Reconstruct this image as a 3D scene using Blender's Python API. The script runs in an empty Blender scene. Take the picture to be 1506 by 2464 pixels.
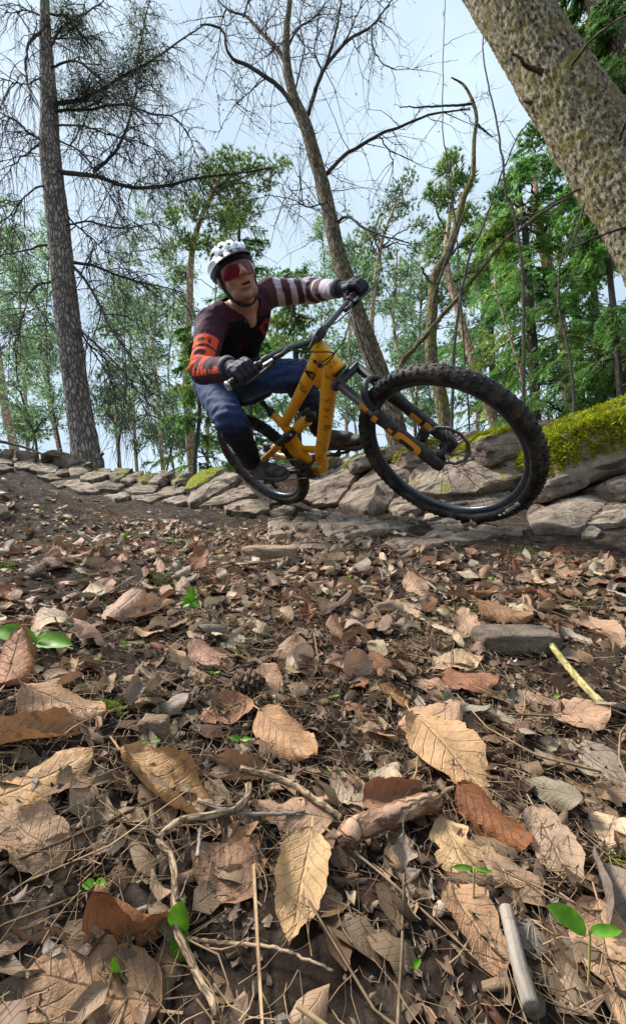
import bpy, math, random
import numpy as np
from mathutils import Matrix, Vector

# ---------------------------------------------------------------- camera, sky, sun, exposure
F_PX, CX, CY, IW, IH = 1000.0, 753.0, 1232.0, 1506.0, 2464.0      # focal length and frame in working pixels
PITCH, ROLL = math.radians(11.1), math.radians(11.3)
CAM = np.array([0.0, 0.0, 0.30])
FWD = np.array([0, math.cos(PITCH), math.sin(PITCH)])
UP0 = np.array([0, -math.sin(PITCH), math.cos(PITCH)])
RT0 = np.array([1.0, 0, 0])
CU = math.cos(ROLL) * UP0 + math.sin(ROLL) * RT0
CR = math.cos(ROLL) * RT0 - math.sin(ROLL) * UP0
scene = bpy.context.scene
COL = scene.collection
cd = bpy.data.cameras.new('camera')
cd.sensor_fit = 'VERTICAL'; cd.sensor_height = 36.0
cd.lens = 36.0 * F_PX / IH
cd.clip_start = 0.01; cd.clip_end = 2000.0
cam = bpy.data.objects.new('camera', cd); COL.objects.link(cam)
cam.matrix_world = Matrix([[CR[0], CU[0], -FWD[0], CAM[0]], [CR[1], CU[1], -FWD[1], CAM[1]],
                           [CR[2], CU[2], -FWD[2], CAM[2]], [0, 0, 0, 1]])
scene.camera = cam

SUN_EL, SUN_AZ = math.radians(64), math.radians(-72)      # azimuth from +Y (view direction), negative = left
w = bpy.data.worlds.new('World'); scene.world = w; w.use_nodes = True
nt = w.node_tree; nt.nodes.clear()
def nn(tree, t, **kw):
    n = tree.nodes.new(t)
    for k, v in kw.items(): setattr(n, k, v)
    return n
sky = nn(nt, 'ShaderNodeTexSky', sky_type='NISHITA', sun_disc=False)
sky.sun_elevation = SUN_EL; sky.sun_rotation = SUN_AZ
sky.air_density = 1.0; sky.dust_density = 1.0; sky.ozone_density = 1.5
tc = nn(nt, 'ShaderNodeTexCoord'); noi = nn(nt, 'ShaderNodeTexNoise')
noi.inputs['Scale'].default_value = 2.2; noi.inputs['Detail'].default_value = 4; noi.inputs['Roughness'].default_value = .55
rmp = nn(nt, 'ShaderNodeMapRange'); rmp.inputs[1].default_value = .30; rmp.inputs[2].default_value = .72
rmp.inputs[3].default_value = .55; rmp.inputs[4].default_value = .95
mix = nn(nt, 'ShaderNodeMix', data_type='RGBA')
mix.inputs[7].default_value = (5.6, 6.9, 7.9, 1)           # thin high cloud
bg = nn(nt, 'ShaderNodeBackground'); bg.inputs['Strength'].default_value = .096
wo = nn(nt, 'ShaderNodeOutputWorld')
nt.links.new(tc.outputs['Generated'], noi.inputs['Vector']); nt.links.new(noi.outputs['Fac'], rmp.inputs[0])
nt.links.new(rmp.outputs[0], mix.inputs[0]); nt.links.new(sky.outputs[0], mix.inputs[6])
nt.links.new(mix.outputs[2], bg.inputs['Color']); nt.links.new(bg.outputs[0], wo.inputs[0])

sd = bpy.data.lights.new('sun', 'SUN'); sd.energy = 5.0; sd.angle = math.radians(16); sd.color = (1, .95, .88)
sun = bpy.data.objects.new('sun', sd); COL.objects.link(sun)
sdir = Vector((math.sin(SUN_AZ) * math.cos(SUN_EL), math.cos(SUN_AZ) * math.cos(SUN_EL), math.sin(SUN_EL)))
sun.rotation_euler = sdir.to_track_quat('Z', 'Y').to_euler()
vs = scene.view_settings
vs.view_transform = 'Standard'; vs.look = 'None'; vs.gamma = 1; vs.use_curve_mapping = False; vs.exposure = 0.65
scene.render.film_transparent = False
cy = scene.cycles
cy.max_bounces = 6; cy.diffuse_bounces = 3; cy.transparent_max_bounces = 6

# ---------------------------------------------------------------- geometry helpers
def P(x, y, d):
    """world point seen at working pixel x, y at d metres along the view axis"""
    return CAM + d * ((x - CX) / F_PX * CR + (CY - y) / F_PX * CU + FWD)
def W(x, y, Y):
    """world point on the sight line through x, y where world Y equals Y"""
    r = (x - CX) / F_PX * CR + (CY - y) / F_PX * CU + FWD
    return CAM + r * ((Y - CAM[1]) / r[1])
def proj(p):
    q = np.asarray(p) - CAM
    z = q @ FWD
    return CX + F_PX * (q @ CR) / z, CY - F_PX * (q @ CU) / z, z
def nrm(v):
    v = np.asarray(v, float); return v / (np.linalg.norm(v) + 1e-12)
def hash3(ix, iy, iz, s=0):
    h = (ix.astype(np.int64) * 374761393 + iy.astype(np.int64) * 668265263 + iz.astype(np.int64) * 2147483647 + s * 974711) & 0xffffffff
    h = ((h ^ (h >> 13)) * 1274126177) & 0xffffffff
    h = ((h ^ (h >> 15)) * 2246822519) & 0xffffffff
    return ((h ^ (h >> 16)) & 0xffffff) / float(0xffffff)
def vnoise(p, s=0):
    p = np.asarray(p, float); i = np.floor(p); f = p - i; f = f * f * (3 - 2 * f)
    i = i.astype(np.int64); r = 0
    for a in (0, 1):
        for b in (0, 1):
            for c in (0, 1):
                wgt = (f[:, 0] if a else 1 - f[:, 0]) * (f[:, 1] if b else 1 - f[:, 1]) * (f[:, 2] if c else 1 - f[:, 2])
                r = r + wgt * hash3(i[:, 0] + a, i[:, 1] + b, i[:, 2] + c, s)
    return r
def fbm(p, octaves=4, s=0, gain=.5):
    p = np.asarray(p, float); a, r, t = 1.0, 0, 0
    for o in range(octaves):
        r = r + a * (vnoise(p, s + o) - .5); t += a; a *= gain; p = p * 2.03 + 7.1
    return r / t * 2
def worley(p, s=0):
    """nearest and second nearest feature distance"""
    p = np.asarray(p, float); i = np.floor(p).astype(np.int64); d1 = np.full(len(p), 9.0); d2 = d1.copy()
    for a in (-1, 0, 1):
        for b in (-1, 0, 1):
            for c in (-1, 0, 1):
                j = i + np.array([a, b, c])
                q = j + np.stack([hash3(j[:, 0], j[:, 1], j[:, 2], s + k) for k in (11, 23, 37)], 1)
                d = np.sqrt(((q - p) ** 2).sum(1))
                d2 = np.minimum(d2, np.maximum(d1, d)); d1 = np.minimum(d1, d)
    return d1, d2
def catmull(pts, n):
    pts = np.asarray(pts, float)
    if len(pts) == 2:
        t = np.linspace(0, 1, n)[:, None]; return pts[0] * (1 - t) + pts[1] * t
    q = np.vstack([2 * pts[0] - pts[1], pts, 2 * pts[-1] - pts[-2]]); m = len(pts) - 1
    t = np.linspace(0, m, n); k = np.minimum(t.astype(int), m - 1); u = (t - k)[:, None]
    p0, p1, p2, p3 = q[k], q[k + 1], q[k + 2], q[k + 3]
    return .5 * (2 * p1 + (p2 - p0) * u + (2 * p0 - 5 * p1 + 4 * p2 - p3) * u ** 2 + (3 * p1 - p0 - 3 * p2 + p3) * u ** 3)
class MB:
    """collects vertices and faces (with material slot, per-vertex tint) for one mesh object"""
    def __init__(s): s.V, s.Q, s.T, s.C, s.B, s.U, s.n, s.qm, s.tm = [], [], [], [], [], [], 0, [], []
    def add(s, V, Q=None, T=None, tint=None, bark=None, uv=None, m=0):
        V = np.asarray(V, float)
        if Q is not None and len(Q): s.Q.append(np.asarray(Q, int) + s.n); s.qm.append(np.full(len(Q), m))
        if T is not None and len(T): s.T.append(np.asarray(T, int) + s.n); s.tm.append(np.full(len(T), m))
        s.V.append(V); k = len(V); s.n += k
        tint = (.5, .5, .5) if tint is None else tint
        s.C.append(np.broadcast_to(np.asarray(tint, float), (k, 3)))
        s.B.append(np.zeros((k, 3)) if bark is None else bark)
        s.U.append(np.zeros((k, 2)) if uv is None else uv)
        return s
    def mesh(s, name, smooth=True, tint=False, bark=False, uv=False, off=(0, 0, 0)):
        V = np.concatenate(s.V) - np.asarray(off, float)
        Q = np.concatenate(s.Q) if s.Q else np.zeros((0, 4), int)
        T = np.concatenate(s.T) if s.T else np.zeros((0, 3), int)
        me = bpy.data.meshes.new(name); nq, ntr = len(Q), len(T)
        me.vertices.add(len(V)); me.vertices.foreach_set('co', V.astype(np.float32).ravel())
        me.loops.add(nq * 4 + ntr * 3); me.loops.foreach_set('vertex_index', np.concatenate([Q.ravel(), T.ravel()]).astype(np.int32))
        me.polygons.add(nq + ntr)
        me.polygons.foreach_set('loop_start', np.concatenate([np.arange(nq) * 4, nq * 4 + np.arange(ntr) * 3]).astype(np.int32))
        mi = np.concatenate(s.qm + s.tm) if (s.qm or s.tm) else np.zeros(0)
        me.polygons.foreach_set('material_index', mi.astype(np.int32))
        me.polygons.foreach_set('use_smooth', np.full(nq + ntr, smooth))
        if tint:
            a = me.attributes.new('tint', 'FLOAT_COLOR', 'POINT')
            a.data.foreach_set('color', np.hstack([np.concatenate(s.C), np.ones((len(V), 1))]).astype(np.float32).ravel())
        if bark:
            a = me.attributes.new('bark', 'FLOAT_VECTOR', 'POINT'); a.data.foreach_set('vector', np.concatenate(s.B).astype(np.float32).ravel())
        if uv:
            a = me.attributes.new('leafuv', 'FLOAT_VECTOR', 'POINT'); U = np.concatenate(s.U)
            a.data.foreach_set('vector', np.hstack([U, np.zeros((len(U), 1))]).astype(np.float32).ravel())
        me.update(calc_edges=True); me.validate()
        return me
ORIG = {}
def link(name, data, parent=None, mats=()):
    o = bpy.data.objects.new(name, data); COL.objects.link(o)
    if parent is not None: o.parent = parent
    if data is not None and not len(data.materials):
        for m in (mats if isinstance(mats, (list, tuple)) else [mats]): data.materials.append(m)
    return o
def thing(name, label, cat, loc=(0, 0, 0), group=None, kind=None):
    o = link(name, None); o.location = tuple(float(v) for v in loc); o.empty_display_size = .1
    tag(o, label, cat, group, kind); ORIG[o.name] = np.asarray(loc, float); return o
def tag(o, label=None, cat=None, group=None, kind=None):
    for k, v in (('label', label), ('category', cat), ('group', group), ('kind', kind)):
        if v: o[k] = v
    return o
def put(name, mb, mats, parent=None, **kw):
    """world-space builder -> object; under a parent it is stored relative to the parent's origin"""
    off = ORIG.get(parent.name, np.zeros(3)) if parent is not None else np.zeros(3)
    o = link(name, mb.mesh(name, off=off, **kw), parent, mats)
    if parent is not None: ORIG[o.name] = off
    return o
def put_at(name, mb, mats, base, **kw):
    """single-mesh thing whose origin sits at base"""
    o = link(name, mb.mesh(name, off=base, **kw), None, mats); o.location = tuple(float(v) for v in base); ORIG[o.name] = np.asarray(base, float)
    return o
def tube_vf(pts, rad, ns=8, cap=True, flat=None):
    pts = np.asarray(pts, float); n = len(pts); rad = np.broadcast_to(np.asarray(rad, float), (n,))
    t = np.gradient(pts, axis=0); t /= np.linalg.norm(t, axis=1)[:, None] + 1e-12
    a = np.array([0, 0, 1.]) if abs(t[0][2]) < .9 else np.array([1., 0, 0])
    u = nrm(np.cross(t[0], a)); U = np.zeros((n, 3))
    for i in range(n):
        u = u - t[i] * (u @ t[i]); u = nrm(u); U[i] = u
    Vv = np.cross(t, U); th = np.linspace(0, 2 * np.pi, ns, endpoint=False)
    c, s_ = np.cos(th), np.sin(th)
    ring = U[:, None, :] * c[None, :, None] + Vv[:, None, :] * (s_ * (flat or 1))[None, :, None]
    V = pts[:, None, :] + ring * rad[:, None, None]
    i = np.arange(n - 1)[:, None] * ns; j = np.arange(ns)[None, :]; k = (j + 1) % ns
    Q = np.stack([i + j, i + k, i + ns + k, i + ns + j], -1).reshape(-1, 4)
    L = np.r_[0, np.cumsum(np.linalg.norm(np.diff(pts, axis=0), axis=1))]
    B = np.stack([np.broadcast_to(c[None, :], (n, ns)) * rad[:, None], np.broadcast_to(s_[None, :], (n, ns)) * rad[:, None],
                  np.broadcast_to(L[:, None], (n, ns))], -1).reshape(-1, 3)
    V = V.reshape(-1, 3); T = None
    if cap:
        V = np.vstack([V, pts[0], pts[-1]]); m = n * ns; jj = np.arange(ns); kk = (jj + 1) % ns
        T = np.vstack([np.stack([kk, jj, np.full(ns, m)], 1), np.stack([(n - 1) * ns + jj, (n - 1) * ns + kk, np.full(ns, m + 1)], 1)])
        B = np.vstack([B, [0, 0, 0], [0, 0, L[-1]]])
    return V, Q, T, B
def add_tube(mb, pts, rad, ns=8, cap=True, tint=None, flat=None, m=0):
    V, Q, T, B = tube_vf(pts, rad, ns, cap, flat); mb.add(V, Q, T, tint=tint, bark=B, m=m); return mb
def add_box(mb, c, ax, sz, m=0, tint=None, bev=0.0):
    """box with centre c, axes ax (rows), half sizes sz, chamfered by bev"""
    c = np.asarray(c, float); ax = np.asarray(ax, float); sz = np.asarray(sz, float)
    b = min(bev, sz.min() * .6)
    V = []; 
    for sx in (-1, 1):
        for sy in (-1, 1):
            for szz in (-1, 1):
                for k in range(3):
                    l = np.array([sx, sy, szz]) * sz; l = l - np.array([sx, sy, szz]) * b; l[k] += np.array([sx, sy, szz])[k] * b
                    V.append(c + l @ ax)
    idx = lambda sx, sy, szz, k: ((sx * 4 + sy * 2 + szz) * 3 + k)
    Q, T = [], []
    for k in range(3):
        o1, o2 = [q for q in range(3) if q != k]
        for sg in (0, 1):
            f = []
            for a, b2 in ((0, 0), (1, 0), (1, 1), (0, 1)):
                s3 = [0, 0, 0]; s3[k] = sg; s3[o1] = a; s3[o2] = b2; f.append(idx(*s3, k))
            flip = (sg == 0) ^ (k == 1)
            Q.append(f[::-1] if flip else f)
    for k in range(3):                      # edge chamfers
        o1, o2 = [q for q in range(3) if q != k]
        for a in (0, 1):
            for b2 in (0, 1):
                f = []
                for e, kk in ((0, o1), (1, o1), (1, o2), (0, o2)):
                    s3 = [0, 0, 0]; s3[k] = e; s3[o1] = a; s3[o2] = b2; f.append(idx(*s3, kk))
                Q.append(f)
    for sx in (0, 1):
        for sy in (0, 1):
            for szz in (0, 1): T.append([idx(sx, sy, szz, 0), idx(sx, sy, szz, 1), idx(sx, sy, szz, 2)])
    mb.add(V, Q, T, m=m, tint=tint); return mb
def add_prism(mb, poly, c, ux, uy, uz, h, m=0):
    """extrude the 2-D polygon poly (in ux, uy) from -h to +h along uz"""
    poly = np.asarray(poly, float); n = len(poly)
    base = np.asarray(c) + poly[:, :1] * np.asarray(ux) + poly[:, 1:] * np.asarray(uy)
    V = np.vstack([base - h * np.asarray(uz), base + h * np.asarray(uz), [base.mean(0) - h * np.asarray(uz)], [base.mean(0) + h * np.asarray(uz)]])
    j = np.arange(n); k = (j + 1) % n
    mb.add(V, np.stack([j, k, n + k, n + j], 1), np.vstack([np.stack([k, j, np.full(n, 2 * n)], 1), np.stack([n + j, n + k, np.full(n, 2 * n + 1)], 1)]), m=m)
    return mb
def add_lathe(mb, c, axis, prof, ns=24, m=0, a0=None):
    """prof: list of (distance along axis, radius)"""
    axis = nrm(axis); a = np.array([0, 0, 1.]) if abs(axis[2]) < .9 else np.array([1., 0, 0])
    u = nrm(np.cross(axis, a)); v = np.cross(axis, u); th = np.linspace(0, 2 * np.pi, ns, endpoint=False)
    ring = np.cos(th)[:, None] * u + np.sin(th)[:, None] * v
    V = np.concatenate([np.asarray(c) + axis * s + ring * r for s, r in prof]); n = len(prof)
    i = np.arange(n - 1)[:, None] * ns; j = np.arange(ns)[None, :]; k = (j + 1) % ns
    mb.add(V, np.stack([i + j, i + k, i + ns + k, i + ns + j], -1).reshape(-1, 4), m=m); return mb

# ---------------------------------------------------------------- materials
MATS = {}
def mat(name, cols, scale=8.0, detail=6, rough=.8, spec=.3, bump=.0, bscale=None, coord='Object', stretch=(1, 1, 1), attr=None,
        metal=0.0, tint_mix=0.0, wear=None, transl=0.0, bdist=.01, rnd=0.0, span=.4):
    """procedural principled material: noise -> colour ramp, bump, optional per-vertex tint"""
    if name in MATS: return MATS[name]
    m = bpy.data.materials.new(name); m.use_nodes = True; t = m.node_tree; t.nodes.clear(); L = t.links.new
    out = nn(t, 'ShaderNodeOutputMaterial'); b = nn(t, 'ShaderNodeBsdfPrincipled')
    b.inputs['Roughness'].default_value = rough; b.inputs['Specular IOR Level'].default_value = spec; b.inputs['Metallic'].default_value = metal
    if coord == 'bark':
        co = nn(t, 'ShaderNodeAttribute', attribute_name='bark'); vec = co.outputs['Vector']
    else:
        co = nn(t, 'ShaderNodeTexCoord'); vec = co.outputs['Object']
    mp = nn(t, 'ShaderNodeMapping'); mp.inputs['Scale'].default_value = stretch; L(vec, mp.inputs['Vector'])
    n1 = nn(t, 'ShaderNodeTexNoise'); n1.inputs['Scale'].default_value = scale; n1.inputs['Detail'].default_value = detail
    n1.inputs['Roughness'].default_value = .62; L(mp.outputs[0], n1.inputs['Vector'])
    cr = nn(t, 'ShaderNodeValToRGB'); e = cr.color_ramp.elements
    k = len(cols)
    for i, c in enumerate(cols):
        pos = .5 - span / 2 + span * i / max(1, k - 1)
        if i < 2: el = e[i]; el.position = pos
        else: el = e.new(pos)
        el.color = (*c, 1)
    if k == 1: e[1].color = (*cols[0], 1)
    L(n1.outputs['Fac'], cr.inputs['Fac']); colr = cr.outputs['Color']
    if tint_mix or attr == 'tint':
        at = nn(t, 'ShaderNodeAttribute', attribute_name='tint')
        mx = nn(t, 'ShaderNodeMix', data_type='RGBA', blend_type='MULTIPLY' if attr != 'tint' else 'MIX'); mx.inputs[0].default_value = tint_mix or 1.0
        L(colr, mx.inputs[6]); L(at.outputs['Color'], mx.inputs[7]); colr = mx.outputs[2]
    if rnd:
        oi = nn(t, 'ShaderNodeObjectInfo'); hs = nn(t, 'ShaderNodeHueSaturation'); mr = nn(t, 'ShaderNodeMapRange')
        mr.inputs[3].default_value = 1 - rnd; mr.inputs[4].default_value = 1 + rnd
        L(oi.outputs['Random'], mr.inputs[0]); L(mr.outputs[0], hs.inputs['Value']); L(colr, hs.inputs['Color']); colr = hs.outputs[0]
    if wear:                                                     # dirt splashes: (colour, scale, amount)
        n3 = nn(t, 'ShaderNodeTexNoise'); n3.inputs['Scale'].default_value = wear[1]; n3.inputs['Detail'].default_value = 8; n3.inputs['Roughness'].default_value = .7
        L(co.outputs['Object'] if coord != 'bark' else vec, n3.inputs['Vector'])
        mr2 = nn(t, 'ShaderNodeMapRange'); mr2.inputs[1].default_value = .62 - wear[2] * .3; mr2.inputs[2].default_value = .72 - wear[2] * .25
        mx2 = nn(t, 'ShaderNodeMix', data_type='RGBA'); L(n3.outputs['Fac'], mr2.inputs[0]); L(mr2.outputs[0], mx2.inputs[0])
        L(colr, mx2.inputs[6]); mx2.inputs[7].default_value = (*wear[0], 1); colr = mx2.outputs[2]
    L(colr, b.inputs['Base Color'])
    if bump:
        n2 = nn(t, 'ShaderNodeTexNoise'); n2.inputs['Scale'].default_value = bscale or scale * 3; n2.inputs['Detail'].default_value = 8
        n2.inputs['Roughness'].default_value = .65; L(mp.outputs[0], n2.inputs['Vector'])
        bp = nn(t, 'ShaderNodeBump'); bp.inputs['Strength'].default_value = bump; bp.inputs['Distance'].default_value = bdist
        L(n2.outputs['Fac'], bp.inputs['Height']); L(bp.outputs[0], b.inputs['Normal'])
    sh = b.outputs[0]
    if transl:
        tr = nn(t, 'ShaderNodeBsdfTranslucent'); L(colr, tr.inputs['Color']); ms = nn(t, 'ShaderNodeMixShader'); ms.inputs[0].default_value = transl
        L(sh, ms.inputs[1]); L(tr.outputs[0], ms.inputs[2]); sh = ms.outputs[0]
    L(sh, out.inputs['Surface']); MATS[name] = m; return m
def bark_mat(name, dark, mid, light, moss=None, plates=22, stretch=.28, bump=.9, moss_amt=.5, bdist=.012):
    """plated bark: voronoi cracks in the straightened trunk coordinates"""
    if name in MATS: return MATS[name]
    m = bpy.data.materials.new(name); m.use_nodes = True; t = m.node_tree; t.nodes.clear(); L = t.links.new
    out = nn(t, 'ShaderNodeOutputMaterial'); b = nn(t, 'ShaderNodeBsdfPrincipled'); b.inputs['Roughness'].default_value = .92; b.inputs['Specular IOR Level'].default_value = .15
    at = nn(t, 'ShaderNodeAttribute', attribute_name='bark')
    mp = nn(t, 'ShaderNodeMapping'); mp.inputs['Scale'].default_value = (1, 1, stretch); L(at.outputs['Vector'], mp.inputs['Vector'])
    nd = nn(t, 'ShaderNodeTexNoise'); nd.inputs['Scale'].default_value = plates * .8; nd.inputs['Detail'].default_value = 4; L(mp.outputs[0], nd.inputs['Vector'])
    ad = nn(t, 'ShaderNodeMix', data_type='VECTOR'); ad.inputs[0].default_value = .06; L(mp.outputs[0], ad.inputs[4]); L(nd.outputs['Color'], ad.inputs[5])
    vo = nn(t, 'ShaderNodeTexVoronoi', feature='DISTANCE_TO_EDGE'); vo.inputs['Scale'].default_value = plates; L(ad.outputs[1], vo.inputs['Vector'])
    mr = nn(t, 'ShaderNodeMapRange'); mr.inputs[1].default_value = 0; mr.inputs[2].default_value = .22; L(vo.outputs['Distance'], mr.inputs[0])
    n1 = nn(t, 'ShaderNodeTexNoise'); n1.inputs['Scale'].default_value = plates * 1.7; n1.inputs['Detail'].default_value = 8; n1.inputs['Roughness'].default_value = .7; L(mp.outputs[0], n1.inputs['Vector'])
    cr = nn(t, 'ShaderNodeValToRGB'); e = cr.color_ramp.elements; e[0].position = .33; e[0].color = (*mid, 1); e[1].position = .66; e[1].color = (*light, 1); L(n1.outputs['Fac'], cr.inputs['Fac'])
    mx = nn(t, 'ShaderNodeMix', data_type='RGBA'); L(mr.outputs[0], mx.inputs[0]); mx.inputs[6].default_value = (*dark, 1); L(cr.outputs[0], mx.inputs[7]); colr = mx.outputs[2]
    if moss:
        n3 = nn(t, 'ShaderNodeTexNoise'); n3.inputs['Scale'].default_value = 6.0; n3.inputs['Detail'].default_value = 8; n3.inputs['Roughness'].default_value = .7; L(at.outputs['Vector'], n3.inputs['Vector'])
        m3 = nn(t, 'ShaderNodeMapRange'); m3.inputs[1].default_value = .72 - .4 * moss_amt; m3.inputs[2].default_value = .86 - .4 * moss_amt; L(n3.outputs['Fac'], m3.inputs[0])
        mz = nn(t, 'ShaderNodeMix', data_type='RGBA'); L(m3.outputs[0], mz.inputs[0]); L(colr, mz.inputs[6]); mz.inputs[7].default_value = (*moss, 1); colr = mz.outputs[2]
    L(colr, b.inputs['Base Color'])
    ma = nn(t, 'ShaderNodeMath', operation='MULTIPLY_ADD'); L(n1.outputs['Fac'], ma.inputs[0]); ma.inputs[1].default_value = .6; L(mr.outputs[0], ma.inputs[2])
    bp = nn(t, 'ShaderNodeBump'); bp.inputs['Strength'].default_value = bump; bp.inputs['Distance'].default_value = bdist
    L(ma.outputs[0], bp.inputs['Height']); L(bp.outputs[0], b.inputs['Normal']); L(b.outputs[0], out.inputs['Surface']); MATS[name] = m; return m
def leaf_mat(name, use_tint):
    if name in MATS: return MATS[name]
    m = bpy.data.materials.new(name); m.use_nodes = True; t = m.node_tree; t.nodes.clear(); L = t.links.new
    out = nn(t, 'ShaderNodeOutputMaterial'); b = nn(t, 'ShaderNodeBsdfPrincipled'); b.inputs['Roughness'].default_value = .55; b.inputs['Specular IOR Level'].default_value = .35
    uv = nn(t, 'ShaderNodeAttribute', attribute_name='leafuv'); sx = nn(t, 'ShaderNodeSeparateXYZ'); L(uv.outputs['Vector'], sx.inputs[0])
    if use_tint:
        oi = nn(t, 'ShaderNodeAttribute', attribute_name='tint'); base = oi.outputs['Color']
    else:
        oi = nn(t, 'ShaderNodeObjectInfo'); base = oi.outputs['Color']
    tcn = nn(t, 'ShaderNodeTexCoord')
    n1 = nn(t, 'ShaderNodeTexNoise'); n1.inputs['Scale'].default_value = 2.2 if not use_tint else 40; n1.inputs['Detail'].default_value = 7; n1.inputs['Roughness'].default_value = .7
    L(tcn.outputs['Object'], n1.inputs['Vector'])
    mr = nn(t, 'ShaderNodeMapRange'); mr.inputs[1].default_value = .3; mr.inputs[2].default_value = .7; mr.inputs[3].default_value = .55; mr.inputs[4].default_value = 1.3; L(n1.outputs['Fac'], mr.inputs[0])
    # veins: |v|, lateral stripes
    ab = nn(t, 'ShaderNodeMath', operation='ABSOLUTE'); L(sx.outputs[1], ab.inputs[0])
    lat = nn(t, 'ShaderNodeMath', operation='MULTIPLY_ADD'); L(ab.outputs[0], lat.inputs[0]); lat.inputs[1].default_value = -2.2; 
    l2 = nn(t, 'ShaderNodeMath', operation='MULTIPLY'); L(sx.outputs[0], l2.inputs[0]); l2.inputs[1].default_value = 8.5; L(l2.outputs[0], lat.inputs[2])
    fr = nn(t, 'ShaderNodeMath', operation='PINGPONG'); L(lat.outputs[0], fr.inputs[0]); fr.inputs[1].default_value = .5
    v1 = nn(t, 'ShaderNodeMapRange'); v1.inputs[1].default_value = 0; v1.inputs[2].default_value = .09; L(fr.outputs[0], v1.inputs[0])
    v2 = nn(t, 'ShaderNodeMapRange'); v2.inputs[1].default_value = .02; v2.inputs[2].default_value = .07; L(ab.outputs[0], v2.inputs[0])
    mn = nn(t, 'ShaderNodeMath', operation='MINIMUM'); L(v1.outputs[0], mn.inputs[0]); L(v2.outputs[0], mn.inputs[1])
    vm = nn(t, 'ShaderNodeMapRange'); vm.inputs[3].default_value = 1.12; vm.inputs[4].default_value = 1.0; L(mn.outputs[0], vm.inputs[0])
    mu = nn(t, 'ShaderNodeMath', operation='MULTIPLY'); L(mr.outputs[0], mu.inputs[0]); L(vm.outputs[0], mu.inputs[1])
    sc = nn(t, 'ShaderNodeVectorMath', operation='SCALE'); L(base, sc.inputs[0]); L(mu.outputs[0], sc.inputs['Scale'])
    n4 = nn(t, 'ShaderNodeTexNoise'); n4.inputs['Scale'].default_value = 9 if not use_tint else 160; n4.inputs['Detail'].default_value = 3; L(tcn.outputs['Object'], n4.inputs['Vector'])
    sp = nn(t, 'ShaderNodeMapRange'); sp.inputs[1].default_value = .60; sp.inputs[2].default_value = .72; sp.inputs[4].default_value = .65; L(n4.outputs['Fac'], sp.inputs[0])
    ms0 = nn(t, 'ShaderNodeMix', data_type='RGBA'); L(sp.outputs[0], ms0.inputs[0]); L(sc.outputs[0], ms0.inputs[6]); ms0.inputs[7].default_value = (.09, .05, .03, 1)
    colr = ms0.outputs[2]; L(colr, b.inputs['Base Color'])
    bp = nn(t, 'ShaderNodeBump'); bp.inputs['Strength'].default_value = .5; bp.inputs['Distance'].default_value = .002 if use_tint else .03
    hb = nn(t, 'ShaderNodeMath', operation='MULTIPLY_ADD'); L(n1.outputs['Fac'], hb.inputs[0]); hb.inputs[1].default_value = .4; L(mn.outputs[0], hb.inputs[2]); L(hb.outputs[0], bp.inputs['Height']); L(bp.outputs[0], b.inputs['Normal'])
    tr = nn(t, 'ShaderNodeBsdfTranslucent'); L(colr, tr.inputs['Color']); ms = nn(t, 'ShaderNodeMixShader'); ms.inputs[0].default_value = .18
    L(b.outputs[0], ms.inputs[1]); L(tr.outputs[0], ms.inputs[2]); L(ms.outputs[0], out.inputs['Surface']); MATS[name] = m; return m
# ================================================================ THE GROUND
def zline(y): return 267.0 / max(y - 1120.0, 60)
ctrl = []
for y, row in ((2464, (.90, .97, 1, 1.0, 1.0)), (2100, (.86, .95, 1, 1.02, 1.02)), (1800, (.82, .93, 1, 1.03, 1.04)),
               (1600, (.78, .92, 1, 1.03, 1.05)), (1450, (.82, .94, 1, 1.02, 1.05)), (1350, (.90, .98, 1, 1.02, 1.05)), (1290, (.95, 1, 1, 1.0, 1.0))):
    for x, k in zip((-60, 376, 753, 1130, 1566), row): ctrl.append((x, y, zline(y) * k))
ctrl += [(150, 1240, 1.75), (20, 1215, 1.70), (-120, 1170, 1.65), (300, 1235, 2.15), (500, 1235, 2.4)]
ctrl += [(1140, 1262, 1.88), (1250, 1275, 1.72), (1400, 1262, 1.72), (1540, 1245, 1.72), (695, 1222, 2.78), (900, 1245, 2.2)]
# foot of the stone bank, its face and its crest
ctrl += [(60, 1180, 3.5), (220, 1190, 3.35), (400, 1205, 3.2), (560, 1212, 3.05), (760, 1205, 2.85), (900, 1212, 2.6), (1050, 1225, 2.35), (1260, 1215, 2.2), (1420, 1190, 2.1), (1560, 1170, 2.05)]
ctrl += [(-150, 1085, 4.3), (20, 1098, 4.4), (130, 1112, 4.3), (240, 1128, 4.2), (350, 1158, 4.0), (440, 1172, 3.85), (540, 1148, 3.6), (650, 1130, 3.4), (850, 1112, 3.1), (1000, 1092, 2.9), (1150, 1062, 2.75), (1330, 1040, 2.6), (1510, 1012, 2.5), (1700, 990, 2.4)]
cp = np.array([P(*c) for c in ctrl])
# behind the crest the wood goes on, a little lower than the line of sight
ext = []
for (x, y, d), dd, dz in [(c, 1.3, -.02) for c in ctrl[-14:]] + [(c, 3.2, .05) for c in ctrl[-14::2]]:
    p = P(x, y, d); r = nrm([p[0], p[1], 0]); ext.append(p + r * dd + [0, 0, dz])
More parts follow.
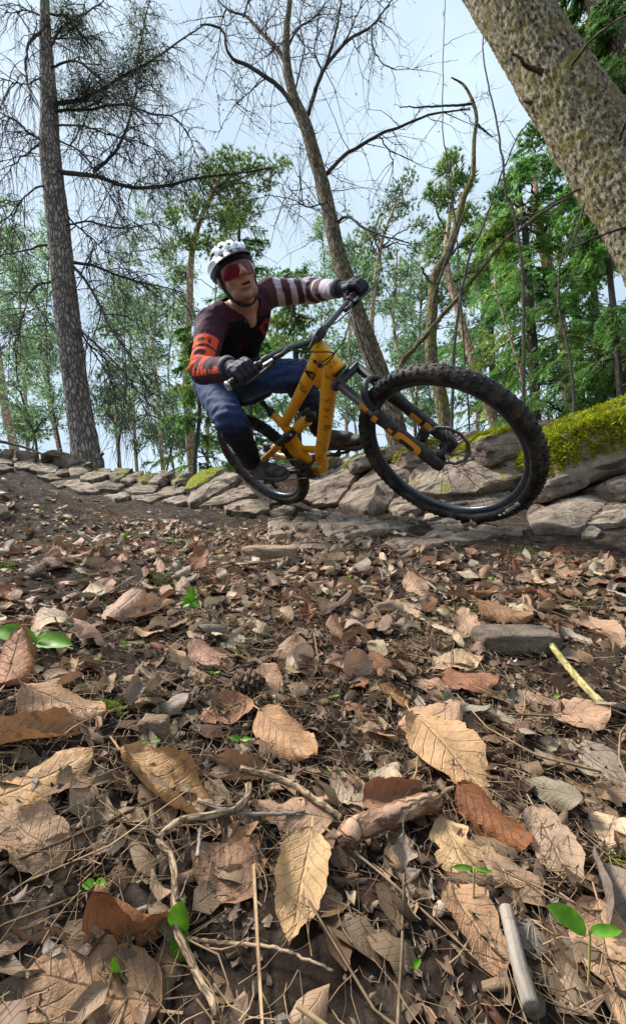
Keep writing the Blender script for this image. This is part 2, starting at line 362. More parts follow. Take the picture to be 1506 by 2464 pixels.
# around and behind the camera the litter plane carries on
for x, y in ((-.5, -.3), (.5, -.3), (0, -.6), (-1.2, 0), (1.2, 0), (1.4, .7), (-1.3, .8), (0, 0), (1.9, -1), (-1.9, -1)):
    a, b2 = np.array([x, y]), None
    # plane: y_down = .267 - .112 z in the camera frame
    A = np.array([[CR[0], CR[1], CR[2]], [CU[0], CU[1], CU[2]], [FWD[0], FWD[1], FWD[2]]])
    nvec = A[1] - .112 * A[2]; z = (-.267 - nvec[0] * x - nvec[1] * y) / nvec[2] + CAM[2]
    ext.append(np.array([x, y, z + (.06 if x < -1 else 0)]))
cp = np.vstack([cp, np.array(ext)])
def tps_k(d2): return np.where(d2 > 1e-12, .5 * d2 * np.log(d2 + 1e-12), 0)
_xy = cp[:, :2]; _n = len(cp)
K = tps_k(((_xy[:, None] - _xy[None]) ** 2).sum(-1)) + np.eye(_n) * 2e-3
Pm = np.hstack([np.ones((_n, 1)), _xy]); Ab = np.zeros((_n + 3, _n + 3)); Ab[:_n, :_n] = K; Ab[:_n, _n:] = Pm; Ab[_n:, :_n] = Pm.T
sol = np.linalg.solve(Ab, np.r_[cp[:, 2], 0, 0, 0])
def H0(xy):
    xy = np.asarray(xy, float); out = np.zeros(len(xy))
    for a in range(0, len(xy), 40000):
        q = xy[a:a + 40000]; out[a:a + 40000] = tps_k(((q[:, None] - _xy[None]) ** 2).sum(-1)) @ sol[:_n] + sol[_n] + q @ sol[_n + 1:]
    r = np.linalg.norm(xy, axis=1); far = .95 + .012 * np.clip(r - 6, 0, 60) + np.where(xy[:, 1] < 0, -.12 * np.clip(-xy[:, 1], 0, 6), 0)
    k = np.clip((r - 4.6) / 2.6, 0, 1); k = k * k * (3 - 2 * k)
    kb = np.clip((-xy[:, 1] - .8) / 2, 0, 1); k = np.maximum(k, kb)
    return out * (1 - k) + far * k
def H(xy, fine=True):
    xy = np.asarray(xy, float); z = H0(xy); r = np.linalg.norm(xy, axis=1); p = np.hstack([xy, np.zeros((len(xy), 1))])
    if fine:
        z = z + .030 * fbm(p * 3.1, 3, 5) * np.clip(r, .2, 1.2) + .019 * fbm(p * 17, 4, 9) * np.clip(r * 1.5, .25, 1) + .008 * fbm(p * 55, 3, 19) * np.clip(r * 2, .4, 1)
    return z
def Hn(xy, e=.03):
    xy = np.atleast_2d(xy); zx = (H0(xy + [e, 0]) - H0(xy - [e, 0])) / (2 * e); zy = (H0(xy + [0, e]) - H0(xy - [0, e])) / (2 * e)
    n = np.stack([-zx, -zy, np.ones(len(xy))], 1); return n / np.linalg.norm(n, axis=1)[:, None]
def hit(x, y, dmax=6.0):
    """depth at which the sight line through x, y meets the ground"""
    r = (x - CX) / F_PX * CR + (CY - y) / F_PX * CU + FWD
    d = np.geomspace(.12, dmax, 150); q = CAM + d[:, None] * r; below = q[:, 2] < H0(q[:, :2])
    if not below.any():
        q = CAM + d[90:, None] * r; below = q[:, 2] < H(q[:, :2])
        if not below.any(): return None
        i = 90 + int(np.argmax(below))
    else: i = int(np.argmax(below))
    a, b2 = d[max(0, i - 4)], d[min(149, i + 4)]
    for _ in range(2):
        dd = np.linspace(a, b2, 32); q = CAM + dd[:, None] * r; below = q[:, 2] < H(q[:, :2])
        if not below.any(): return b2
        k = int(np.argmax(below))
        if k == 0: return a
        a, b2 = dd[k - 1], dd[k]
    return .5 * (a + b2)
def G(x, y):
    d = hit(x, y); return P(x, y, d if d else 4.2)

dense = np.radians(np.linspace(-66, 66, 290)); rest = np.radians(np.linspace(72, 288, 46)); ang = np.r_[dense, rest]
rad = np.r_[np.geomspace(.06, 7.0, 350), np.geomspace(7.4, 420, 34)]
XY = np.stack([np.outer(rad, np.sin(ang)), np.outer(rad, np.cos(ang))], -1).reshape(-1, 2)
GZ = H(XY); na, nr = len(ang), len(rad)
mb = MB(); i = np.arange(nr - 1)[:, None] * na; j = np.arange(na)[None]; k = (j + 1) % na
V = np.vstack([np.hstack([XY, GZ[:, None]]), [[0, 0, H(np.zeros((1, 2)))[0]]]]); c0 = len(V) - 1; jj = np.arange(na)
mb.add(V, np.stack([i + j, i + na + j, i + na + k, i + k], -1).reshape(-1, 4), np.stack([jj, (jj + 1) % na, np.full(na, c0)], 1))

def ground_mat():
    m = bpy.data.materials.new('forest_soil'); m.use_nodes = True; t = m.node_tree; t.nodes.clear(); L = t.links.new
    out = nn(t, 'ShaderNodeOutputMaterial'); b = nn(t, 'ShaderNodeBsdfPrincipled'); b.inputs['Roughness'].default_value = .95; b.inputs['Specular IOR Level'].default_value = .12
    tcn = nn(t, 'ShaderNodeTexCoord')
    n1 = nn(t, 'ShaderNodeTexNoise'); n1.inputs['Scale'].default_value = 26; n1.inputs['Detail'].default_value = 10; n1.inputs['Roughness'].default_value = .72; L(tcn.outputs['Object'], n1.inputs['Vector'])
    cr = nn(t, 'ShaderNodeValToRGB'); e = cr.color_ramp.elements; e[0].position = .32; e[0].color = (.014, .010, .008, 1); e[1].position = .5; e[1].color = (.050, .037, .029, 1)
    x = e.new(.62); x.color = (.115, .088, .068, 1); x = e.new(.72); x.color = (.22, .175, .14, 1); L(n1.outputs['Fac'], cr.inputs['Fac'])
    n2 = nn(t, 'ShaderNodeTexNoise'); n2.inputs['Scale'].default_value = 2.2; n2.inputs['Detail'].default_value = 5; L(tcn.outputs['Object'], n2.inputs['Vector'])
    mr = nn(t, 'ShaderNodeMapRange'); mr.inputs[1].default_value = .45; mr.inputs[2].default_value = .62; mr.inputs[4].default_value = .55; L(n2.outputs['Fac'], mr.inputs[0])
    mx = nn(t, 'ShaderNodeMix', data_type='RGBA', blend_type='MULTIPLY'); L(mr.outputs[0], mx.inputs[0]); L(cr.outputs[0], mx.inputs[6]); mx.inputs[7].default_value = (.95, .62, .48, 1)
    L(mx.outputs[2], b.inputs['Base Color'])
    n3 = nn(t, 'ShaderNodeTexNoise'); n3.inputs['Scale'].default_value = 110; n3.inputs['Detail'].default_value = 8; n3.inputs['Roughness'].default_value = .75; L(tcn.outputs['Object'], n3.inputs['Vector'])
    bp = nn(t, 'ShaderNodeBump'); bp.inputs['Strength'].default_value = 1; bp.inputs['Distance'].default_value = .012; L(n3.outputs['Fac'], bp.inputs['Height']); L(bp.outputs[0], b.inputs['Normal'])
    L(b.outputs[0], out.inputs['Surface']); return m
ground = tag(put('ground', mb, ground_mat()), kind='structure', label='dark brown forest soil of the slope and trail')

# ================================================================ STONES
def stone_mat(name, moss):
    m = bpy.data.materials.new(name); m.use_nodes = True; t = m.node_tree; t.nodes.clear(); L = t.links.new
    out = nn(t, 'ShaderNodeOutputMaterial'); b = nn(t, 'ShaderNodeBsdfPrincipled'); b.inputs['Roughness'].default_value = .9; b.inputs['Specular IOR Level'].default_value = .2
    tcn = nn(t, 'ShaderNodeTexCoord'); vec = tcn.outputs['Object']
    n1 = nn(t, 'ShaderNodeTexNoise'); n1.inputs['Scale'].default_value = 9; n1.inputs['Detail'].default_value = 10; n1.inputs['Roughness'].default_value = .7; L(vec, n1.inputs['Vector'])
    cr = nn(t, 'ShaderNodeValToRGB'); e = cr.color_ramp.elements; e[0].position = .3; e[0].color = (.10, .078, .062, 1); e[1].position = .7; e[1].color = (.49, .395, .315, 1)
    x = e.new(.5); x.color = (.28, .22, .17, 1); L(n1.outputs['Fac'], cr.inputs['Fac'])
    mps = nn(t, 'ShaderNodeMapping'); mps.inputs['Scale'].default_value = (3, 13, 13); mps.inputs['Rotation'].default_value = (.2, .5, .6); L(vec, mps.inputs['Vector'])
    ns_ = nn(t, 'ShaderNodeTexNoise'); ns_.inputs['Scale'].default_value = 1.6; ns_.inputs['Detail'].default_value = 6; ns_.inputs['Roughness'].default_value = .6; L(mps.outputs[0], ns_.inputs['Vector'])
    crk = nn(t, 'ShaderNodeMapRange'); crk.inputs[1].default_value = .36; crk.inputs[2].default_value = .45; L(ns_.outputs['Fac'], crk.inputs[0])
    mxc = nn(t, 'ShaderNodeMix', data_type='RGBA'); L(crk.outputs[0], mxc.inputs[0]); mxc.inputs[6].default_value = (.09, .068, .052, 1); L(cr.outputs[0], mxc.inputs[7])
    oi = nn(t, 'ShaderNodeObjectInfo'); hs = nn(t, 'ShaderNodeHueSaturation'); mrr = nn(t, 'ShaderNodeMapRange'); mrr.inputs[3].default_value = .8; mrr.inputs[4].default_value = 1.25
    L(oi.outputs['Random'], mrr.inputs[0]); L(mrr.outputs[0], hs.inputs['Value']); L(mxc.outputs[2], hs.inputs['Color']); colr = hs.outputs[0]
    # chisel pits, lichen
    vo = nn(t, 'ShaderNodeTexVoronoi'); vo.inputs['Scale'].default_value = 34; mpp = nn(t, 'ShaderNodeMapping'); mpp.inputs['Scale'].default_value = (1, 2.6, 1); L(vec, mpp.inputs['Vector']); L(mpp.outputs[0], vo.inputs['Vector'])
    pit = nn(t, 'ShaderNodeMapRange'); pit.inputs[1].default_value = .0; pit.inputs[2].default_value = .22; L(vo.outputs['Distance'], pit.inputs[0])
    n5 = nn(t, 'ShaderNodeTexNoise'); n5.inputs['Scale'].default_value = 40; n5.inputs['Detail'].default_value = 9; n5.inputs['Roughness'].default_value = .7; L(vec, n5.inputs['Vector'])
    hh = nn(t, 'ShaderNodeMath', operation='MULTIPLY_ADD'); L(pit.outputs[0], hh.inputs[0]); hh.inputs[1].default_value = .35; h0 = nn(t, 'ShaderNodeMath', operation='MULTIPLY_ADD'); L(crk.outputs[0], h0.inputs[0]); h0.inputs[1].default_value = .5; L(n5.outputs['Fac'], h0.inputs[2]); L(h0.outputs[0], hh.inputs[2])
    bp = nn(t, 'ShaderNodeBump'); bp.inputs['Strength'].default_value = 1.0; bp.inputs['Distance'].default_value = .022; L(hh.outputs[0], bp.inputs['Height']); L(bp.outputs[0], b.inputs['Normal'])
    ge = nn(t, 'ShaderNodeNewGeometry'); sz = nn(t, 'ShaderNodeSeparateXYZ'); L(ge.outputs['Normal'], sz.inputs[0])
    n6 = nn(t, 'ShaderNodeTexNoise'); n6.inputs['Scale'].default_value = 5.5; n6.inputs['Detail'].default_value = 9; n6.inputs['Roughness'].default_value = .72; L(vec, n6.inputs['Vector'])
    ma = nn(t, 'ShaderNodeMath', operation='MULTIPLY_ADD'); L(sz.outputs[2], ma.inputs[0]); ma.inputs[1].default_value = .42; L(n6.outputs['Fac'], ma.inputs[2])
    mr = nn(t, 'ShaderNodeMapRange'); mr.inputs[1].default_value = 1.06 - .42 * moss; mr.inputs[2].default_value = 1.13 - .42 * moss; L(ma.outputs[0], mr.inputs[0])
    n7 = nn(t, 'ShaderNodeTexNoise'); n7.inputs['Scale'].default_value = 60; n7.inputs['Detail'].default_value = 4; L(vec, n7.inputs['Vector'])
    mc = nn(t, 'ShaderNodeValToRGB'); e = mc.color_ramp.elements; e[0].position = .3; e[0].color = (.09, .105, .010, 1); e[1].position = .7; e[1].color = (.33, .34, .022, 1); L(n7.outputs['Fac'], mc.inputs['Fac'])
    mx = nn(t, 'ShaderNodeMix', data_type='RGBA'); L(mr.outputs[0], mx.inputs[0]); L(colr, mx.inputs[6]); L(mc.outputs[0], mx.inputs[7]); L(mx.outputs[2], b.inputs['Base Color'])
    L(b.outputs[0], out.inputs['Surface']); MATS[name] = m; return m
ST = [stone_mat('sandstone', .12), stone_mat('sandstone_some_moss', .52), stone_mat('sandstone_mossy', 1.0)]
SRNG = np.random.default_rng(4)
def stone_mesh(poly, h, depth=None, sink=.35, bulge=.1, nu=44, base=None, seed=0, nz=None, rough=1.0, normal=None):
    """a slab: outline (pixels) laid on the ground or at a given depth, raised by h along the surface normal"""
    pts = np.array([P(x, y, (depth if depth else (hit(x, y) or 4.0))) for x, y in poly]); c = pts.mean(0)
    if normal is not None: n = nrm(normal)
    else: n = nrm(Hn(c[:2], .12)[0] + .25 * nrm(CAM - c))
    ux = nrm(np.cross(n, [0, 0, 1.]) if abs(n[2]) < .95 else np.cross(n, [0, 1., 0])); uy = np.cross(n, ux)
    q = np.stack([(pts - c) @ ux, (pts - c) @ uy], 1); off = (pts - c) @ n
    if q[:, 0] @ np.roll(q[:, 1], -1) - q[:, 1] @ np.roll(q[:, 0], -1) < 0: q = q[::-1]; off = off[::-1]
    m = len(q); t = np.linspace(0, m, nu, endpoint=False); kk = t.astype(int); u = (t - kk)[:, None]
    o = q[kk] * (1 - u) + q[(kk + 1) % m] * u; oo = off[kk] * (1 - u[:, 0]) + off[(kk + 1) % m] * u[:, 0]
    o = .08 * np.roll(o, 1, 0) + .84 * o + .08 * np.roll(o, -1, 0)
    o = o * (1 + .05 * fbm(np.c_[o * 14, np.full(len(o), seed * 1.3)], 3, seed)[:, None])
    size = np.sqrt(abs(q[:, 0] @ np.roll(q[:, 1], -1) - q[:, 1] @ np.roll(q[:, 0], -1)) / 2)
    rings = [(1.06, -h * sink - .04), (1.055, h * .1), (1.05, h * .82), (1.035, h * .96), (.995, h * .995), (.85, h * 1.0), (.68, h * 1.01), (.5, h * 1.01), (.33, h * 1.02), (.16, h * 1.02)]
    V = []; 
    for s, z in rings:
        xy = o * s; zz = z + oo * s * (1 if z > 0 else 1) + bulge * size * max(0, 1 - s) * .3
        V.append(c + xy[:, :1] * ux + xy[:, 1:] * uy + np.asarray(zz).reshape(-1, 1) * n)
    V = np.concatenate(V); V = np.vstack([V, c + n * h * 1.02])
    e = fbm(V / size * 2.3 + seed * 3.7, 4, seed) * size * .03 * rough + fbm(V * 34 + seed, 4, seed + 3) * .008 * rough
    # bedding layers: shallow steps across the face
    lay = ((V @ (uy * .85 + ux * (.5 if seed % 2 else -.3))) / size * 1.7 + 1.1 * fbm(V / size * 1.5, 2, seed + 7) + seed * .37) % 1.0; e += (np.clip(lay * 1.25, 0, 1) - .5) * size * .05 * rough
    V = V + e[:, None] * n + (fbm(V / size * 3.1 + 40, 3, seed + 5) * size * .03 * rough)[:, None] * ux
    nr_ = len(rings); i = np.arange(nr_ - 1)[:, None] * nu; j = np.arange(nu)[None]; k = (j + 1) % nu
    Q = np.stack([i + j, i + k, i + nu + k, i + nu + j], -1).reshape(-1, 4); jj = np.arange(nu)
    T = np.stack([(nr_ - 1) * nu + jj, (nr_ - 1) * nu + (jj + 1) % nu, np.full(nu, nr_ * nu)], 1)
    return MB().add(V, Q, T), c, size, n
def z4(pl): return [(x * .5587, 1003.2 + y * .5587) for x, y in pl]
def z5(pl): return [(647.2 + x * .5703, 970.8 + y * .5703) for x, y in pl]
bank = thing('stone_bank', 'bank of tilted grey brown stone slabs edging the trail behind the bicycle', 'stone bank', G(600, 1190))
far_stones = [
 ([(180,180),(230,160),(330,185),(370,205),(300,225),(200,205)],.10,2), ([(100,210),(150,190),(200,200),(170,230),(110,230)],.07,0),
 ([(130,235),(190,210),(255,225),(240,250),(180,250)],.07,0), ([(300,245),(340,210),(400,212),(430,230),(350,270),(310,272)],.10,0),
 ([(225,245),(290,230),(295,250),(240,258)],.05,0), ([(355,270),(430,235),(480,240),(470,265),(400,290),(350,290)],.09,1),
 ([(470,265),(500,240),(570,240),(530,275),(500,290)],.09,1), ([(520,290),(560,255),(620,245),(600,280),(560,298)],.08,1),
 ([(590,290),(640,252),(662,265),(650,290),(610,300)],.09,2), ([(640,300),(700,250),(750,262),(730,290),(680,305)],.10,0),
 ([(730,290),(770,262),(830,258),(810,285),(760,300)],.09,1), ([(800,330),(850,265),(920,240),(980,235),(900,290),(850,330)],.10,2),
 ([(810,370),(850,330),(980,255),(1030,270),(1010,300),(900,370),(830,395)],.09,0), ([(870,395),(1010,320),(1060,310),(1100,345),(950,390)],.06,0),
 ([(540,325),(600,300),(680,310),(660,335),(580,340)],.05,0), ([(660,345),(720,315),(790,300),(810,290),(800,330),(740,352)],.06,0),
 ([(700,372),(740,355),(800,350),(820,372),(760,385)],.05,0), ([(400,300),(460,285),(540,300),(500,325),(430,320)],.05,0),
 ([(270,295),(330,275),(400,300),(430,330),(340,330)],.05,0), ([(160,260),(230,255),(270,275),(220,280)],.05,0),
 ([(60,185),(100,175),(110,195),(60,205)],.05,0), ([(0,180),(50,185),(55,210),(0,210)],.05,0), ([(20,150),(60,150),(40,175),(10,170)],.06,0),
 ([(70,155),(120,160),(160,170),(130,190),(90,170)],.07,1), ([(220,290),(280,280),(300,300),(250,310)],.04,0),
 ([(560,350),(640,340),(700,350),(650,375),(590,365)],.04,0), ([(450,345),(540,335),(570,350),(500,365)],.04,0),
 ([(970,400),(1060,370),(1150,385),(1160,420),(1040,430),(980,420)],.05,0), ([(-40,215),(20,212),(60,230),(10,240),(-50,240)],.05,0),
 ([(-70,150),(-10,140),(15,165),(-40,185)],.07,1), ([(60,205),(110,200),(120,228),(70,225)],.05,0)]
near_stones = [
 ([(125,400),(190,320),(330,240),(400,270),(340,360),(290,430),(200,440)],.10,0,None), ([(310,440),(350,380),(440,300),(560,270),(640,280),(560,380),(500,450),(420,470)],.13,0,None),
 ([(500,460),(545,400),(600,420),(650,450),(560,480)],.07,0,None), ([(590,370),(640,290),(720,250),(820,250),(960,200),(1060,200),(1080,330),(900,390),(760,410),(640,400)],.16,1,None),
 ([(1090,480),(1180,400),(1400,390),(1430,440),(1300,550),(1130,545)],.06,0,None),
 ([(495,600),(700,560),(900,530),(1040,535),(1060,560),(760,600),(600,635),(530,625)],.035,0,None), ([(215,520),(250,490),(400,490),(500,540),(390,570),(250,570)],.05,0,None),
 ([(100,520),(150,475),(210,490),(200,560),(120,560)],.07,0,None), ([(0,470),(60,440),(110,450),(60,480)],.05,0,None), ([(0,500),(80,490),(110,530),(90,570),(0,575)],.04,0,None),
 ([(640,500),(680,470),(800,510),(820,535),(700,535)],.03,0,None), ([(490,500),(600,480),(640,500),(600,530),(510,540)],.03,0,None),
 ([(1310,545),(1360,525),(1400,550),(1370,575),(1320,570)],.03,0,None), ([(1320,520),(1440,430),(1540,440),(1540,500),(1400,530)],.05,0,None),
 ([(360,580),(420,570),(440,590),(380,600)],.02,0,None), ([(100,600),(200,580),(340,590),(300,620),(150,620)],.025,0,None),
 ([(720,420),(900,400),(1040,380),(1060,440),(900,470),(800,450)],.05,0,None), ([(180,455),(300,470),(300,500),(200,490)],.03,0,None), ([(300,475),(430,480),(480,500),(400,492)],.02,0,None)]
def put_stone(mbv, c, mi, label=None):
    o = put('stone', mbv, ST[mi], bank)
    if label: o['label'] = label
    return o
for i_, (pl, h, mi) in enumerate(far_stones):
    mbv, c, size, n = stone_mesh(z4(pl), h * .5, seed=i_, nu=40); put_stone(mbv, c, mi)
for i_, (pl, h, mi, dd) in enumerate(near_stones):
    mbv, c, size, n = stone_mesh(z5(pl), h * .40, depth=dd, seed=60 + i_, nu=72); put_stone(mbv, c, mi)
# moss-topped boulders at the right end and small crest rocks: built as full rocks
def rock(name, c, ax, r, seed, mi, parent=None, nu=64, nv=40, rough=1.0, box=.45):
    """boulder: a rounded box displaced by layered noise; ax rows = axes, r = half sizes"""
    th = np.linspace(0, 2 * np.pi, nu, endpoint=False); ph = np.linspace(.02, np.pi - .02, nv)
    d = np.stack([np.outer(np.sin(ph), np.cos(th)), np.outer(np.sin(ph), np.sin(th)), np.outer(np.cos(ph), np.ones(nu))], -1).reshape(-1, 3)
    q = np.sign(d) * np.abs(d) ** box; q = q / (np.abs(q) ** 6).sum(1)[:, None] ** (1 / 6)
    k = 1 + rough * (.13 * fbm(q * 1.7 + seed, 4, seed) + .04 * fbm(q * 7 + seed, 3, seed + 2))
    V = np.asarray(c) + (q * k[:, None] * np.asarray(r)) @ np.asarray(ax)
    i = np.arange(nv - 1)[:, None] * nu; j = np.arange(nu)[None]; kk = (j + 1) % nu
    V = np.vstack([V, V[:nu].mean(0), V[-nu:].mean(0)]); jj = np.arange(nu); M = nu * nv
    b_ = MB().add(V, np.stack([i + j, i + nu + j, i + nu + kk, i + kk], -1).reshape(-1, 4),
             np.vstack([np.stack([jj, (jj + 1) % nu, np.full(nu, M)], 1), np.stack([M - nu + (jj + 1) % nu, M - nu + jj, np.full(nu, M + 1)], 1)]))
    return b_, V
def frame_at(tilt=0, yaw=0):
    ca, sa, ct, st_ = math.cos(yaw), math.sin(yaw), math.cos(tilt), math.sin(tilt)
    ux = np.array([ca * ct, sa * ct, st_]); uy = np.array([-sa, ca, 0]); return np.stack([ux, uy, np.cross(ux, uy)])
MOSSM = mat('moss_green', [(.15, .18, .012), (.32, .35, .020), (.46, .45, .035)], scale=30, rough=.95, spec=.05, bump=.4, tint_mix=.0, transl=.2)
def moss_tufts(mb_, V, N, cnt, ln, rng, side=.6):
    """tiny upright shoots over points V with normals N"""
    k = rng.integers(0, len(V), cnt); p = V[k] + rng.normal(0, .008, (cnt, 3)); n = N[k] + rng.normal(0, side, (cnt, 3)); n /= np.linalg.norm(n, axis=1)[:, None]
    s = np.cross(n, rng.normal(0, 1, (cnt, 3))); s /= np.linalg.norm(s, axis=1)[:, None]; l = ln * rng.uniform(.5, 1.4, cnt)[:, None]
    A = p - n * l * .3 - s * l * .22; B = p - n * l * .3 + s * l * .22; C = p + n * l
    T = np.arange(cnt * 3).reshape(-1, 3); mb_.add(np.stack([A, B, C], 1).reshape(-1, 3), None, T); return mb_
def grid_normals(V, c): n = V - c; return n / np.linalg.norm(n, axis=1)[:, None]
mrng = np.random.default_rng(12)
boulders = [  # px centre, depth, half sizes (m), tilt, yaw, seed, moss share, label
 ((1425, 1098), 2.28, (.35, .28, .155), -.04, -.1, 3, 2, 'big boulder under a thick cushion of yellow green moss', -1.2, 52000),
 ((1450, 1040), 2.75, (.55, .30, .135), .02, .0, 8, 2, 'long moss covered boulder along the crest of the bank', -1.2, 34000),
 ((1185, 1092), 2.60, (.19, .2, .105), .0, .2, 21, 2, 'rounded mossy boulder seen through the front wheel', -.35, 20000),
 ((1128, 1060), 2.72, (.055, .06, .05), .1, .4, 33, 0, None, 9, 0),
 ((1010, 1105), 2.80, (.17, .14, .07), .05, .1, 35, 2, None, .1, 7000),
 ((885, 1118), 2.95, (.15, .14, .055), .0, .2, 37, 1, None, .3, 3500),
 ((770, 1132), 3.15, (.14, .14, .05), .0, .2, 39, 1, None, .5, 1500),
 ((1330, 1178), 2.12, (.13, .12, .05), .0, .1, 41, 0, None, 9, 0),
 ((1490, 1178), 2.05, (.13, .12, .06), .0, .1, 43, 0, None, 9, 0)]
for (px, py), d, r, ti, yw, sd_, mi, lab, mz, cnt in boulders:
    c = P(px, py, d); b_, V = rock('stone', c, frame_at(ti - ROLL * 0 + .16, yw), r, sd_, mi)
    o = put_stone(b_, c, mi, lab)
    if cnt:
        N = grid_normals(V, c); keep = (N[:, 2] + .8 * fbm(V * 4.5, 4, 4) > .25 + mz * .5)
        Qa = b_.Q[0]; a0_, a1_, a2_ = V[Qa[:, 0]], V[Qa[:, 1]], V[Qa[:, 2]]; ar_ = np.linalg.norm(np.cross(a1_ - a0_, V[Qa[:, 3]] - a0_), axis=1); kq = keep[Qa[:, 0]]; pr_ = ar_ * kq; pk_ = mrng.choice(len(Qa), 9000, p=pr_ / pr_.sum()); uu = mrng.random((9000, 2)); Vs = a0_[pk_] + uu[:, :1] * (a1_ - a0_)[pk_] + uu[:, 1:] * (V[Qa[:, 3]] - a0_)[pk_]
        ms = moss_tufts(MB(), Vs, N[Qa[pk_, 0]], cnt, .017, mrng); o2 = put('moss', ms, MOSSM, o, smooth=False); o2['kind'] = 'stuff'
# patches of moss on slabs of the bank
def moss_patch(poly, cnt, parent=None, ln=.012, depth=None, lift=.03):
    pl = np.array(poly, float); lo, hi = pl.min(0), pl.max(0); out = []
    while len(out) < 60:
        q = lo + mrng.random(2) * (hi - lo)
        ins = False
        for a in range(len(pl)):
            b_ = (a + 1) % len(pl)
            if (pl[a, 1] > q[1]) != (pl[b_, 1] > q[1]) and q[0] < (pl[b_, 0] - pl[a, 0]) * (q[1] - pl[a, 1]) / (pl[b_, 1] - pl[a, 1]) + pl[a, 0]: ins = not ins
        if ins: out.append(q)
    V = np.array([P(x, y, depth or (hit(x, y) or 4.)) for x, y in out]); N = Hn(V[:, :2], .1)
    V = V + N * lift
    V = V[mrng.integers(0, len(V), 600)] + mrng.normal(0, .018 * np.linalg.norm(V[0]) / 2.2, (600, 3)); V[:, 2] = np.minimum(V[:, 2], V[:, 2])
    N = np.tile(N.mean(0), (len(V), 1))
    return moss_tufts(MB(), V, N, cnt, ln, mrng, .8)
# ================================================================ TREES
def batch_tubes(mb, PT, R, ns=3, tint=None):
    """many thin twigs at once: PT (N,K,3), R (N,K)"""
    N, K_, _ = PT.shape; t = np.gradient(PT, axis=1); t /= np.linalg.norm(t, axis=2, keepdims=True) + 1e-9
    ref = np.where(np.abs(t[:, :1, 2:3]) > .85, np.array([[[1., 0, 0]]]), np.array([[[0, 0, 1.]]]))
    u = np.cross(t, np.broadcast_to(ref, t.shape)); u /= np.linalg.norm(u, axis=2, keepdims=True) + 1e-9; v = np.cross(t, u)
    th = np.linspace(0, 2 * np.pi, ns, endpoint=False)
    V = PT[:, :, None] + (u[:, :, None] * np.cos(th)[None, None, :, None] + v[:, :, None] * np.sin(th)[None, None, :, None]) * R[:, :, None, None]
    b0 = (np.arange(N) * K_ * ns)[:, None, None]; i = np.arange(K_ - 1)[None, :, None] * ns; j = np.arange(ns)[None, None]; k = (j + 1) % ns
    Q = np.stack([b0 + i + j, b0 + i + k, b0 + i + ns + k, b0 + i + ns + j], -1).reshape(-1, 4)
    B = np.zeros((N, K_, ns, 3)); B[..., 2] = np.linspace(0, 1, K_)[None, :, None]; B[..., 0] = np.cos(th) * .02; B[..., 1] = np.sin(th) * .02
    mb.add(V.reshape(-1, 3), Q, bark=B.reshape(-1, 3), tint=tint); return mb
def blades(mb, p, d, ln, wd, rng, tint=None, bend=0.0):
    """needles: one narrow triangle each"""
    n = len(p); d = d / (np.linalg.norm(d, axis=1)[:, None] + 1e-9); s = np.cross(d, rng.normal(0, 1, (n, 3))); s /= np.linalg.norm(s, axis=1)[:, None] + 1e-9
    ln = np.broadcast_to(ln, (n,))[:, None]; wd = np.broadcast_to(wd, (n,))[:, None]
    V = np.stack([p - s * wd, p + s * wd, p + d * ln], 1).reshape(-1, 3)
    if tint is not None: tint = np.repeat(tint, 3, axis=0)
    mb.add(V, None, np.arange(n * 3).reshape(-1, 3), tint=tint); return mb
def sample_path(path, t):
    k = t * (len(path) - 1); i = np.minimum(k.astype(int), len(path) - 2); u = (k - i)[:, None]
    return path[i] * (1 - u) + path[i + 1] * u, nrm_rows(path[i + 1] - path[i])
def nrm_rows(v): return v / (np.linalg.norm(v, axis=-1, keepdims=True) + 1e-9)
def twigs_on(mb, path, count, lmin, lmax, droop, rng, r0=.006, t0=.1, sub=3, spread=1.0, subl=.4, K_=6, up=0.0):
    if count <= 0: return np.zeros((0, 6, 3))
    t = rng.uniform(t0, 1, count); p, tg = sample_path(np.asarray(path), t)
    d = nrm_rows(tg * rng.uniform(.2, .9, (count, 1)) + spread * nrm_rows(rng.normal(0, 1, (count, 3))) + [0, 0, up]); L = rng.uniform(lmin, lmax, count) * (1.15 - .5 * t)
    s = np.linspace(0, 1, K_)
    PT = p[:, None] + d[:, None] * (L[:, None] * s)[:, :, None]
    PT[:, :, 2] -= droop * L[:, None] * s[None] ** 2
    PT[:, 1:] += np.cumsum(rng.normal(0, 1, (count, K_ - 1, 3)) * (L[:, None, None] * .035), axis=1)
    batch_tubes(mb, PT, r0 * (.6 + .8 * (L / lmax))[:, None] * (1 - .8 * s)[None])
    if sub:
        m = count * sub; par = np.repeat(np.arange(count), sub); u = rng.uniform(.2, 1, m); kk = u * (K_ - 1); ii = np.minimum(kk.astype(int), K_ - 2); f = (kk - ii)[:, None]
        q = PT[par, ii] * (1 - f) + PT[par, ii + 1] * f; tg2 = nrm_rows(PT[par, ii + 1] - PT[par, ii])
        d2 = nrm_rows(tg2 * .8 + .9 * nrm_rows(rng.normal(0, 1, (m, 3)))); L2 = L[par] * subl * rng.uniform(.4, 1.2, m)
        s2 = np.linspace(0, 1, 4); P2 = q[:, None] + d2[:, None] * (L2[:, None] * s2)[:, :, None]; P2[:, :, 2] -= droop * 1.2 * L2[:, None] * s2[None] ** 2
        P2[:, 1:] += np.cumsum(rng.normal(0, 1, (m, 3, 3)) * (L2[:, None, None] * .05), axis=1)
        batch_tubes(mb, P2, np.broadcast_to(r0 * .5 * (1 - .7 * s2)[None], (m, 4)))
    return PT
def pxpath(pts, Y, dY=0.0, n=24):
    """pixel polyline -> smooth world path at world depth Y (drifting by dY to the tip)"""
    m = len(pts); w_ = [W(p[0], p[1], Y + dY * i / max(1, m - 1)) for i, p in enumerate(pts)]
    return catmull(w_, n)
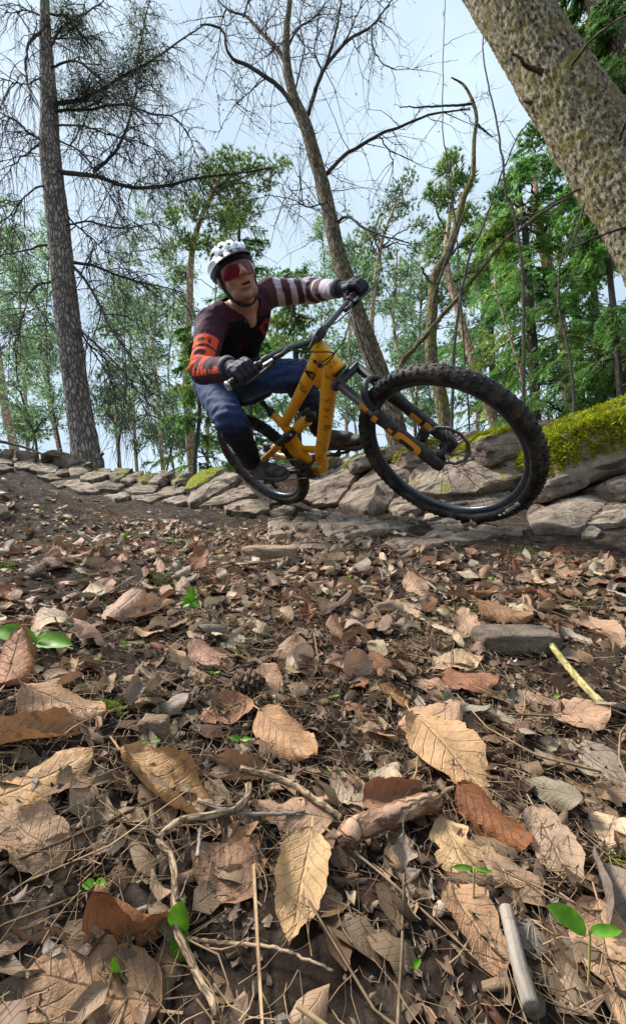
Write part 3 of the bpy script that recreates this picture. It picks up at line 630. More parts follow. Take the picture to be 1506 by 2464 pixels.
def pxr(wpx, pt): return wpx * .5 / F_PX * proj(pt)[2] * .93
def trunk_mesh(pts, Y, ns=28, n=90, bumpy=.05, dY=0.0, ground=True, flare=1.25, seed=1, freq=9.):
    """trunk from (x, y, width) pixels, carried down to the ground"""
    Wd = [W(x, y, Y + dY * i / (len(pts) - 1)) for i, (x, y, _) in enumerate(pts)]; R = [pxr(p[2], q) for p, q in zip(pts, Wd)]
    if ground:
        d0 = nrm(Wd[0] - Wd[1]); d0 = nrm(d0 * .5 + np.array([0, 0, -.6])); gz = H(Wd[0][None, :2])[0]
        ex = max(.15, Wd[0][2] - gz + .25); Wd = [Wd[0] + d0 / abs(d0[2]) * ex] + Wd; R = [R[0] * flare] + R
    path = catmull(Wd, n); rr = np.interp(np.linspace(0, 1, n), np.linspace(0, 1, len(R)), R)
    V, Q, T, B = tube_vf(path, rr, ns); k = n * ns
    c = np.repeat(path, ns, 0); nor = nrm_rows(V[:k] - c); q = B[:k] * [1, 1, .35]
    amp = np.repeat(rr, ns) * bumpy
    V[:k] += nor * (amp * (fbm(q * freq / rr.mean() * .15, 4, seed) + .5 * fbm(q * freq / rr.mean() * .6, 3, seed + 4)))[:, None]
    return MB().add(V, Q, T, bark=B), path, rr
BK_LARCH = bark_mat('bark_larch', (.09, .077, .068), (.29, .245, .21), (.50, .43, .37), moss=(.20, .17, .02), plates=26, moss_amt=.12, bump=1, bdist=.02)
BK_OAK = bark_mat('bark_grey_brown', (.05, .04, .028), (.19, .15, .10), (.34, .27, .185), moss=(.12, .12, .018), plates=30, stretch=.2, moss_amt=.42, bump=1, bdist=.018)
BK_SPRUCE = mat('bark_spruce_flaky', [(.05, .042, .025), (.20, .165, .105), (.31, .265, .18), (.46, .40, .28)], scale=46, detail=10, rough=.92, spec=.12, bump=1.0, bscale=52, coord='bark', stretch=(1, 1, .5), wear=((.24, .205, .065), 7, .36), bdist=.035, span=.22)
BK_PINE = bark_mat('bark_pine_orange', (.20, .125, .09), (.52, .33, .225), (.70, .50, .37), plates=16, stretch=.3, bump=.7)
BK_MOSS = bark_mat('bark_mossy', (.035, .03, .02), (.17, .14, .09), (.30, .25, .17), moss=(.16, .155, .02), plates=24, moss_amt=.62, bump=.8)
BK_TWIG = bark_mat('bark_twig', (.04, .035, .032), (.09, .077, .068), (.17, .145, .12), plates=40, moss=(.06, .065, .03), moss_amt=.3, bump=.4)
def foliage_mat(name, a, b, c, tr=.45):
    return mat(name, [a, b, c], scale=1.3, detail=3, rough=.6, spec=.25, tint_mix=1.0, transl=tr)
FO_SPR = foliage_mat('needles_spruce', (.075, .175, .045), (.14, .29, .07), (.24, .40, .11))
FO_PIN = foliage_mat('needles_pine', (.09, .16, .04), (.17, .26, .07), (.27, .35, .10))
FO_FAR = foliage_mat('needles_far_hazed', (.19, .33, .18), (.27, .42, .21), (.37, .51, .27))  # distance haze is mixed into these paler needle colours
def tree(name, label, base, cat='tree'):
    return thing(name, label, cat, base)

# ---- the larch at the left
rng = np.random.default_rng(1)
YL = 5.2
mbv, path, rr = trunk_mesh([(209, 1106, 68), (186, 948, 58), (160, 733, 57), (138, 516, 53), (122, 361, 48), (120, 258, 40), (112, 120, 30), (109, 20, 22), (106, -120, 15), (104, -330, 6)], YL, ns=40, n=190, bumpy=.10, seed=3, freq=14)
t = tree('larch_tree', 'tall bare larch with thick grey trunk and drooping twigs behind the stone bank', path[0])
tr_ = put('trunk', mbv, BK_LARCH, t, bark=True)
larch_limbs = [
 ([(135,412),(175,416),(240,424),(300,446),(350,456),(420,446),(500,428),(580,414),(650,404)], 12, -.2, 26), ([(225,415),(262,380),(290,340),(318,270),(332,200),(331,120),(345,40),(365,-40)], 8, -.1, 24),
 ([(120,252),(180,240),(250,215),(320,178),(400,130),(485,70)], 11, .3, 26), ([(128,270),(200,262),(290,245),(370,270),(420,282),(455,330),(468,370)], 7, .5, 18),
 ([(106,345),(70,320),(30,290),(-20,262)], 7, -.4, 12), ([(102,342),(70,365),(30,400),(-10,440)], 6, .3, 10), ([(122,438),(70,470),(30,500),(-10,560)], 5, -.5, 10),
 ([(160,542),(210,536),(270,548),(330,546),(372,540),(410,552)], 5, .4, 14), ([(178,632),(230,640),(280,662),(330,678),(390,690),(440,702)], 8, .5, 20),
 ([(176,640),(215,690),(255,760),(300,830),(340,890),(372,960)], 8, -.4, 20), ([(190,790),(240,840),(290,890),(330,950),(362,1010)], 6, -.6, 16), ([(196,800),(225,850),(262,910),(280,990),(330,1060)], 5, .5, 12),
 ([(120,590),(70,600),(20,618),(-20,640)], 6, .3, 10), ([(128,680),(90,684),(60,720),(40,790),(10,840)], 5, -.3, 12), ([(140,800),(110,760),(100,730),(88,718)], 5, .2, 4),
 ([(112,120),(160,60),(220,20),(280,-30)], 7, .2, 14), ([(110,90),(150,95),(200,40),(205,-30)], 6, .6, 10), ([(114,60),(70,110),(72,190),(98,262)], 8, -.5, 10),
 ([(125,160),(180,145),(240,190),(290,230),(320,300)], 6, -.5, 16), ([(118,30),(175,60),(205,100),(245,110)], 6, .3, 12), ([(130,330),(190,360),(240,430),(290,520),(330,600)], 5, -.4, 14),
 ([(150,500),(200,560),(250,600),(300,640),(345,720)], 5, .6, 14), ([(108,40),(50,20),(0,40)], 5, .2, 10), ([(115,180),(60,200),(10,190)], 4, -.2, 10), ([(120,300),(200,310),(290,330),(360,350),(430,400)], 5, -.3, 16)]
tw = MB(); lp = []
for pts, wpx, dY, ct in larch_limbs:
    pa = pxpath(pts, YL - .05, dY * 1.2, 30); pa[1:] += np.cumsum(rng.normal(0, .007, (29, 3)), 0); r0 = pxr(wpx, pa[0]); R = np.linspace(r0, r0 * .25, 30)
    put('branch', add_tube(MB(), pa, R, 8), BK_TWIG, t, bark=True)
    L = np.linalg.norm(np.diff(pa, axis=0), axis=1).sum()
    PT = twigs_on(tw, pa, int(ct * 2.2), .25, .95, .75, rng, r0=.0075, sub=6, subl=.5)
    lp.append(pa)
put('twigs', tw, BK_TWIG, t, bark=True)['kind'] = 'stuff'
# dense needle-bearing spurs on two upper boughs
nb = MB()
for pa, cnt in ((lp[2], 2600), (lp[0][14:], 900), (lp[1][18:], 400), (lp[19], 700)):
    tt = rng.uniform(.12, .75, cnt); p, tg = sample_path(pa, tt); p = p + rng.normal(0, 1, (cnt, 3)) * [.16, .2, .09] - [0, 0, .10]
    p = np.repeat(p, 5, 0) + rng.normal(0, .02, (cnt * 5, 3)); d = rng.normal(0, 1, (cnt * 5, 3)) - [0, 0, .4]
    blades(nb, p, d, rng.uniform(.03, .07, cnt * 5), .005, rng, tint=np.full((cnt * 5, 1), .35) * [1.0, .95, .7])
put('foliage', nb, FO_PIN, t, tint=True, smooth=False)['kind'] = 'stuff'


# ---- the bare deciduous tree in the middle
YC = 6.0
mbv, path, rr = trunk_mesh([(968, 1105, 58), (945, 1010, 54), (912, 900, 50), (860, 760, 45), (828, 660, 42), (806, 580, 38), (780, 460, 36), (755, 370, 33), (735, 300, 32), (705, 230, 26), (690, 150, 21), (690, 70, 16), (697, 0, 13), (705, -160, 6)], YC, ns=32, n=170, bumpy=.10, seed=7, freq=14)
t = tree('oak_tree', 'leaning bare deciduous tree rising behind the raised handlebar', path[0])
put('trunk', mbv, BK_OAK, t, bark=True)
oak_limbs = [
 ([(733,300),(705,255),(675,215),(640,188),(600,160),(560,142),(545,118),(538,80),(515,64),(486,62)], 13, -.3), ([(692,160),(668,125),(640,95),(610,62),(585,40),(545,24),(520,0)], 12, .5),
 ([(742,275),(776,175),(827,103),(889,67),(920,36),(950,-10)], 11, .2), ([(757,218),(791,134),(812,52),(830,-20)], 9, -.4), ([(893,66),(897,108),(920,150),(941,165)], 5, 0),
 ([(784,420),(832,371),(910,325),(961,307),(1034,278),(1090,266),(1131,263)], 10, .1), ([(803,540),(838,526),(879,557),(935,573),(990,583)], 8, -.6), ([(690,120),(720,70),(760,40),(800,-10)], 7, .6),
 ([(545,24),(535,50),(525,120),(508,200)], 4, .2), ([(585,40),(600,0),(610,-40)], 5, 0), ([(660,112),(650,130),(620,150)], 4, .3), ([(848,92),(860,120),(880,130)], 3, .2), ([(879,557),(905,610),(915,650),(890,720),(880,790)], 4, -.4),
 ([(700,235),(720,190),(735,120),(728,60),(740,0)], 6, .7), ([(776,175),(760,120),(765,60),(775,0)], 5, -.3), ([(910,325),(940,372),(945,430)], 4, .1), ([(560,142),(575,175),(562,205)], 3, .1), ([(800,480),(750,500),(700,480),(640,470)], 4, -.8), ([(790,520),(740,490),(690,440),(650,420)], 3, .8),
 ([(827,103),(850,60),(870,10),(880,-30)], 5, .4), ([(640,188),(600,220),(560,260),(520,330)], 3.5, -.5), ([(640,95),(640,40),(660,-10)], 4, -.4)]
tw = MB()
for pts, wpx, dY in oak_limbs:
    pa = pxpath(pts, YC, dY * 1.4, 30); pa[1:] += np.cumsum(rng.normal(0, .006, (29, 3)), 0); r0 = pxr(wpx, pa[0])
    put('branch', add_tube(MB(), pa, np.linspace(r0, r0 * .3, 30), 8), BK_TWIG, t, bark=True)
    L = np.linalg.norm(np.diff(pa, axis=0), axis=1).sum()
    twigs_on(tw, pa, int(7 * L), .3, 1.3, .15, rng, r0=.0075, sub=4, t0=.15, subl=.55)
pa = path[60:]; twigs_on(tw, pa, 40, .3, 1.6, .2, rng, r0=.007, sub=4)
put('twigs', tw, BK_TWIG, t, bark=True)['kind'] = 'stuff'
# withered buds and last leaves
cnt = 1500; vv = np.concatenate(tw.V); p = vv[rng.integers(0, len(vv), cnt)]; nb = MB()
blades(nb, p, rng.normal(0, 1, (cnt, 3)), rng.uniform(.02, .05, cnt), .011, rng, tint=np.full((cnt, 3), .45)); put('buds', nb, BK_TWIG, t, smooth=False)['kind'] = 'stuff'

# ---- the big spruce trunk leaning in at the upper right
YB = 2.6
def big_trunk():
    pts = [(1745, 850, 330), (1625, 660, 300), (1525, 490, 285), (1415, 315, 262), (1310, 152, 232), (1212, 0, 205), (1095, -190, 165), (980, -400, 120)]
    Wd = [W(x, y, YB) for x, y, _ in pts]; R = [.262, .256, .248, .240, .228, .216, .20, .17]
    gz = H(Wd[0][None, :2])[0]; d0 = nrm(Wd[0] - Wd[1]); d0 = nrm(d0 + np.array([0, 0, -.8])); ex = max(.3, Wd[0][2] - gz + .3)
    Wd = [Wd[0] + d0 / abs(d0[2]) * ex] + Wd; R = [.36] + R
    n, ns = 330, 160; pa = catmull(Wd, n); r_ = np.interp(np.linspace(0, 1, n), np.linspace(0, 1, len(R)), R)
    V, Q, T, B = tube_vf(pa, r_, ns); k = n * ns; nor = nrm_rows(V[:k] - np.repeat(pa, ns, 0)); q = B[:k]
    wq = np.stack([fbm(q * 24 + o_, 2, 3) for o_ in (0, 31, 67)], 1); d1, d2 = worley(q * [34, 34, 17] + .9 * wq, 5)
    edge = np.clip((d2 - d1) / .28, 0, 1); lev = hash3(*(np.floor(q * [30, 30, 20]).astype(np.int64).T), 3)
    rg1 = 1 - np.abs(fbm(q * [40, 40, 15] + .6 * wq, 3, 12)); rg2 = 1 - np.abs(fbm(q * [95, 95, 48], 3, 15)); disp = .0030 * edge ** .6 - .014 * rg1 ** 5 - .006 * rg2 ** 6 + .022 * fbm(q * [6, 6, 3], 4, 8) + .004 * fbm(q * 70, 3, 9) + .003
    V[:k] += nor * disp[:, None]
    return MB().add(V, Q, T, bark=B), pa, r_
mbv, pathB, rB = big_trunk()
t = tree('spruce_tree', 'thick spruce trunk with flaky yellowish bark leaning across the upper right corner', pathB[0])
put('trunk', mbv, BK_SPRUCE, t, bark=True)
def snag(pts, d, wpx, mt=BK_TWIG, n=20, jit=.01):
    """branch stub between pixel points at depth d (start..end)"""
    pw = [P(x, y, dd) for (x, y), dd in zip(pts, d)]; pa = catmull(pw, n); pa[1:] += np.cumsum(rng.normal(0, jit * .2, (n - 1, 3)), 0)
    r0 = pxr(wpx, pa[0]); return add_tube(MB(), pa, np.linspace(r0, r0 * .35, n), 8), pa
for pts, d, wp in (([(1302,172),(1275,160),(1255,145),(1232,125)], (3.0,2.9,2.85,2.8), 14), ([(1372,158),(1400,125),(1440,80),(1480,45),(1530,15)], (2.8,2.75,2.7,2.65,2.6), 9),
                   ([(1395,455),(1345,485),(1285,520),(1240,545),(1200,590)], (3.0,3.0,3.0,3.0,3.0), 6), ([(1510,545),(1455,560),(1400,585),(1365,600)], (2.7,2.7,2.7,2.7), 8),
                   ([(1490,335),(1500,300),(1520,270)], (2.6,2.5,2.45), 10), ([(1278,250),(1272,244),(1262,240)], (2.9,2.85,2.8), 10), ([(1405,490),(1385,560),(1360,620)], (2.9,2.9,2.9), 6)):
    b_, pa = snag(pts, d, wp); put('branch', b_, BK_TWIG if wp != 9 else BK_MOSS, t, bark=True)

# ---- generic conifers
def add_clump(mb, c, r, rng, dens, ln, wd, shade):
    """tufts of needles around c; r = radii"""
    n = int(dens); v = nrm_rows(rng.normal(0, 1, (n, 3))) * (rng.random((n, 1)) ** .45); p = c + v * r
    p[:, 2] += .25 * r[2] * fbm(p * 2.3, 2, 5); up = nrm_rows(v * .8 + [0, 0, .55] + rng.normal(0, .35, (n, 3)))
    m = 11; pp = np.repeat(p, m, 0); d = np.repeat(up, m, 0) + rng.normal(0, .55, (n * m, 3)); tl = np.repeat(rng.uniform(.6, 1.25, (n, 1)), m, 0) * shade
    blades(mb, pp, d, rng.uniform(.7, 1.2, n * m) * ln, wd, rng, tint=np.clip(tl * [1, 1, 1], 0, 2)); return p
def pine(name, label, pts, Y, clumps, seed, fo=FO_PIN, bk=BK_PINE, dens=1.0, ln=.15, shade=1.0, twig=10, limbs=True):
    rg = np.random.default_rng(seed); mbv, pa, rr_ = trunk_mesh(pts, Y, ns=14, n=60, bumpy=.08, seed=seed)
    t = tree(name, label, pa[0]); put('trunk', mbv, bk, t, bark=True); fol = MB(); tw = MB()
    for cx_, cy_, cr_ in clumps:
        Yc = Y + rg.uniform(-1, 1) * min(1.2, Y * .08); c = W(cx_, cy_, Yc); d = proj(c)[2]; rw = cr_ * d / F_PX
        r = np.array([rw, rw * .8, rw * .62]); add_clump(fol, c, r, rg, 75 * dens * (cr_ / 40) ** 2, ln, ln * .10, shade)
        dist = np.linalg.norm(pa - (c - [0, 0, .3 * rw]), axis=1) + np.where(pa[:, 2] > c[2], 5, 0); k = int(np.argmin(dist)); s = pa[max(0, k - 2)]
        if limbs:
            mid = .5 * (s + c) + [0, 0, .12 * np.linalg.norm(c - s)] + rg.normal(0, .1, 3); bp = catmull([s, mid, c], 14)
            bp[1:-1] += rg.normal(0, .03, (12, 3)); add_tube(tw, bp, np.linspace(rr_[max(0, k - 2)] * .35 + .01, .012, 14), 5)
            twigs_on(tw, bp, twig, rw * .4, rw * 1.3, .1, rg, r0=.012, sub=3, t0=.4, up=.2)
    put('foliage', fol, fo, t, tint=True, smooth=False)['kind'] = 'stuff'
    if tw.n: put('branches', tw, BK_TWIG, t, bark=True)['kind'] = 'stuff'
    return t
def spruce(name, label, pts, Y, seed, nb, blen, t0=.05, t1=1., fo=FO_SPR, dens=1.0, droop=.45, ln=.085, shade=1.0, bk=BK_TWIG, taper=.6, trunk=True):
    """drooping boughs all the way up; every bough carries side sprays set with needles"""
    rg = np.random.default_rng(seed); mbv, pa, rr_ = trunk_mesh(pts, Y, ns=12, n=60, bumpy=.06, seed=seed)
    t = tree(name, label, pa[0]); put('trunk', mbv, bk, t, bark=True); fol = MB(); tw = MB()
    hs = np.sort(rg.uniform(t0, t1, nb)); p0, _ = sample_path(pa, hs); az = rg.uniform(0, 2 * np.pi, nb); L = blen * (1 - taper * hs) * rg.uniform(.55, 1.15, nb)
    s = np.linspace(0, 1, 12); out = np.stack([np.cos(az), np.sin(az), np.zeros(nb)], 1)
    PT = p0[:, None] + out[:, None] * (L[:, None] * s)[:, :, None]; PT[:, :, 2] += L[:, None] * (.12 * s - droop * s ** 1.7 + .18 * s ** 4)[None]
    PT[:, 1:] += np.cumsum(rg.normal(0, .012, (nb, 11, 3)) * L[:, None, None], 1)
    batch_tubes(tw, PT, (.012 * L)[:, None] * (1.1 - s)[None], ns=4)
    nt_ = int(34 * dens)                                      # side sprays per bough
    par = np.repeat(np.arange(nb), nt_); u = rg.uniform(.12, 1, nb * nt_); kk = u * 11; ii = np.minimum(kk.astype(int), 10); f = (kk - ii)[:, None]
    q = PT[par, ii] * (1 - f) + PT[par, ii + 1] * f; tg = nrm_rows(PT[par, ii + 1] - PT[par, ii]); side = nrm_rows(np.cross(tg, [0, 0, 1.])) * rg.choice([-1, 1], (len(par), 1))
    d = nrm_rows(tg * .75 + side * rg.uniform(.5, 1, (len(par), 1)) + rg.normal(0, .18, (len(par), 3)) - [0, 0, .25]); l2 = L[par] * .34 * (1.1 - .75 * u) * rg.uniform(.6, 1.3, len(par)) + .08
    s2 = np.linspace(0, 1, 5); P2 = q[:, None] + d[:, None] * (l2[:, None] * s2)[:, :, None]; P2[:, :, 2] -= (.3 * l2)[:, None] * s2[None] ** 2
    batch_tubes(tw, P2[::2, ::2], np.broadcast_to(.006 * (1.1 - s2[::2])[None], (len(par[::2]), 3)))
    nn_ = 24; par2 = np.repeat(np.arange(len(par)), nn_); u2 = rg.uniform(0, 1, len(par2)); k2 = u2 * 4; i2 = np.minimum(k2.astype(int), 3); f2 = (k2 - i2)[:, None]
    q2 = P2[par2, i2] * (1 - f2) + P2[par2, i2 + 1] * f2; tg2 = nrm_rows(P2[par2, i2 + 1] - P2[par2, i2])
    d2 = nrm_rows(tg2 * .9 + nrm_rows(rg.normal(0, 1, (len(par2), 3)) * [1, 1, .45]) * .75)
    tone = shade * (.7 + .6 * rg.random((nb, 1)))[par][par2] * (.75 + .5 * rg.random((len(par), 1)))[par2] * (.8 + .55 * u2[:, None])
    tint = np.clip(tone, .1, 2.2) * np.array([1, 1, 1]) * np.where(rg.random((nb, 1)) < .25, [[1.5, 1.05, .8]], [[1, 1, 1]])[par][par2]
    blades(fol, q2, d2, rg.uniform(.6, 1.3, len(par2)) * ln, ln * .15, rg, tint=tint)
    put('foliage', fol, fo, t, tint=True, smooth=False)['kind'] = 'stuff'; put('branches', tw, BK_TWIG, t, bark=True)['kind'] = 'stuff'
    return t
# pines
def region(x0, x1, y0, y1, n, r0, r1, seed):
    rg = np.random.default_rng(seed); return [(rg.uniform(x0, x1), rg.uniform(y0, y1), rg.uniform(r0, r1)) for _ in range(n)]
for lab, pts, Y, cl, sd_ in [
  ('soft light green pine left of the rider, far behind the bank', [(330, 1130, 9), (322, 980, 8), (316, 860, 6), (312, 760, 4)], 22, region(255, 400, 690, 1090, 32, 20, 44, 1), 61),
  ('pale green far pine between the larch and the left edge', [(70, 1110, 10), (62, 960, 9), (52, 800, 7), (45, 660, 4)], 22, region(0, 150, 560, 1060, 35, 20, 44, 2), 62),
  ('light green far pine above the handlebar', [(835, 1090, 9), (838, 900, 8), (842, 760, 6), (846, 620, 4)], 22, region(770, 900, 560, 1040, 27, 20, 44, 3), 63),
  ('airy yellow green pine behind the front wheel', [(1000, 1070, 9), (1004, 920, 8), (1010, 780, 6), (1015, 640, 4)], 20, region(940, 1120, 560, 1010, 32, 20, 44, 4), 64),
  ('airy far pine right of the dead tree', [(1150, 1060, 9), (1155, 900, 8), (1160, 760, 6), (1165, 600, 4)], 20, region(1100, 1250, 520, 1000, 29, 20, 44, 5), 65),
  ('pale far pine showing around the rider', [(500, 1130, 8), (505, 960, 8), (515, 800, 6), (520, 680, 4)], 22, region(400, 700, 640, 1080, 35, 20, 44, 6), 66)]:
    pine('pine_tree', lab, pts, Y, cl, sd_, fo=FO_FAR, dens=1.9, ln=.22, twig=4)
pine('pine_tree', 'slender pine with dome of light green needles behind the helmet', [(462, 1125, 22), (451, 948, 20), (447, 862, 19), (456, 754, 18), (458, 668, 17), (465, 590, 15), (490, 510, 12), (530, 430, 8)], 12.5,
     [(500,410,34),(550,395,42),(605,400,42),(660,402,30),(690,395,18),(520,450,36),(575,460,40),(470,500,40),(540,530,50),(600,510,36),(450,580,36),(505,590,42),(395,610,34),(420,520,26),(430,660,24),(640,450,25)], 31, dens=1.9, shade=1.35)
pine('pine_tree', 'pine with reddish bare trunk right of the mossy forked tree', [(1200, 1060, 26), (1158, 925, 23), (1120, 810, 21), (1098, 730, 19), (1080, 668, 17), (1072, 600, 14), (1085, 500, 10), (1095, 400, 5)], 11,
     [(1080,400,36),(1110,440,38),(1070,480,34),(1040,460,26),(1120,520,34),(1060,560,34),(1130,590,30),(1040,620,28),(1160,650,30),(1090,370,20)], 32, dens=1.8, shade=1.35)
pine('pine_tree', 'thin orange barked pine just beyond the gloved hand', [(910, 900, 15), (895, 800, 13), (897, 720, 12), (907, 640, 11), (925, 560, 8), (960, 470, 5)], 14,
     [(960,455,32),(985,425,24),(930,510,40),(900,560,34),(975,500,34),(1010,540,30),(880,620,30),(940,620,28),(1000,600,28)], 33, dens=1.4)
pine('pine_tree', 'pale forked pine standing among the green boughs at the right', [(1372, 1000, 30), (1362, 850, 28), (1345, 770, 27), (1330, 700, 27), (1316, 640, 25), (1303, 580, 22), (1290, 480, 16), (1280, 380, 9)], 9.5,
     [(1250,420,40),(1320,400,46),(1290,330,40),(1380,480,40),(1200,480,36)], 34, dens=1.6, fo=FO_SPR)
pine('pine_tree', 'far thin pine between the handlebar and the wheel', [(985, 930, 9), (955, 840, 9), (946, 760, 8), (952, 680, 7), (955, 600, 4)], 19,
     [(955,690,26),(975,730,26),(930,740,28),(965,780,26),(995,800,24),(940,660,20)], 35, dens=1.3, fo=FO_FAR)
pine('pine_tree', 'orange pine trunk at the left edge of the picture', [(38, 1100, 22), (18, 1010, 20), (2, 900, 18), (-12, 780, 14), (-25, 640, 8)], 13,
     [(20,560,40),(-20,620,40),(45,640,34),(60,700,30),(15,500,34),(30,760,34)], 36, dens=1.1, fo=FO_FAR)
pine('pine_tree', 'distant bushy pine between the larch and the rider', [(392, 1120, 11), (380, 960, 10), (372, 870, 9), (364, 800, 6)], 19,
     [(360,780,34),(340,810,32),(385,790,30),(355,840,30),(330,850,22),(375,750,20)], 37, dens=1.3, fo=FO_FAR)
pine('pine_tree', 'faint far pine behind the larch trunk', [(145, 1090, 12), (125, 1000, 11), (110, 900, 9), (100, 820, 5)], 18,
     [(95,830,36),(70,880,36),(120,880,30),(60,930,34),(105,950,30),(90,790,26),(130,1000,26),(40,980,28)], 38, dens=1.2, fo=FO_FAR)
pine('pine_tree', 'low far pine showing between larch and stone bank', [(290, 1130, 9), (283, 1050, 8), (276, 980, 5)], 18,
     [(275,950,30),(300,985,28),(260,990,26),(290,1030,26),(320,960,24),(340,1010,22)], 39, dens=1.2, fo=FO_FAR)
# spruces and hemlocks
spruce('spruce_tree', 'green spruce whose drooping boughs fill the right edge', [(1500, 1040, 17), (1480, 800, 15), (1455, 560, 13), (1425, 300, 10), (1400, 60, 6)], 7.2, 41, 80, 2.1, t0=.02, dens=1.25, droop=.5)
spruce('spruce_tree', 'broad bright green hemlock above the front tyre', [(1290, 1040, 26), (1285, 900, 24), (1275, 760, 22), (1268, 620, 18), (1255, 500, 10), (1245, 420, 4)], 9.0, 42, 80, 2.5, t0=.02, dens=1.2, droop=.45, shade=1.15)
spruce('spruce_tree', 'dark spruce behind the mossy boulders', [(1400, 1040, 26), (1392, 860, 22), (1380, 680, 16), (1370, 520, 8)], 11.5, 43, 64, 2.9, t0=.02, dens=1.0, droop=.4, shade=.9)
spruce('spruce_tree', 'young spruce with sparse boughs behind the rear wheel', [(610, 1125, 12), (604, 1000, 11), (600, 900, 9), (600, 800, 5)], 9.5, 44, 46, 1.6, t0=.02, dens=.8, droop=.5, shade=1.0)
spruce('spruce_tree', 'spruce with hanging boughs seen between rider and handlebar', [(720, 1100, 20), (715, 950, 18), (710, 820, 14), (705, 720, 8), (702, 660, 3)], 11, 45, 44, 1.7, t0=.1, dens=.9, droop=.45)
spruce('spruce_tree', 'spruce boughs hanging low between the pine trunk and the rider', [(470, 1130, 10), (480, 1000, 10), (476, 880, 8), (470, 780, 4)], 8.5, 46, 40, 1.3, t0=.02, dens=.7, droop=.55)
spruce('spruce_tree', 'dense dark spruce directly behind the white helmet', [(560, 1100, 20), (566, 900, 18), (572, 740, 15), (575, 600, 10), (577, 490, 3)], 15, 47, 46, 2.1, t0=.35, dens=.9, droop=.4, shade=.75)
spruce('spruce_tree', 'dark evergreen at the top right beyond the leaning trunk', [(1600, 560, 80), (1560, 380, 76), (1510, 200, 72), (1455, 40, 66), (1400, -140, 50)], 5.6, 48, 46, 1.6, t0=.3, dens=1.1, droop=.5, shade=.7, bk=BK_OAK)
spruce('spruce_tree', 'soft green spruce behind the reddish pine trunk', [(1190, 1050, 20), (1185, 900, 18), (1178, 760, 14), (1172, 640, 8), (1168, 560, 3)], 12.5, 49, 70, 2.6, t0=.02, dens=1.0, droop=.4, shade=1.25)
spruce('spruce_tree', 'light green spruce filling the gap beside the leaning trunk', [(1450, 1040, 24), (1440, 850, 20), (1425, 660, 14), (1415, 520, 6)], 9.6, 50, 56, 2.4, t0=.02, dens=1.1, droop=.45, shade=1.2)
# ---- the mossy snag with its leaning poles
YS = 7.0
mbv, path, rr = trunk_mesh([(1085, 1090, 40), (1072, 1027, 36), (1058, 943, 33), (1040, 877, 31), (1036, 819, 29), (1040, 740, 27), (1046, 665, 25), (1071, 621, 24), (1095, 555, 21), (1113, 480, 17), (1136, 423, 12), (1140, 335, 10), (1146, 289, 9), (1138, 248, 8), (1116, 206, 6), (1085, 186, 3)], YS, ns=20, n=170, bumpy=.12, seed=17, freq=14)
t = tree('dead_tree', 'broken mossy dead tree with crooked top behind the front wheel', path[0])
put('trunk', mbv, BK_MOSS, t, bark=True); tw = MB()
for pts, wpx, dY, mt, ct in (([(1142,250),(1065,255),(1010,254),(964,252)], 6, .2, BK_TWIG, 6), ([(1036,800),(1050,700),(1085,590),(1119,500)], 9, -.4, BK_TWIG, 6),
                         ([(1146,300),(1160,310),(1190,330)], 6, .2, BK_TWIG, 4), ([(1040,690),(1022,660),(1010,640)], 8, -.2, BK_MOSS, 3), ([(1112,480),(1090,450),(1080,420)], 5, .2, BK_TWIG, 5)):
    pa = pxpath(pts, YS, dY, 24); pa[1:] += np.cumsum(rng.normal(0, .006, (23, 3)), 0); r0 = pxr(wpx, pa[0]); put('branch', add_tube(MB(), pa, np.linspace(r0, r0 * .4, 24), 8), mt, t, bark=True)
    twigs_on(tw, pa, ct, .1, .5, .1, rng, r0=.006, sub=2)
put('twigs', tw, BK_TWIG, t, bark=True)['kind'] = 'stuff'
def pole(name, label, pts, Y, dY, wpx, mt, ct, tip=.35, n=60):
    pa = pxpath(pts, Y, dY, n); pa[1:] += np.cumsum(rng.normal(0, .006, (n - 1, 3)), 0)
    gz = H(pa[:1, :2])[0]
    if pa[0][2] > gz - .1: pa = np.vstack([np.linspace(pa[0] + [0, 0, gz - pa[0][2] - .1], pa[0], 8)[:-1], pa])
    r0 = pxr(wpx, pa[-n]); t = tree(name, label, pa[0]); put('trunk', add_tube(MB(), pa, np.linspace(r0, r0 * tip, len(pa)), 10), mt, t, bark=True)
    tw = MB(); twigs_on(tw, pa, ct, .15, .7, .25, rng, r0=.006, sub=3, t0=.35); put('twigs', tw, BK_TWIG, t, bark=True)['kind'] = 'stuff'; return t
pole('leaning_stem', 'dark mossy stem leaning diagonally from the wheel toward the big spruce', [(950, 1100), (962, 890), (1000, 840), (1040, 793), (1124, 687), (1203, 585), (1265, 532), (1340, 485), (1400, 440)], 6.4, -.8, 17, BK_MOSS, 14)
pole('thin_stem', 'slender bare stem rising beside the crooked dead tree', [(1085, 1080), (1090, 800), (1119, 625), (1150, 559), (1173, 500), (1209, 402), (1240, 330), (1266, 289)], 6.0, .2, 9, BK_TWIG, 14)
pole('thin_stem', 'dark stem hanging between the dead tree and the big spruce', [(1260, 1080), (1262, 700), (1237, 516), (1219, 464), (1214, 361), (1198, 258), (1178, 144), (1175, 40)], 5.4, .2, 10, BK_TWIG, 18)
pole('thin_stem', 'thin whip of a stem standing in the open sky', [(1130, 1060), (1105, 600), (1080, 387), (1070, 335), (1067, 180), (1070, 0), (1072, -120)], 5.8, .0, 5, BK_TWIG, 6)
pole('thin_stem', 'curved twiggy stem in the gap right of the dead tree', [(1300, 1060), (1250, 900), (1210, 760), (1192, 700), (1190, 660)], 8.0, .0, 7, BK_PINE, 10)
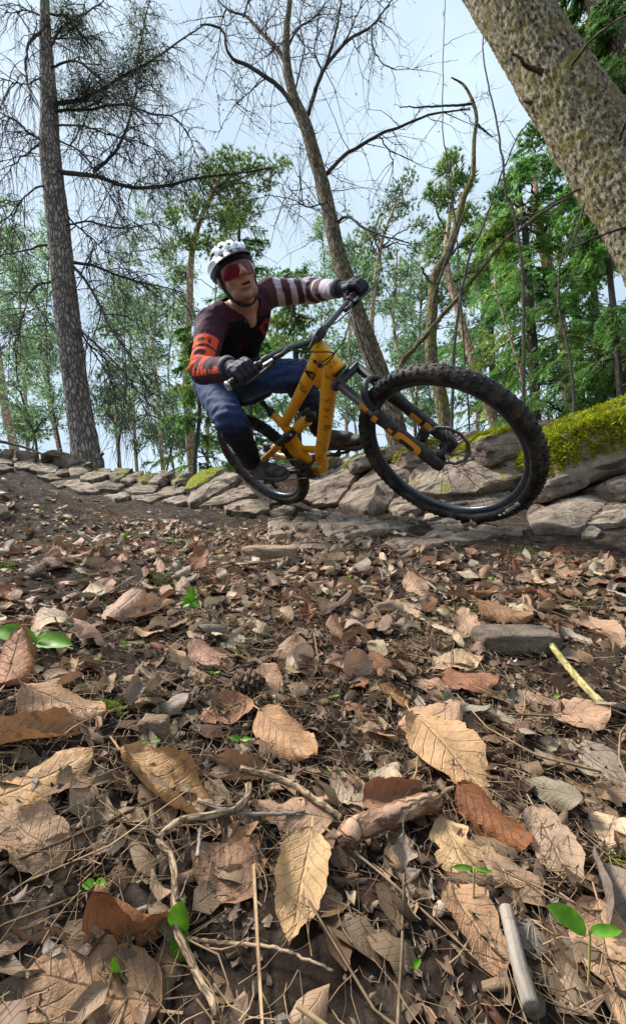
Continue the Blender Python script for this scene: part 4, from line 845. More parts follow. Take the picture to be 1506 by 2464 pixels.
pole('thin_stem', 'dark stem arching down through the boughs at the right', [(1385, 1080), (1375, 900), (1358, 800), (1345, 720), (1350, 640), (1375, 560), (1400, 500)], 6.6, .0, 9, BK_TWIG, 16)
# bare saplings in the left background
for k_, (pts, wp, lab) in enumerate([
  ([(92, 1100), (82, 1040), (55, 960), (40, 880), (50, 760), (48, 640)], 8, 'thin bare sapling at the far left'), ([(150, 1095), (135, 1020), (120, 930), (112, 800), (118, 640), (128, 500)], 8, 'thin bare sapling just left of the larch'),
  ([(285, 1120), (290, 1040), (305, 930), (300, 800), (310, 650), (330, 500)], 6, 'thin bare sapling right of the larch'), ([(420, 1135), (405, 1050), (385, 950), (350, 830), (310, 720), (270, 640)], 6, 'thin sapling bending left behind the bank'),
  ([(400, 1140), (420, 1030), (405, 900), (415, 780), (425, 600), (410, 480)], 6, 'slim bare sapling beside the pine trunk'), ([(860, 1090), (850, 980), (842, 880), (850, 760), (880, 640)], 5, 'thin bare sapling behind the fork'),
  ([(780, 1090), (760, 960), (770, 820), (780, 640), (770, 520)], 5, 'thin bare sapling behind the bicycle frame'), ([(1010, 1060), (1000, 960), (1010, 860), (985, 740), (990, 620)], 5, 'thin bare sapling seen through the front wheel')]):
    Yk = 8 + 1.1 * k_ % 5; pa = pxpath(pts, Yk, 0, 40); gz = H(pa[:1, :2])[0]; up_ = pa.copy(); pa = np.vstack([np.linspace(pa[0] + [0, 0, min(0, gz - pa[0][2]) - .1], pa[0], 8)[:-1], pa]); t = tree('bare_sapling', lab, pa[0]); t['group'] = 'bare saplings behind the bank'
    r0 = pxr(wp, pa[0]); put('trunk', add_tube(MB(), pa, np.linspace(r0, r0 * .3, len(pa)), 8), BK_OAK, t, bark=True)
    tw = MB(); twigs_on(tw, up_, 46, .3, 1.5, .12, rng, r0=.009, sub=7, t0=.15, subl=.55); put('twigs', tw, BK_TWIG, t, bark=True)['kind'] = 'stuff'
    vv = np.concatenate(tw.V); cnt = 2600; q = vv[rng.integers(0, len(vv), cnt)] + rng.normal(0, .05, (cnt, 3)); nb = MB()
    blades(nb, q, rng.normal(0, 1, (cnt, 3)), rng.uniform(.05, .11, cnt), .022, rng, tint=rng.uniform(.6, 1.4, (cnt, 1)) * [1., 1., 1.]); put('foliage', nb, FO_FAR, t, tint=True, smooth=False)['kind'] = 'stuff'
# ================================================================ LEAF LITTER
LR = np.random.default_rng(77)
BROWNS = np.array([(.40, .225, .130), (.47, .295, .185), (.58, .42, .275), (.32, .160, .085), (.27, .105, .048), (.42, .34, .26), (.54, .41, .29), (.36, .215, .13), (.45, .28, .19), (.18, .10, .06)])
BW = np.array([.14, .15, .12, .10, .07, .16, .12, .07, .05, .02]); BW = BW / BW.sum()
def leaf_vf(nu, nv, rg, W_=.31, roll=None, curl=None, twist=None, wav=1.0, petiole=True, lobed=False):
    """a beech leaf of length 1 along x: pleated blade, rolled edges, bent midrib"""
    roll = rg.normal(0, 1.5) if roll is None else roll; curl = rg.normal(0, 1.4) if curl is None else curl; twist = rg.normal(0, .35) if twist is None else twist
    u = np.linspace(0, 1, nu); v = np.linspace(-1, 1, nv)
    w_ = W_ * np.clip(4 * u * (1 - u), 0, 1) ** .62 * (1 + .35 * (.5 - u)); w_[0] = .012; w_[-1] = .006
    if lobed: w_ = w_ * (.72 + .42 * np.cos(u * 2 * np.pi * 3.4 + .5)) * 1.15
    ph = rg.uniform(0, 6); bite = rg.uniform(.2, .9); w_ = w_ * (1 - (.45 if rg.random() < .3 else 0) * np.exp(-((u - bite) / .07) ** 2)); w_ = w_ * (1 + .06 * np.sin(u * 21 + ph) + .04 * np.sin(u * 47 + 2 * ph))
    a = curl * (u - .5) * 1.2; dx, dz = np.cos(a), np.sin(a); mx = np.r_[0, np.cumsum(dx[:-1])] / (nu - 1); mz = np.r_[0, np.cumsum(dz[:-1])] / (nu - 1)
    tw = twist * (u - .3)
    rl = roll * (.55 + .45 * np.sin(u * np.pi)) + rg.normal(0, .25) * u; asym = rg.normal(0, .35)
    A = v[None] * (rl[:, None] + asym * v[None]) + 1e-4
    lat = w_[:, None] * np.sin(A) / np.where(np.abs(A / np.where(v == 0, 1, v)[None]) < 1e-3, 1e-3, 1) if False else None
    k = np.where(np.abs(rl) < .05, .05, rl)[:, None]
    y = w_[:, None] * np.sin(k * v[None]) / k; z = w_[:, None] * (1 - np.cos(k * v[None])) / k * (1 + asym * v[None] * .4)
    pl = np.sin(2 * np.pi * (8.5 * u[:, None] - 2.2 * np.abs(v)[None])) * .011 * np.clip(np.abs(v) * 1.6, 0, 1)[None] * wav
    ed = .055 * wav * np.sin(u[:, None] * 9 + ph + (v[None] > 0) * 2.1) * np.abs(v)[None] ** 3
    z = z + pl + ed
    ct, st_ = np.cos(tw)[:, None], np.sin(tw)[:, None]; y, z = y * ct - z * st_, y * st_ + z * ct
    nx, nz = -np.sin(a), np.cos(a)
    X = mx[:, None] + nx[:, None] * z; Z = mz[:, None] + nz[:, None] * z; X = X - .5
    V = np.stack([X, y, Z], -1).reshape(-1, 3); U = np.stack([np.broadcast_to(u[:, None], (nu, nv)), np.broadcast_to(v[None], (nu, nv))], -1).reshape(-1, 2)
    i = np.arange(nu - 1)[:, None] * nv; j = np.arange(nv - 1)[None]; Q = np.stack([i + j, i + nv + j, i + nv + j + 1, i + j + 1], -1).reshape(-1, 4)
    sd0 = rg.uniform(0, 99); V[:, 2] += .045 * wav * fbm(np.c_[U * [3.2, 1.5], np.full(len(U), sd0)], 3, 2); V[:, 1] += .02 * wav * fbm(np.c_[U * [6, 3], np.full(len(U), sd0 + 5)], 2, 4)
    V[:, 2] -= V[:, 2].mean()
    if petiole:
        c = (nv // 2); p0 = V[c]; s = np.linspace(0, 1, 4)[:, None]; pp = p0 - [.16, rg.normal(0, .03), rg.normal(0, .05)] * s
        pv = np.concatenate([pp + [0, .008, 0], pp - [0, .008, 0]]); n0 = len(V); V = np.vstack([V, pv]); U = np.vstack([U, np.zeros((8, 2))])
        Q = np.vstack([Q, [[n0 + q, n0 + q + 1, n0 + 5 + q, n0 + 4 + q] for q in range(3)]])
    return V, Q, U
LEAF_OBJ, LEAF_LIT = leaf_mat('dry_leaf', False), leaf_mat('dry_leaf_litter', True)
LVAR = []
for k_ in range(22):
    rg = np.random.default_rng(300 + k_); V, Q, U = leaf_vf(15, 9, rg, W_=rg.uniform(.26, .36), roll=[None, 1.6, -1.5, .3, -.3, 2.2][k_ % 6], lobed=k_ in (7, 15))
    LVAR.append((MB().add(V, Q, uv=U).mesh('leaf', uv=True), V)); LVAR[-1][0].materials.append(LEAF_OBJ)
def leaf_mtx(pos, n, yaw, tx, ty, L):
    """rows -> axes: x along leaf, z near the ground normal tilted by tx, ty"""
    n = nrm(n); e = nrm(np.cross([0, 1., 0], n)); f = np.cross(n, e); ux = math.cos(yaw) * e + math.sin(yaw) * f; uy = np.cross(n, ux)
    z = nrm(n + math.tan(tx) * ux + math.tan(ty) * uy); ux = nrm(ux - z * (ux @ z)); uy = np.cross(z, ux)
    return np.stack([ux, uy, z])
def mtx_batch(n, yaw, tx, ty):
    e = nrm_rows(np.cross([0, 1., 0], n)); f = np.cross(n, e); c, s = np.cos(yaw)[:, None], np.sin(yaw)[:, None]; ux = c * e + s * f; uy = np.cross(n, ux)
    z = nrm_rows(n + np.tan(tx)[:, None] * ux + np.tan(ty)[:, None] * uy); ux = nrm_rows(ux - z * (ux * z).sum(1, keepdims=True)); return np.stack([ux, np.cross(z, ux), z], 1)
def lay_batch(mb_, variants, pos, n, L_, rg, tx, ty, sink, tint, sy=None, sz=1.0):
    """many small leaves at once: sink = share of the underside lifted above the soil"""
    m = len(pos); A = mtx_batch(n, rg.uniform(0, 6.28, m), rg.normal(0, tx, m), rg.normal(0, ty, m)); kv = rg.integers(0, len(variants), m); sy = np.ones(m) if sy is None else sy
    for v in range(len(variants)):
        ix = np.where(kv == v)[0]
        if not len(ix): continue
        V, Q, U = variants[v]; Vl = V[None] * np.stack([L_[ix], L_[ix] * sy[ix], L_[ix] * sz], 1)[:, None]; Vw = np.einsum('nki,nij->nkj', Vl, A[ix])
        low = np.einsum('nkj,nj->nk', Vw, n[ix]).min(1); Vw = Vw + (pos[ix] + n[ix] * (-low * sink[ix] + .001)[:, None])[:, None]; K_ = len(V)
        Qn = (Q[None] + (np.arange(len(ix)) * K_)[:, None, None]).reshape(-1, 4); mb_.add(Vw.reshape(-1, 3), Qn, uv=np.tile(U, (len(ix), 1)), tint=np.repeat(tint[ix], K_, 0))
    return mb_
litter = thing('leaf_litter', 'carpet of dry brown beech leaves covering the slope in front of the trail', 'leaf litter', G(753, 1700))
# hero leaves: pixel centre, pixel of the tip direction, length (px), variant roll, tilt, colour, label
HERO = [
 ((722, 2150), (700, 2262), 232, (.9, .35, .1), (.30, -.10), (.62, .46, .27), 'pale tan beech leaf standing almost upright at the bottom centre'),
 ((330, 2262), (395, 2160), 250, (-1.1, .6, 0), (-.5, .2), (.30, .15, .075), 'dark reddish brown curled leaf left of the twig at the bottom'),
 ((215, 2400), (-20, 2330), 330, (.3, .2, .1), (.1, .05), (.40, .27, .17), 'large flat dull brown leaf in the bottom corner below the dark curled one'),
 ((85, 1905), (175, 1870), 250, (-.6, .3, 0), (.15, .1), (.58, .40, .22), 'broad tan leaf with strong parallel veins at the left edge'),
 ((60, 2035), (-30, 1990), 220, (.5, -.3, 0), (.2, .0), (.44, .32, .22), 'greyish tan leaf below the broad veined leaf at the left edge'),
 ((400, 1905), (515, 1975), 300, (1.9, .5, .4), (.1, .25), (.55, .37, .20), 'long rolled leaf with wavy rim pointing down to the twig'),
 ((685, 1795), (765, 1850), 185, (-.5, .2, .1), (.1, -.2), (.55, .36, .21), 'pointed pleated leaf with a green seedling touching its stalk end'),
 ((545, 1720), (478, 1742), 135, (.8, .2, 0), (.2, .2), (.38, .21, .13), 'reddish brown leaf tilted up in front of the pine cone'),
 ((1075, 1830), (1150, 1900), 260, (.6, -.2, .2), (.15, .1), (.60, .42, .25), 'big light tan leaf on a small heap of leaves'),
 ((1030, 1755), (950, 1790), 170, (-.4, .3, 0), (.2, -.1), (.52, .37, .26), 'pinkish tan leaf lying across the top of the leaf heap'),
 ((1350, 1722), (1460, 1745), 210, (.3, .3, 0), (.05, .1), (.55, .39, .29), 'pale pinkish leaf lying flat below the yellow green stick'),
 ((1185, 2000), (1270, 2050), 190, (-1.5, .5, 0), (.1, -.4), (.27, .115, .045), 'glossy chestnut brown folded leaf'),
 ((1105, 2085), (1165, 2180), 190, (.5, .3, .1), (.15, .0), (.60, .45, .27), 'cream tan leaf under the thin forked seedling'),
 ((1225, 2120), (1290, 2180), 170, (-.7, -.4, 0), (.1, .1), (.42, .31, .22), 'dusty brown leaf right of the cream one'),
 ((1330, 2060), (1390, 2160), 190, (.6, .2, 0), (.2, .0), (.48, .38, .30), 'greyish tan curled leaf below the chestnut leaf'),
 ((1140, 2240), (1195, 2330), 200, (1.0, .1, .3), (.1, .2), (.46, .31, .20), 'narrow rolled leaf hanging down under the cream leaf'),
 ((1470, 2330), (1500, 2440), 260, (.3, .2, 0), (.1, .1), (.50, .36, .24), 'plain tan leaf behind the large seedling in the bottom corner'),
 ((700, 1985), (590, 1950), 190, (-.5, .2, .2), (.1, .1), (.42, .30, .22), 'brown leaf under the crossing twigs'),
 ((590, 2060), (640, 2140), 130, (.6, .1, 0), (.3, .0), (.40, .24, .14), 'lobed brown leaf hanging right of the twig', True),
 ((530, 2110), (470, 2060), 180, (.3, .3, 0), (.2, .1), (.34, .22, .15), 'dull brown leaf half hidden behind the knotty twig'),
 ((545, 1868), (445, 1850), 200, (2.3, .6, .2), (.1, .1), (.40, .27, .18), 'tightly curled leaf with dark hollow inside'),
 ((30, 1620), (60, 1540), 190, (-1.4, .4, .2), (.2, .3), (.42, .22, .13), 'reddish curled leaf at the left edge beside the green seedling'),
 ((80, 1790), (170, 1770), 200, (1.5, -.5, .1), (.1, .2), (.42, .26, .14), 'rust brown cupped leaf above the broad veined leaf'),
 ((150, 1720), (280, 1745), 200, (-.8, .5, .2), (.2, .1), (.50, .35, .23), 'wavy tan leaf beside the small moss tuft'),
 ((155, 1640), (125, 1690), 110, (1.8, .2, 0), (.2, .1), (.50, .38, .22), 'small folded tan leaf standing on edge'),
 ((480, 1365), (505, 1345), 75, (.5, .2, 0), (.5, .1), (.36, .185, .105), 'red brown leaf standing up above its flat neighbours'),
 ((300, 1480), (235, 1520), 165, (-.9, .4, .2), (.2, .2), (.45, .32, .25), 'crumpled greyish pink leaf on dark soil'),
 ((365, 1475), (425, 1468), 120, (1.6, .3, 0), (.2, .1), (.48, .34, .26), 'folded pinkish tan leaf beside the crumpled one'),
 ((250, 1425), (225, 1440), 70, (.4, .2, .1), (.3, .1), (.50, .34, .25), 'small pleated pink leaf under a thin twig'),
 ((500, 1590), (540, 1610), 130, (-.6, .3, .1), (.1, .1), (.45, .29, .22), 'rosy brown leaf with a seedling at its edge'),
 ((650, 1650), (690, 1680), 100, (1.0, .4, .2), (.3, .1), (.52, .36, .26), 'crumpled tan leaf right of the pine cone'),
 ((1100, 1605), (1180, 1600), 130, (.4, .1, 0), (.1, .2), (.60, .48, .34), 'narrow cream leaf below the block of stone'),
 ((1130, 1650), (1195, 1665), 125, (-.4, .2, .1), (.1, .1), (.40, .21, .13), 'rust red flat leaf below the narrow cream one'),
 ((1035, 1660), (1000, 1650), 90, (.3, .1, 0), (.1, .1), (.48, .33, .24), 'rounded pinkish leaf left of the rust red one'),
 ((945, 1680), (905, 1660), 85, (1.7, .5, 0), (.2, .2), (.42, .25, .13), 'small curled brown leaf with pleated side up'),
 ((150, 1562), (145, 1600), 70, (1.4, .2, 0), (.3, .1), (.48, .33, .2), 'twisted small leaf left of the dark hollow'),
 ((1210, 1490), (1260, 1500), 120, (-1.2, .3, .1), (.2, .1), (.40, .25, .15), 'curled brown leaf leaning against the block of stone'),
 ((1120, 1510), (1100, 1480), 90, (.5, .2, 0), (.3, .2), (.50, .36, .27), 'pale leaf at the left end of the block of stone'),
 ((1450, 1530), (1506, 1560), 150, (.7, .3, .2), (.1, .1), (.50, .36, .26), 'long wavy leaf at the right edge beside the block of stone'),
 ((1000, 1420), (1035, 1445), 90, (-.5, .2, .1), (.3, .1), (.50, .36, .26), 'pale upturned leaf left of the grass tuft'),
 ((840, 1910), (900, 1960), 120, (.2, .1, 0), (.1, .0), (.50, .43, .36), 'faded grey beige leaf between the heap and the red barked stick'),
 ((1430, 1850), (1500, 1900), 220, (.2, .1, 0), (.05, .05), (.42, .38, .34), 'weathered grey leaf lying flat at the right edge'),
]
mesh_min = {}
def place_leaf(name, me, Vl, c, A, L, col, parent=None, lift=.0):
    o = link(name, me, parent); off = ORIG[parent.name] if parent is not None else np.zeros(3)
    low = (Vl @ A)[:, 2].min() if False else None
    c = np.asarray(c) - off; m4 = np.eye(4); m4[:3, :3] = (A * L).T; m4[:3, 3] = c
    o.matrix_local = Matrix(m4.tolist()); o.color = (*[float(v) for v in col], 1); return o
hero_xy = []
for h in HERO:
    (x, y), (tx_, ty_), Lp, (ro, cu, twi), (ta, tb), col, lab = h[:7]; rg = np.random.default_rng(int(x * 7 + y))
    d = hit(x, y) or 1.; c = P(x, y, d); tip = P(tx_, ty_, hit(tx_, ty_) or d); n = Hn(c[:2], .06)[0]
    V, Q, U = leaf_vf(21, 13, rg, W_=.30, roll=ro, curl=cu, twist=twi, lobed=len(h) > 7); me = MB().add(V, Q, uv=U).mesh('fallen_leaf', uv=True); me.materials.append(LEAF_OBJ)
    dv = nrm((tip - c) - n * ((tip - c) @ n)); e = nrm(np.cross([0, 1., 0], n)); f = np.cross(n, e); yaw = math.atan2(dv @ f, dv @ e)
    tocam = nrm(CAM - c); lean = nrm(n + tocam * (ta * 2.0)); A = leaf_mtx(c, lean, 0, 0, 0, 1); e = nrm(np.cross([0, 1., 0], lean)); f = np.cross(lean, e); dv = nrm((tip - c) - lean * ((tip - c) @ lean)); yaw = math.atan2(dv @ f, dv @ e)
    A = leaf_mtx(c, lean, yaw, 0, tb * .5, 1)
    pj = proj(c + A[0] * .5)[:2]; pj0 = proj(c - A[0] * .5)[:2]
    L = min(Lp * d / F_PX * 1.05, .10); 
    low = ((V * L) @ A @ n).min(); c2 = c + n * (-low * .75 + .001)
    o = place_leaf('fallen_leaf', me, V, c2, A, L, np.array(col) * [.84, .71, .60]); tag(o, lab, 'leaf', 'dry leaves picked out of the litter'); hero_xy.append((c[0], c[1], L))
hero_xy = np.array(hero_xy)
# scattered leaves over the slope
def litter_density(px, py):
    k = np.ones(len(px))
    edge = 1245 + 75 * np.clip((px - 700) / 500, 0, 1) - 70 * np.clip((350 - px) / 350, 0, 1)                      # the trail keeps clear of leaves
    k *= np.clip((py - edge) / 45, 0.03, 1)
    k *= 1 - .68 * np.exp(-(((px - 130) / 190) ** 2 + ((py - 1360) / 140) ** 2))  # bare soil mound
    k *= 1 - .42 * np.clip((1700 - py) / 200, 0, 1) * np.clip(.5 + 1.6 * fbm(np.c_[px / 130, py / 60, px * 0], 3, 6), 0, 1)
    k *= 1 - .80 * np.exp(-(((px - 1400) / 150) ** 2 + ((py - 1640) / 90) ** 2))
    k *= 1 - .85 * np.exp(-(((px - 760) / 330) ** 2 + ((py - 2400) / 130) ** 2))
    k *= 1 - .65 * np.exp(-(((px - 330) / 150) ** 2 + ((py - 1590) / 60) ** 2))
    k *= 1 - .8 * np.exp(-(((px - 1450) / 100) ** 2 + ((py - 1300) / 60) ** 2))
    return k
def scatter(n, rmax, rg, rmin=.12):
    r = np.sqrt(rg.uniform(rmin ** 2, rmax ** 2, n)); a = np.radians(rg.uniform(-52, 52, n)); xy = np.stack([r * np.sin(a), r * np.cos(a)], 1)
    p = np.hstack([xy, H0(xy)[:, None]]); px, py, z = proj(p); keep = (z > .12) & (rg.random(n) < np.where((px > -300) & (px < 1800), litter_density(px, py), .6)) & (py > 1140)
    return xy[keep], px[keep], py[keep], z[keep]
xy, px, py, zz = scatter(6400, 2.9, LR)
L = LR.uniform(.026, .062, len(xy)) * np.where(zz < .5, .85, 1.0)
near_h = np.sqrt(((xy[:, None] - hero_xy[None, :, :2]) ** 2).sum(-1)) < hero_xy[None, :, 2] * np.where(np.arange(len(hero_xy)) < 8, .85, .55)[None]
ok = ~near_h.any(1); xy, px, py, zz, L = xy[ok], px[ok], py[ok], zz[ok], L[ok]
size = np.where((px > -40) & (px < 1546) & (py < 2500), L / zz, 0); order = np.argsort(-size); big = order[:300]; small = order[300:]
hz, hn = H(xy), Hn(xy, .05); colk = LR.choice(len(BROWNS), len(xy), p=BW); cols = BROWNS[colk] * LR.uniform(.42, 1.12, (len(xy), 1)) * LR.uniform(.95, 1.05, (len(xy), 3))
for k_ in big:
    me, Vl = LVAR[LR.integers(len(LVAR))]; A = leaf_mtx(None, hn[k_], LR.uniform(0, 6.28), LR.normal(0, .32), LR.normal(0, .36), 1); Lk = L[k_]
    low = ((Vl * Lk) @ A @ hn[k_]).min(); c = np.array([*xy[k_], hz[k_]]) + hn[k_] * (-low * LR.uniform(.55, 1.0) + LR.uniform(0, .004))
    place_leaf('leaf', me, Vl, c, A, Lk, cols[k_], litter)
mbl = MB()
OV = [leaf_vf(5, 4, np.random.default_rng(700 + q), W_=.33, petiole=False, wav=1.3) for q in range(20)]
SV = [leaf_vf(8, 5, np.random.default_rng(900 + q), W_=.31, petiole=False, wav=1.3) for q in range(30)]
P3 = lambda xy_, hz_: np.hstack([xy_, hz_[:, None]])
lay_batch(mbl, SV, P3(xy[small], hz[small]), hn[small], L[small], LR, .42, .45, LR.uniform(.4, 1, len(small)), cols[small])
# the older, darker layer pressed flat under the fresh leaves
xy, px, py, zz = scatter(9000, 1.9, LR, .1); oc = np.array([(.20, .12, .07), (.27, .17, .10), (.15, .085, .05), (.28, .19, .115), (.22, .145, .09)])[LR.integers(0, 5, len(xy))] * LR.uniform(.5, 1.2, (len(xy), 1))
m = len(xy); lay_batch(mbl, OV, P3(xy, H(xy)), Hn(xy, .05), LR.uniform(.014, .042, m), LR, .22, .25, np.full(m, .4), oc, LR.uniform(.5, 1.1, m), .7)
# crumbled pieces and thin shreds between the leaves
FV = [leaf_vf(4, 3, np.random.default_rng(1900 + q), W_=.42, petiole=False, wav=2.) for q in range(16)]
xy, px, py, zz = scatter(17000, 2.6, LR, .1); fc = BROWNS[LR.choice(len(BROWNS), len(xy), p=BW)] * LR.uniform(.3, 1.1, (len(xy), 1)); fc = fc * .9 + fc.mean(1, keepdims=True) * .1
m = len(xy); lay_batch(mbl, FV, P3(xy, H(xy)), Hn(xy, .05), LR.uniform(.005, .022, m), LR, .45, .45, np.full(m, .5), fc, LR.uniform(.4, 1.1, m))
xy, px, py, zz = scatter(16000, .85, LR, .07); fc = np.array([(.22, .165, .12), (.28, .20, .14), (.16, .11, .075), (.34, .24, .16), (.10, .07, .045)])[LR.integers(0, 5, len(xy))] * LR.uniform(.5, 1.2, (len(xy), 1))
m = len(xy); lay_batch(mbl, FV, P3(xy, H(xy)), Hn(xy, .05), LR.uniform(.003, .010, m), LR, .5, .5, np.full(m, .5), fc, LR.uniform(.3, 1.1, m))
o = put('leaves', mbl, LEAF_LIT, litter, uv=True, tint=True); o['kind'] = 'stuff'
# needles, stalks and fine twigs
NEED = mat('dry_needles', [(.15, .10, .06), (.28, .195, .115), (.42, .31, .19)], scale=60, rough=.8, spec=.2, tint_mix=1.0)
def needle_litter(n, rmax, l0, l1, r0, seed, rmin=.09):
    rg = np.random.default_rng(seed); xy, px, py, zz = scatter(n, rmax, rg, rmin); m = len(xy); n_ = Hn(xy, .05); c = np.hstack([xy, H(xy)[:, None]])
    yaw = rg.uniform(0, 6.28, m); d = nrm_rows(np.stack([np.cos(yaw), np.sin(yaw), rg.normal(0, .22, m)], 1)); d = nrm_rows(d - n_ * ((d * n_).sum(1) - rg.normal(0, .18, m))[:, None])
    Ls = rg.uniform(l0, l1, m)[:, None]; side = nrm_rows(np.cross(n_, d)); s = np.linspace(-.5, .5, 4); be = rg.normal(0, .12, m)[:, None]
    PT = c[:, None] + d[:, None] * (Ls * s)[:, :, None] + side[:, None] * (Ls * be * (s ** 2)[None] * 4)[:, :, None] + n_[:, None] * (.003 + rg.uniform(0, .006, (m, 1)))[:, :, None]
    tn = np.repeat(rg.uniform(.35, 1.25, (m, 1)) * np.where(rg.random((m, 1)) < .3, [[.75, .75, .8]], [[1., .95, .9]]), 12, 0)
    b_ = MB(); batch_tubes(b_, PT, np.broadcast_to((r0 * rg.uniform(.6, 1.5, m))[:, None] * (1 - .5 * (s + .5))[None], (m, 4)), 3, tint=tn); return b_
o = put('needles', needle_litter(12000, 2.2, .010, .045, .00042, 5), NEED, litter, tint=True); o['kind'] = 'stuff'
o = put('needles', needle_litter(5500, .75, .010, .04, .00034, 7), NEED, litter, tint=True); o['kind'] = 'stuff'
o = put('stalks', needle_litter(1100, 2.4, .05, .16, .0012, 6), NEED, litter, tint=True); o['kind'] = 'stuff'
# ---- sticks that stand out
STICK = bark_mat('stick_bark', (.10, .07, .045), (.28, .19, .115), (.46, .34, .22), plates=90, stretch=.3, bump=.6, bdist=.002)
STICKG = mat('stick_grey', [(.10, .085, .07), (.24, .20, .165), (.34, .295, .245)], scale=160, rough=.85, coord='bark', stretch=(1, 1, .12), bump=.5, bscale=300, bdist=.002)
STICKR = bark_mat('stick_red_bark', (.12, .065, .04), (.33, .175, .105), (.47, .32, .225), plates=55, stretch=.5, bump=.6, bdist=.003)
STICKY = bark_mat('stick_yellow_green', (.16, .13, .05), (.38, .32, .12), (.50, .44, .2), plates=110, stretch=.2, bump=.4, bdist=.001)
def gpath(pts, lift, n=40):
    w_ = []
    for x, y in pts: d = hit(x, y) or 1.; c = P(x, y, d); w_.append(c + Hn(c[:2], .05)[0] * lift)
    return catmull(w_, n)
def stick(name, lab, pts, wpx, mt, lift=.004, cat='twig', taper=.6, n=40, ns=9, jit=.00025, extra=(), d=None, bumpy=.05):
    pa = gpath(pts, lift, n) if d is None else catmull([P(x, y, q) for (x, y), q in zip(pts, d)], n)
    pa[1:-1] += LR.normal(0, jit, (n - 2, 3)); r0 = pxr(wpx, pa[0]); R = np.linspace(r0, r0 * taper, n) * (1 + bumpy * fbm(np.c_[np.linspace(0, 9, n), np.zeros(n), np.full(n, pts[0][0])], 3, 3))
    b_ = MB(); add_tube(b_, pa, R, ns, m=0)
    for e in extra:
        pe = gpath(e[0], lift + .002, 14); add_tube(b_, pe, np.linspace(pxr(e[1], pe[0]), pxr(e[1], pe[0]) * .5, 14), 6)
    o = put_at(name, b_, mt, pa[0], bark=True); tag(o, lab, cat); return o
stick('twig', 'crooked tan twig running from the middle down to the bottom edge', [(592, 1938), (590, 1965), (560, 1998), (500, 2015), (430, 2028), (385, 2060), (372, 2085), (400, 2115), (410, 2170), (408, 2240), (420, 2320), (455, 2400), (490, 2470), (510, 2530)], 19, STICK, .017, extra=[([(372, 2080), (340, 2060), (310, 2062)], 8), ([(560, 1995), (520, 1998), (470, 1985)], 6), ([(410, 2240), (425, 2225), (436, 2190)], 6)])
stick('twig', 'thick twig slanting over leaves from the crooked twig toward the red barked stick', [(572, 1900), (640, 1918), (700, 1938), (745, 1970), (800, 2010), (815, 2025)], 19, STICK, .018, extra=[([(700, 1938), (708, 1915), (730, 1900)], 9)])
stick('twig', 'dark grey thin twig passing under the crooked twig', [(470, 1962), (530, 1985), (600, 1995), (680, 1994), (730, 1988)], 12, STICKG, .012)
stick('stick', 'chunky pine stick with flaking red bark', [(830, 2075), (850, 2052), (905, 2030), (960, 2008), (1010, 1990), (1050, 1982)], 62, STICKR, .018, cat='stick', taper=.8, ns=24, bumpy=.07, jit=.0003)
stick('stick', 'short end of a red barked stick between two leaves', [(720, 1965), (750, 1962), (790, 1950)], 40, STICKR, .008, cat='stick', taper=.7, ns=14)
stick('stick', 'straight grey weathered stick at the bottom right', [(1215, 2235), (1230, 2300), (1248, 2380), (1275, 2480)], 34, STICKG, .012, cat='stick', taper=1.1, ns=12, bumpy=.015, jit=.0001)
stick('stick', 'straight yellow green stalk below the block of stone', [(1322, 1572), (1360, 1625), (1405, 1680), (1445, 1722)], 16, STICKY, .014, cat='stick', taper=1.0, ns=10)
stick('twig', 'small dark twig lying over the pleated pink leaf', [(240, 1450), (270, 1435), (300, 1415), (328, 1398)], 5, STICKG, .012)
stick('twig', 'thin grey twig below the grass at the right', [(1025, 1405), (1050, 1425), (1075, 1448)], 7, STICKG, .006)
stick('stick', 'flat brown sliver of wood in the leaves in front of the trail', [(505, 1360), (560, 1357), (620, 1360), (680, 1355)], 12, STICK, .006, cat='stick', taper=.6)
stick('twig', 'pale thin twig curving up from the bottom centre', [(980, 2160), (990, 2250), (1000, 2290)], 6, STICKG, .003)
stick('twig', 'short pale grey twig standing beside the crooked twig', [(468, 2110), (474, 2050), (480, 2015)], 11, STICKG, .014)
stick('twig', 'long thin brown twig crossing the bottom edge', [(440, 2290), (520, 2300), (640, 2310), (720, 2335), (800, 2370)], 10, STICK, .008)
stick('twig', 'bare dark branch lying on the far left end of the stone bank', [(-30, 1058), (20, 1066), (70, 1080), (115, 1098)], 9, BK_TWIG, 0, d=(4.2, 4.2, 4.15, 4.1), cat='branch')
stick('stump', 'broken dark stub standing on the crest beside the larch', [(246, 1125), (246, 1110), (243, 1098), (250, 1090)], 14, BK_TWIG, 0, d=(4.3, 4.3, 4.3, 4.3), cat='stub', taper=.5)
# ---- block of stone, brown stone, chips
STB = stone_mat('loose_stone', .05)
d = hit(1237, 1560); c = P(1237, 1537, d); s_ = d / F_PX
b_, V = rock('loose_stone', c, np.stack([CR, nrm(np.cross(CU, CR)), CU]), (95 * s_, 45 * s_, 25 * s_), 5, 0, box=.35)
tag(put_at('loose_stone', b_, STB, c - CU * .02), 'oblong grey block of stone lying on the leaves at the right', 'stone')
d = hit(640, 1345); c = P(650, 1335, d); s_ = d / F_PX
b_, V = rock('loose_stone', c, np.stack([CR, nrm(np.cross(CU, CR)), CU]), (62 * s_, 40 * s_, 22 * s_), 9, 0, box=.6)
tag(put_at('loose_stone', b_, mat('brown_stone', [(.16, .10, .065), (.27, .18, .12), (.36, .26, .18)], scale=30, rough=.9, bump=.8, bscale=90), c), 'low brown stone half sunk in leaves in front of the trail', 'stone')
d = hit(365, 1770); c = P(372, 1765, d); s_ = d / F_PX
b_, V = rock('bark_piece', c, np.stack([CR, nrm(np.cross(CU, CR)), CU]), (34 * s_, 20 * s_, 40 * s_), 11, 0, box=.5)
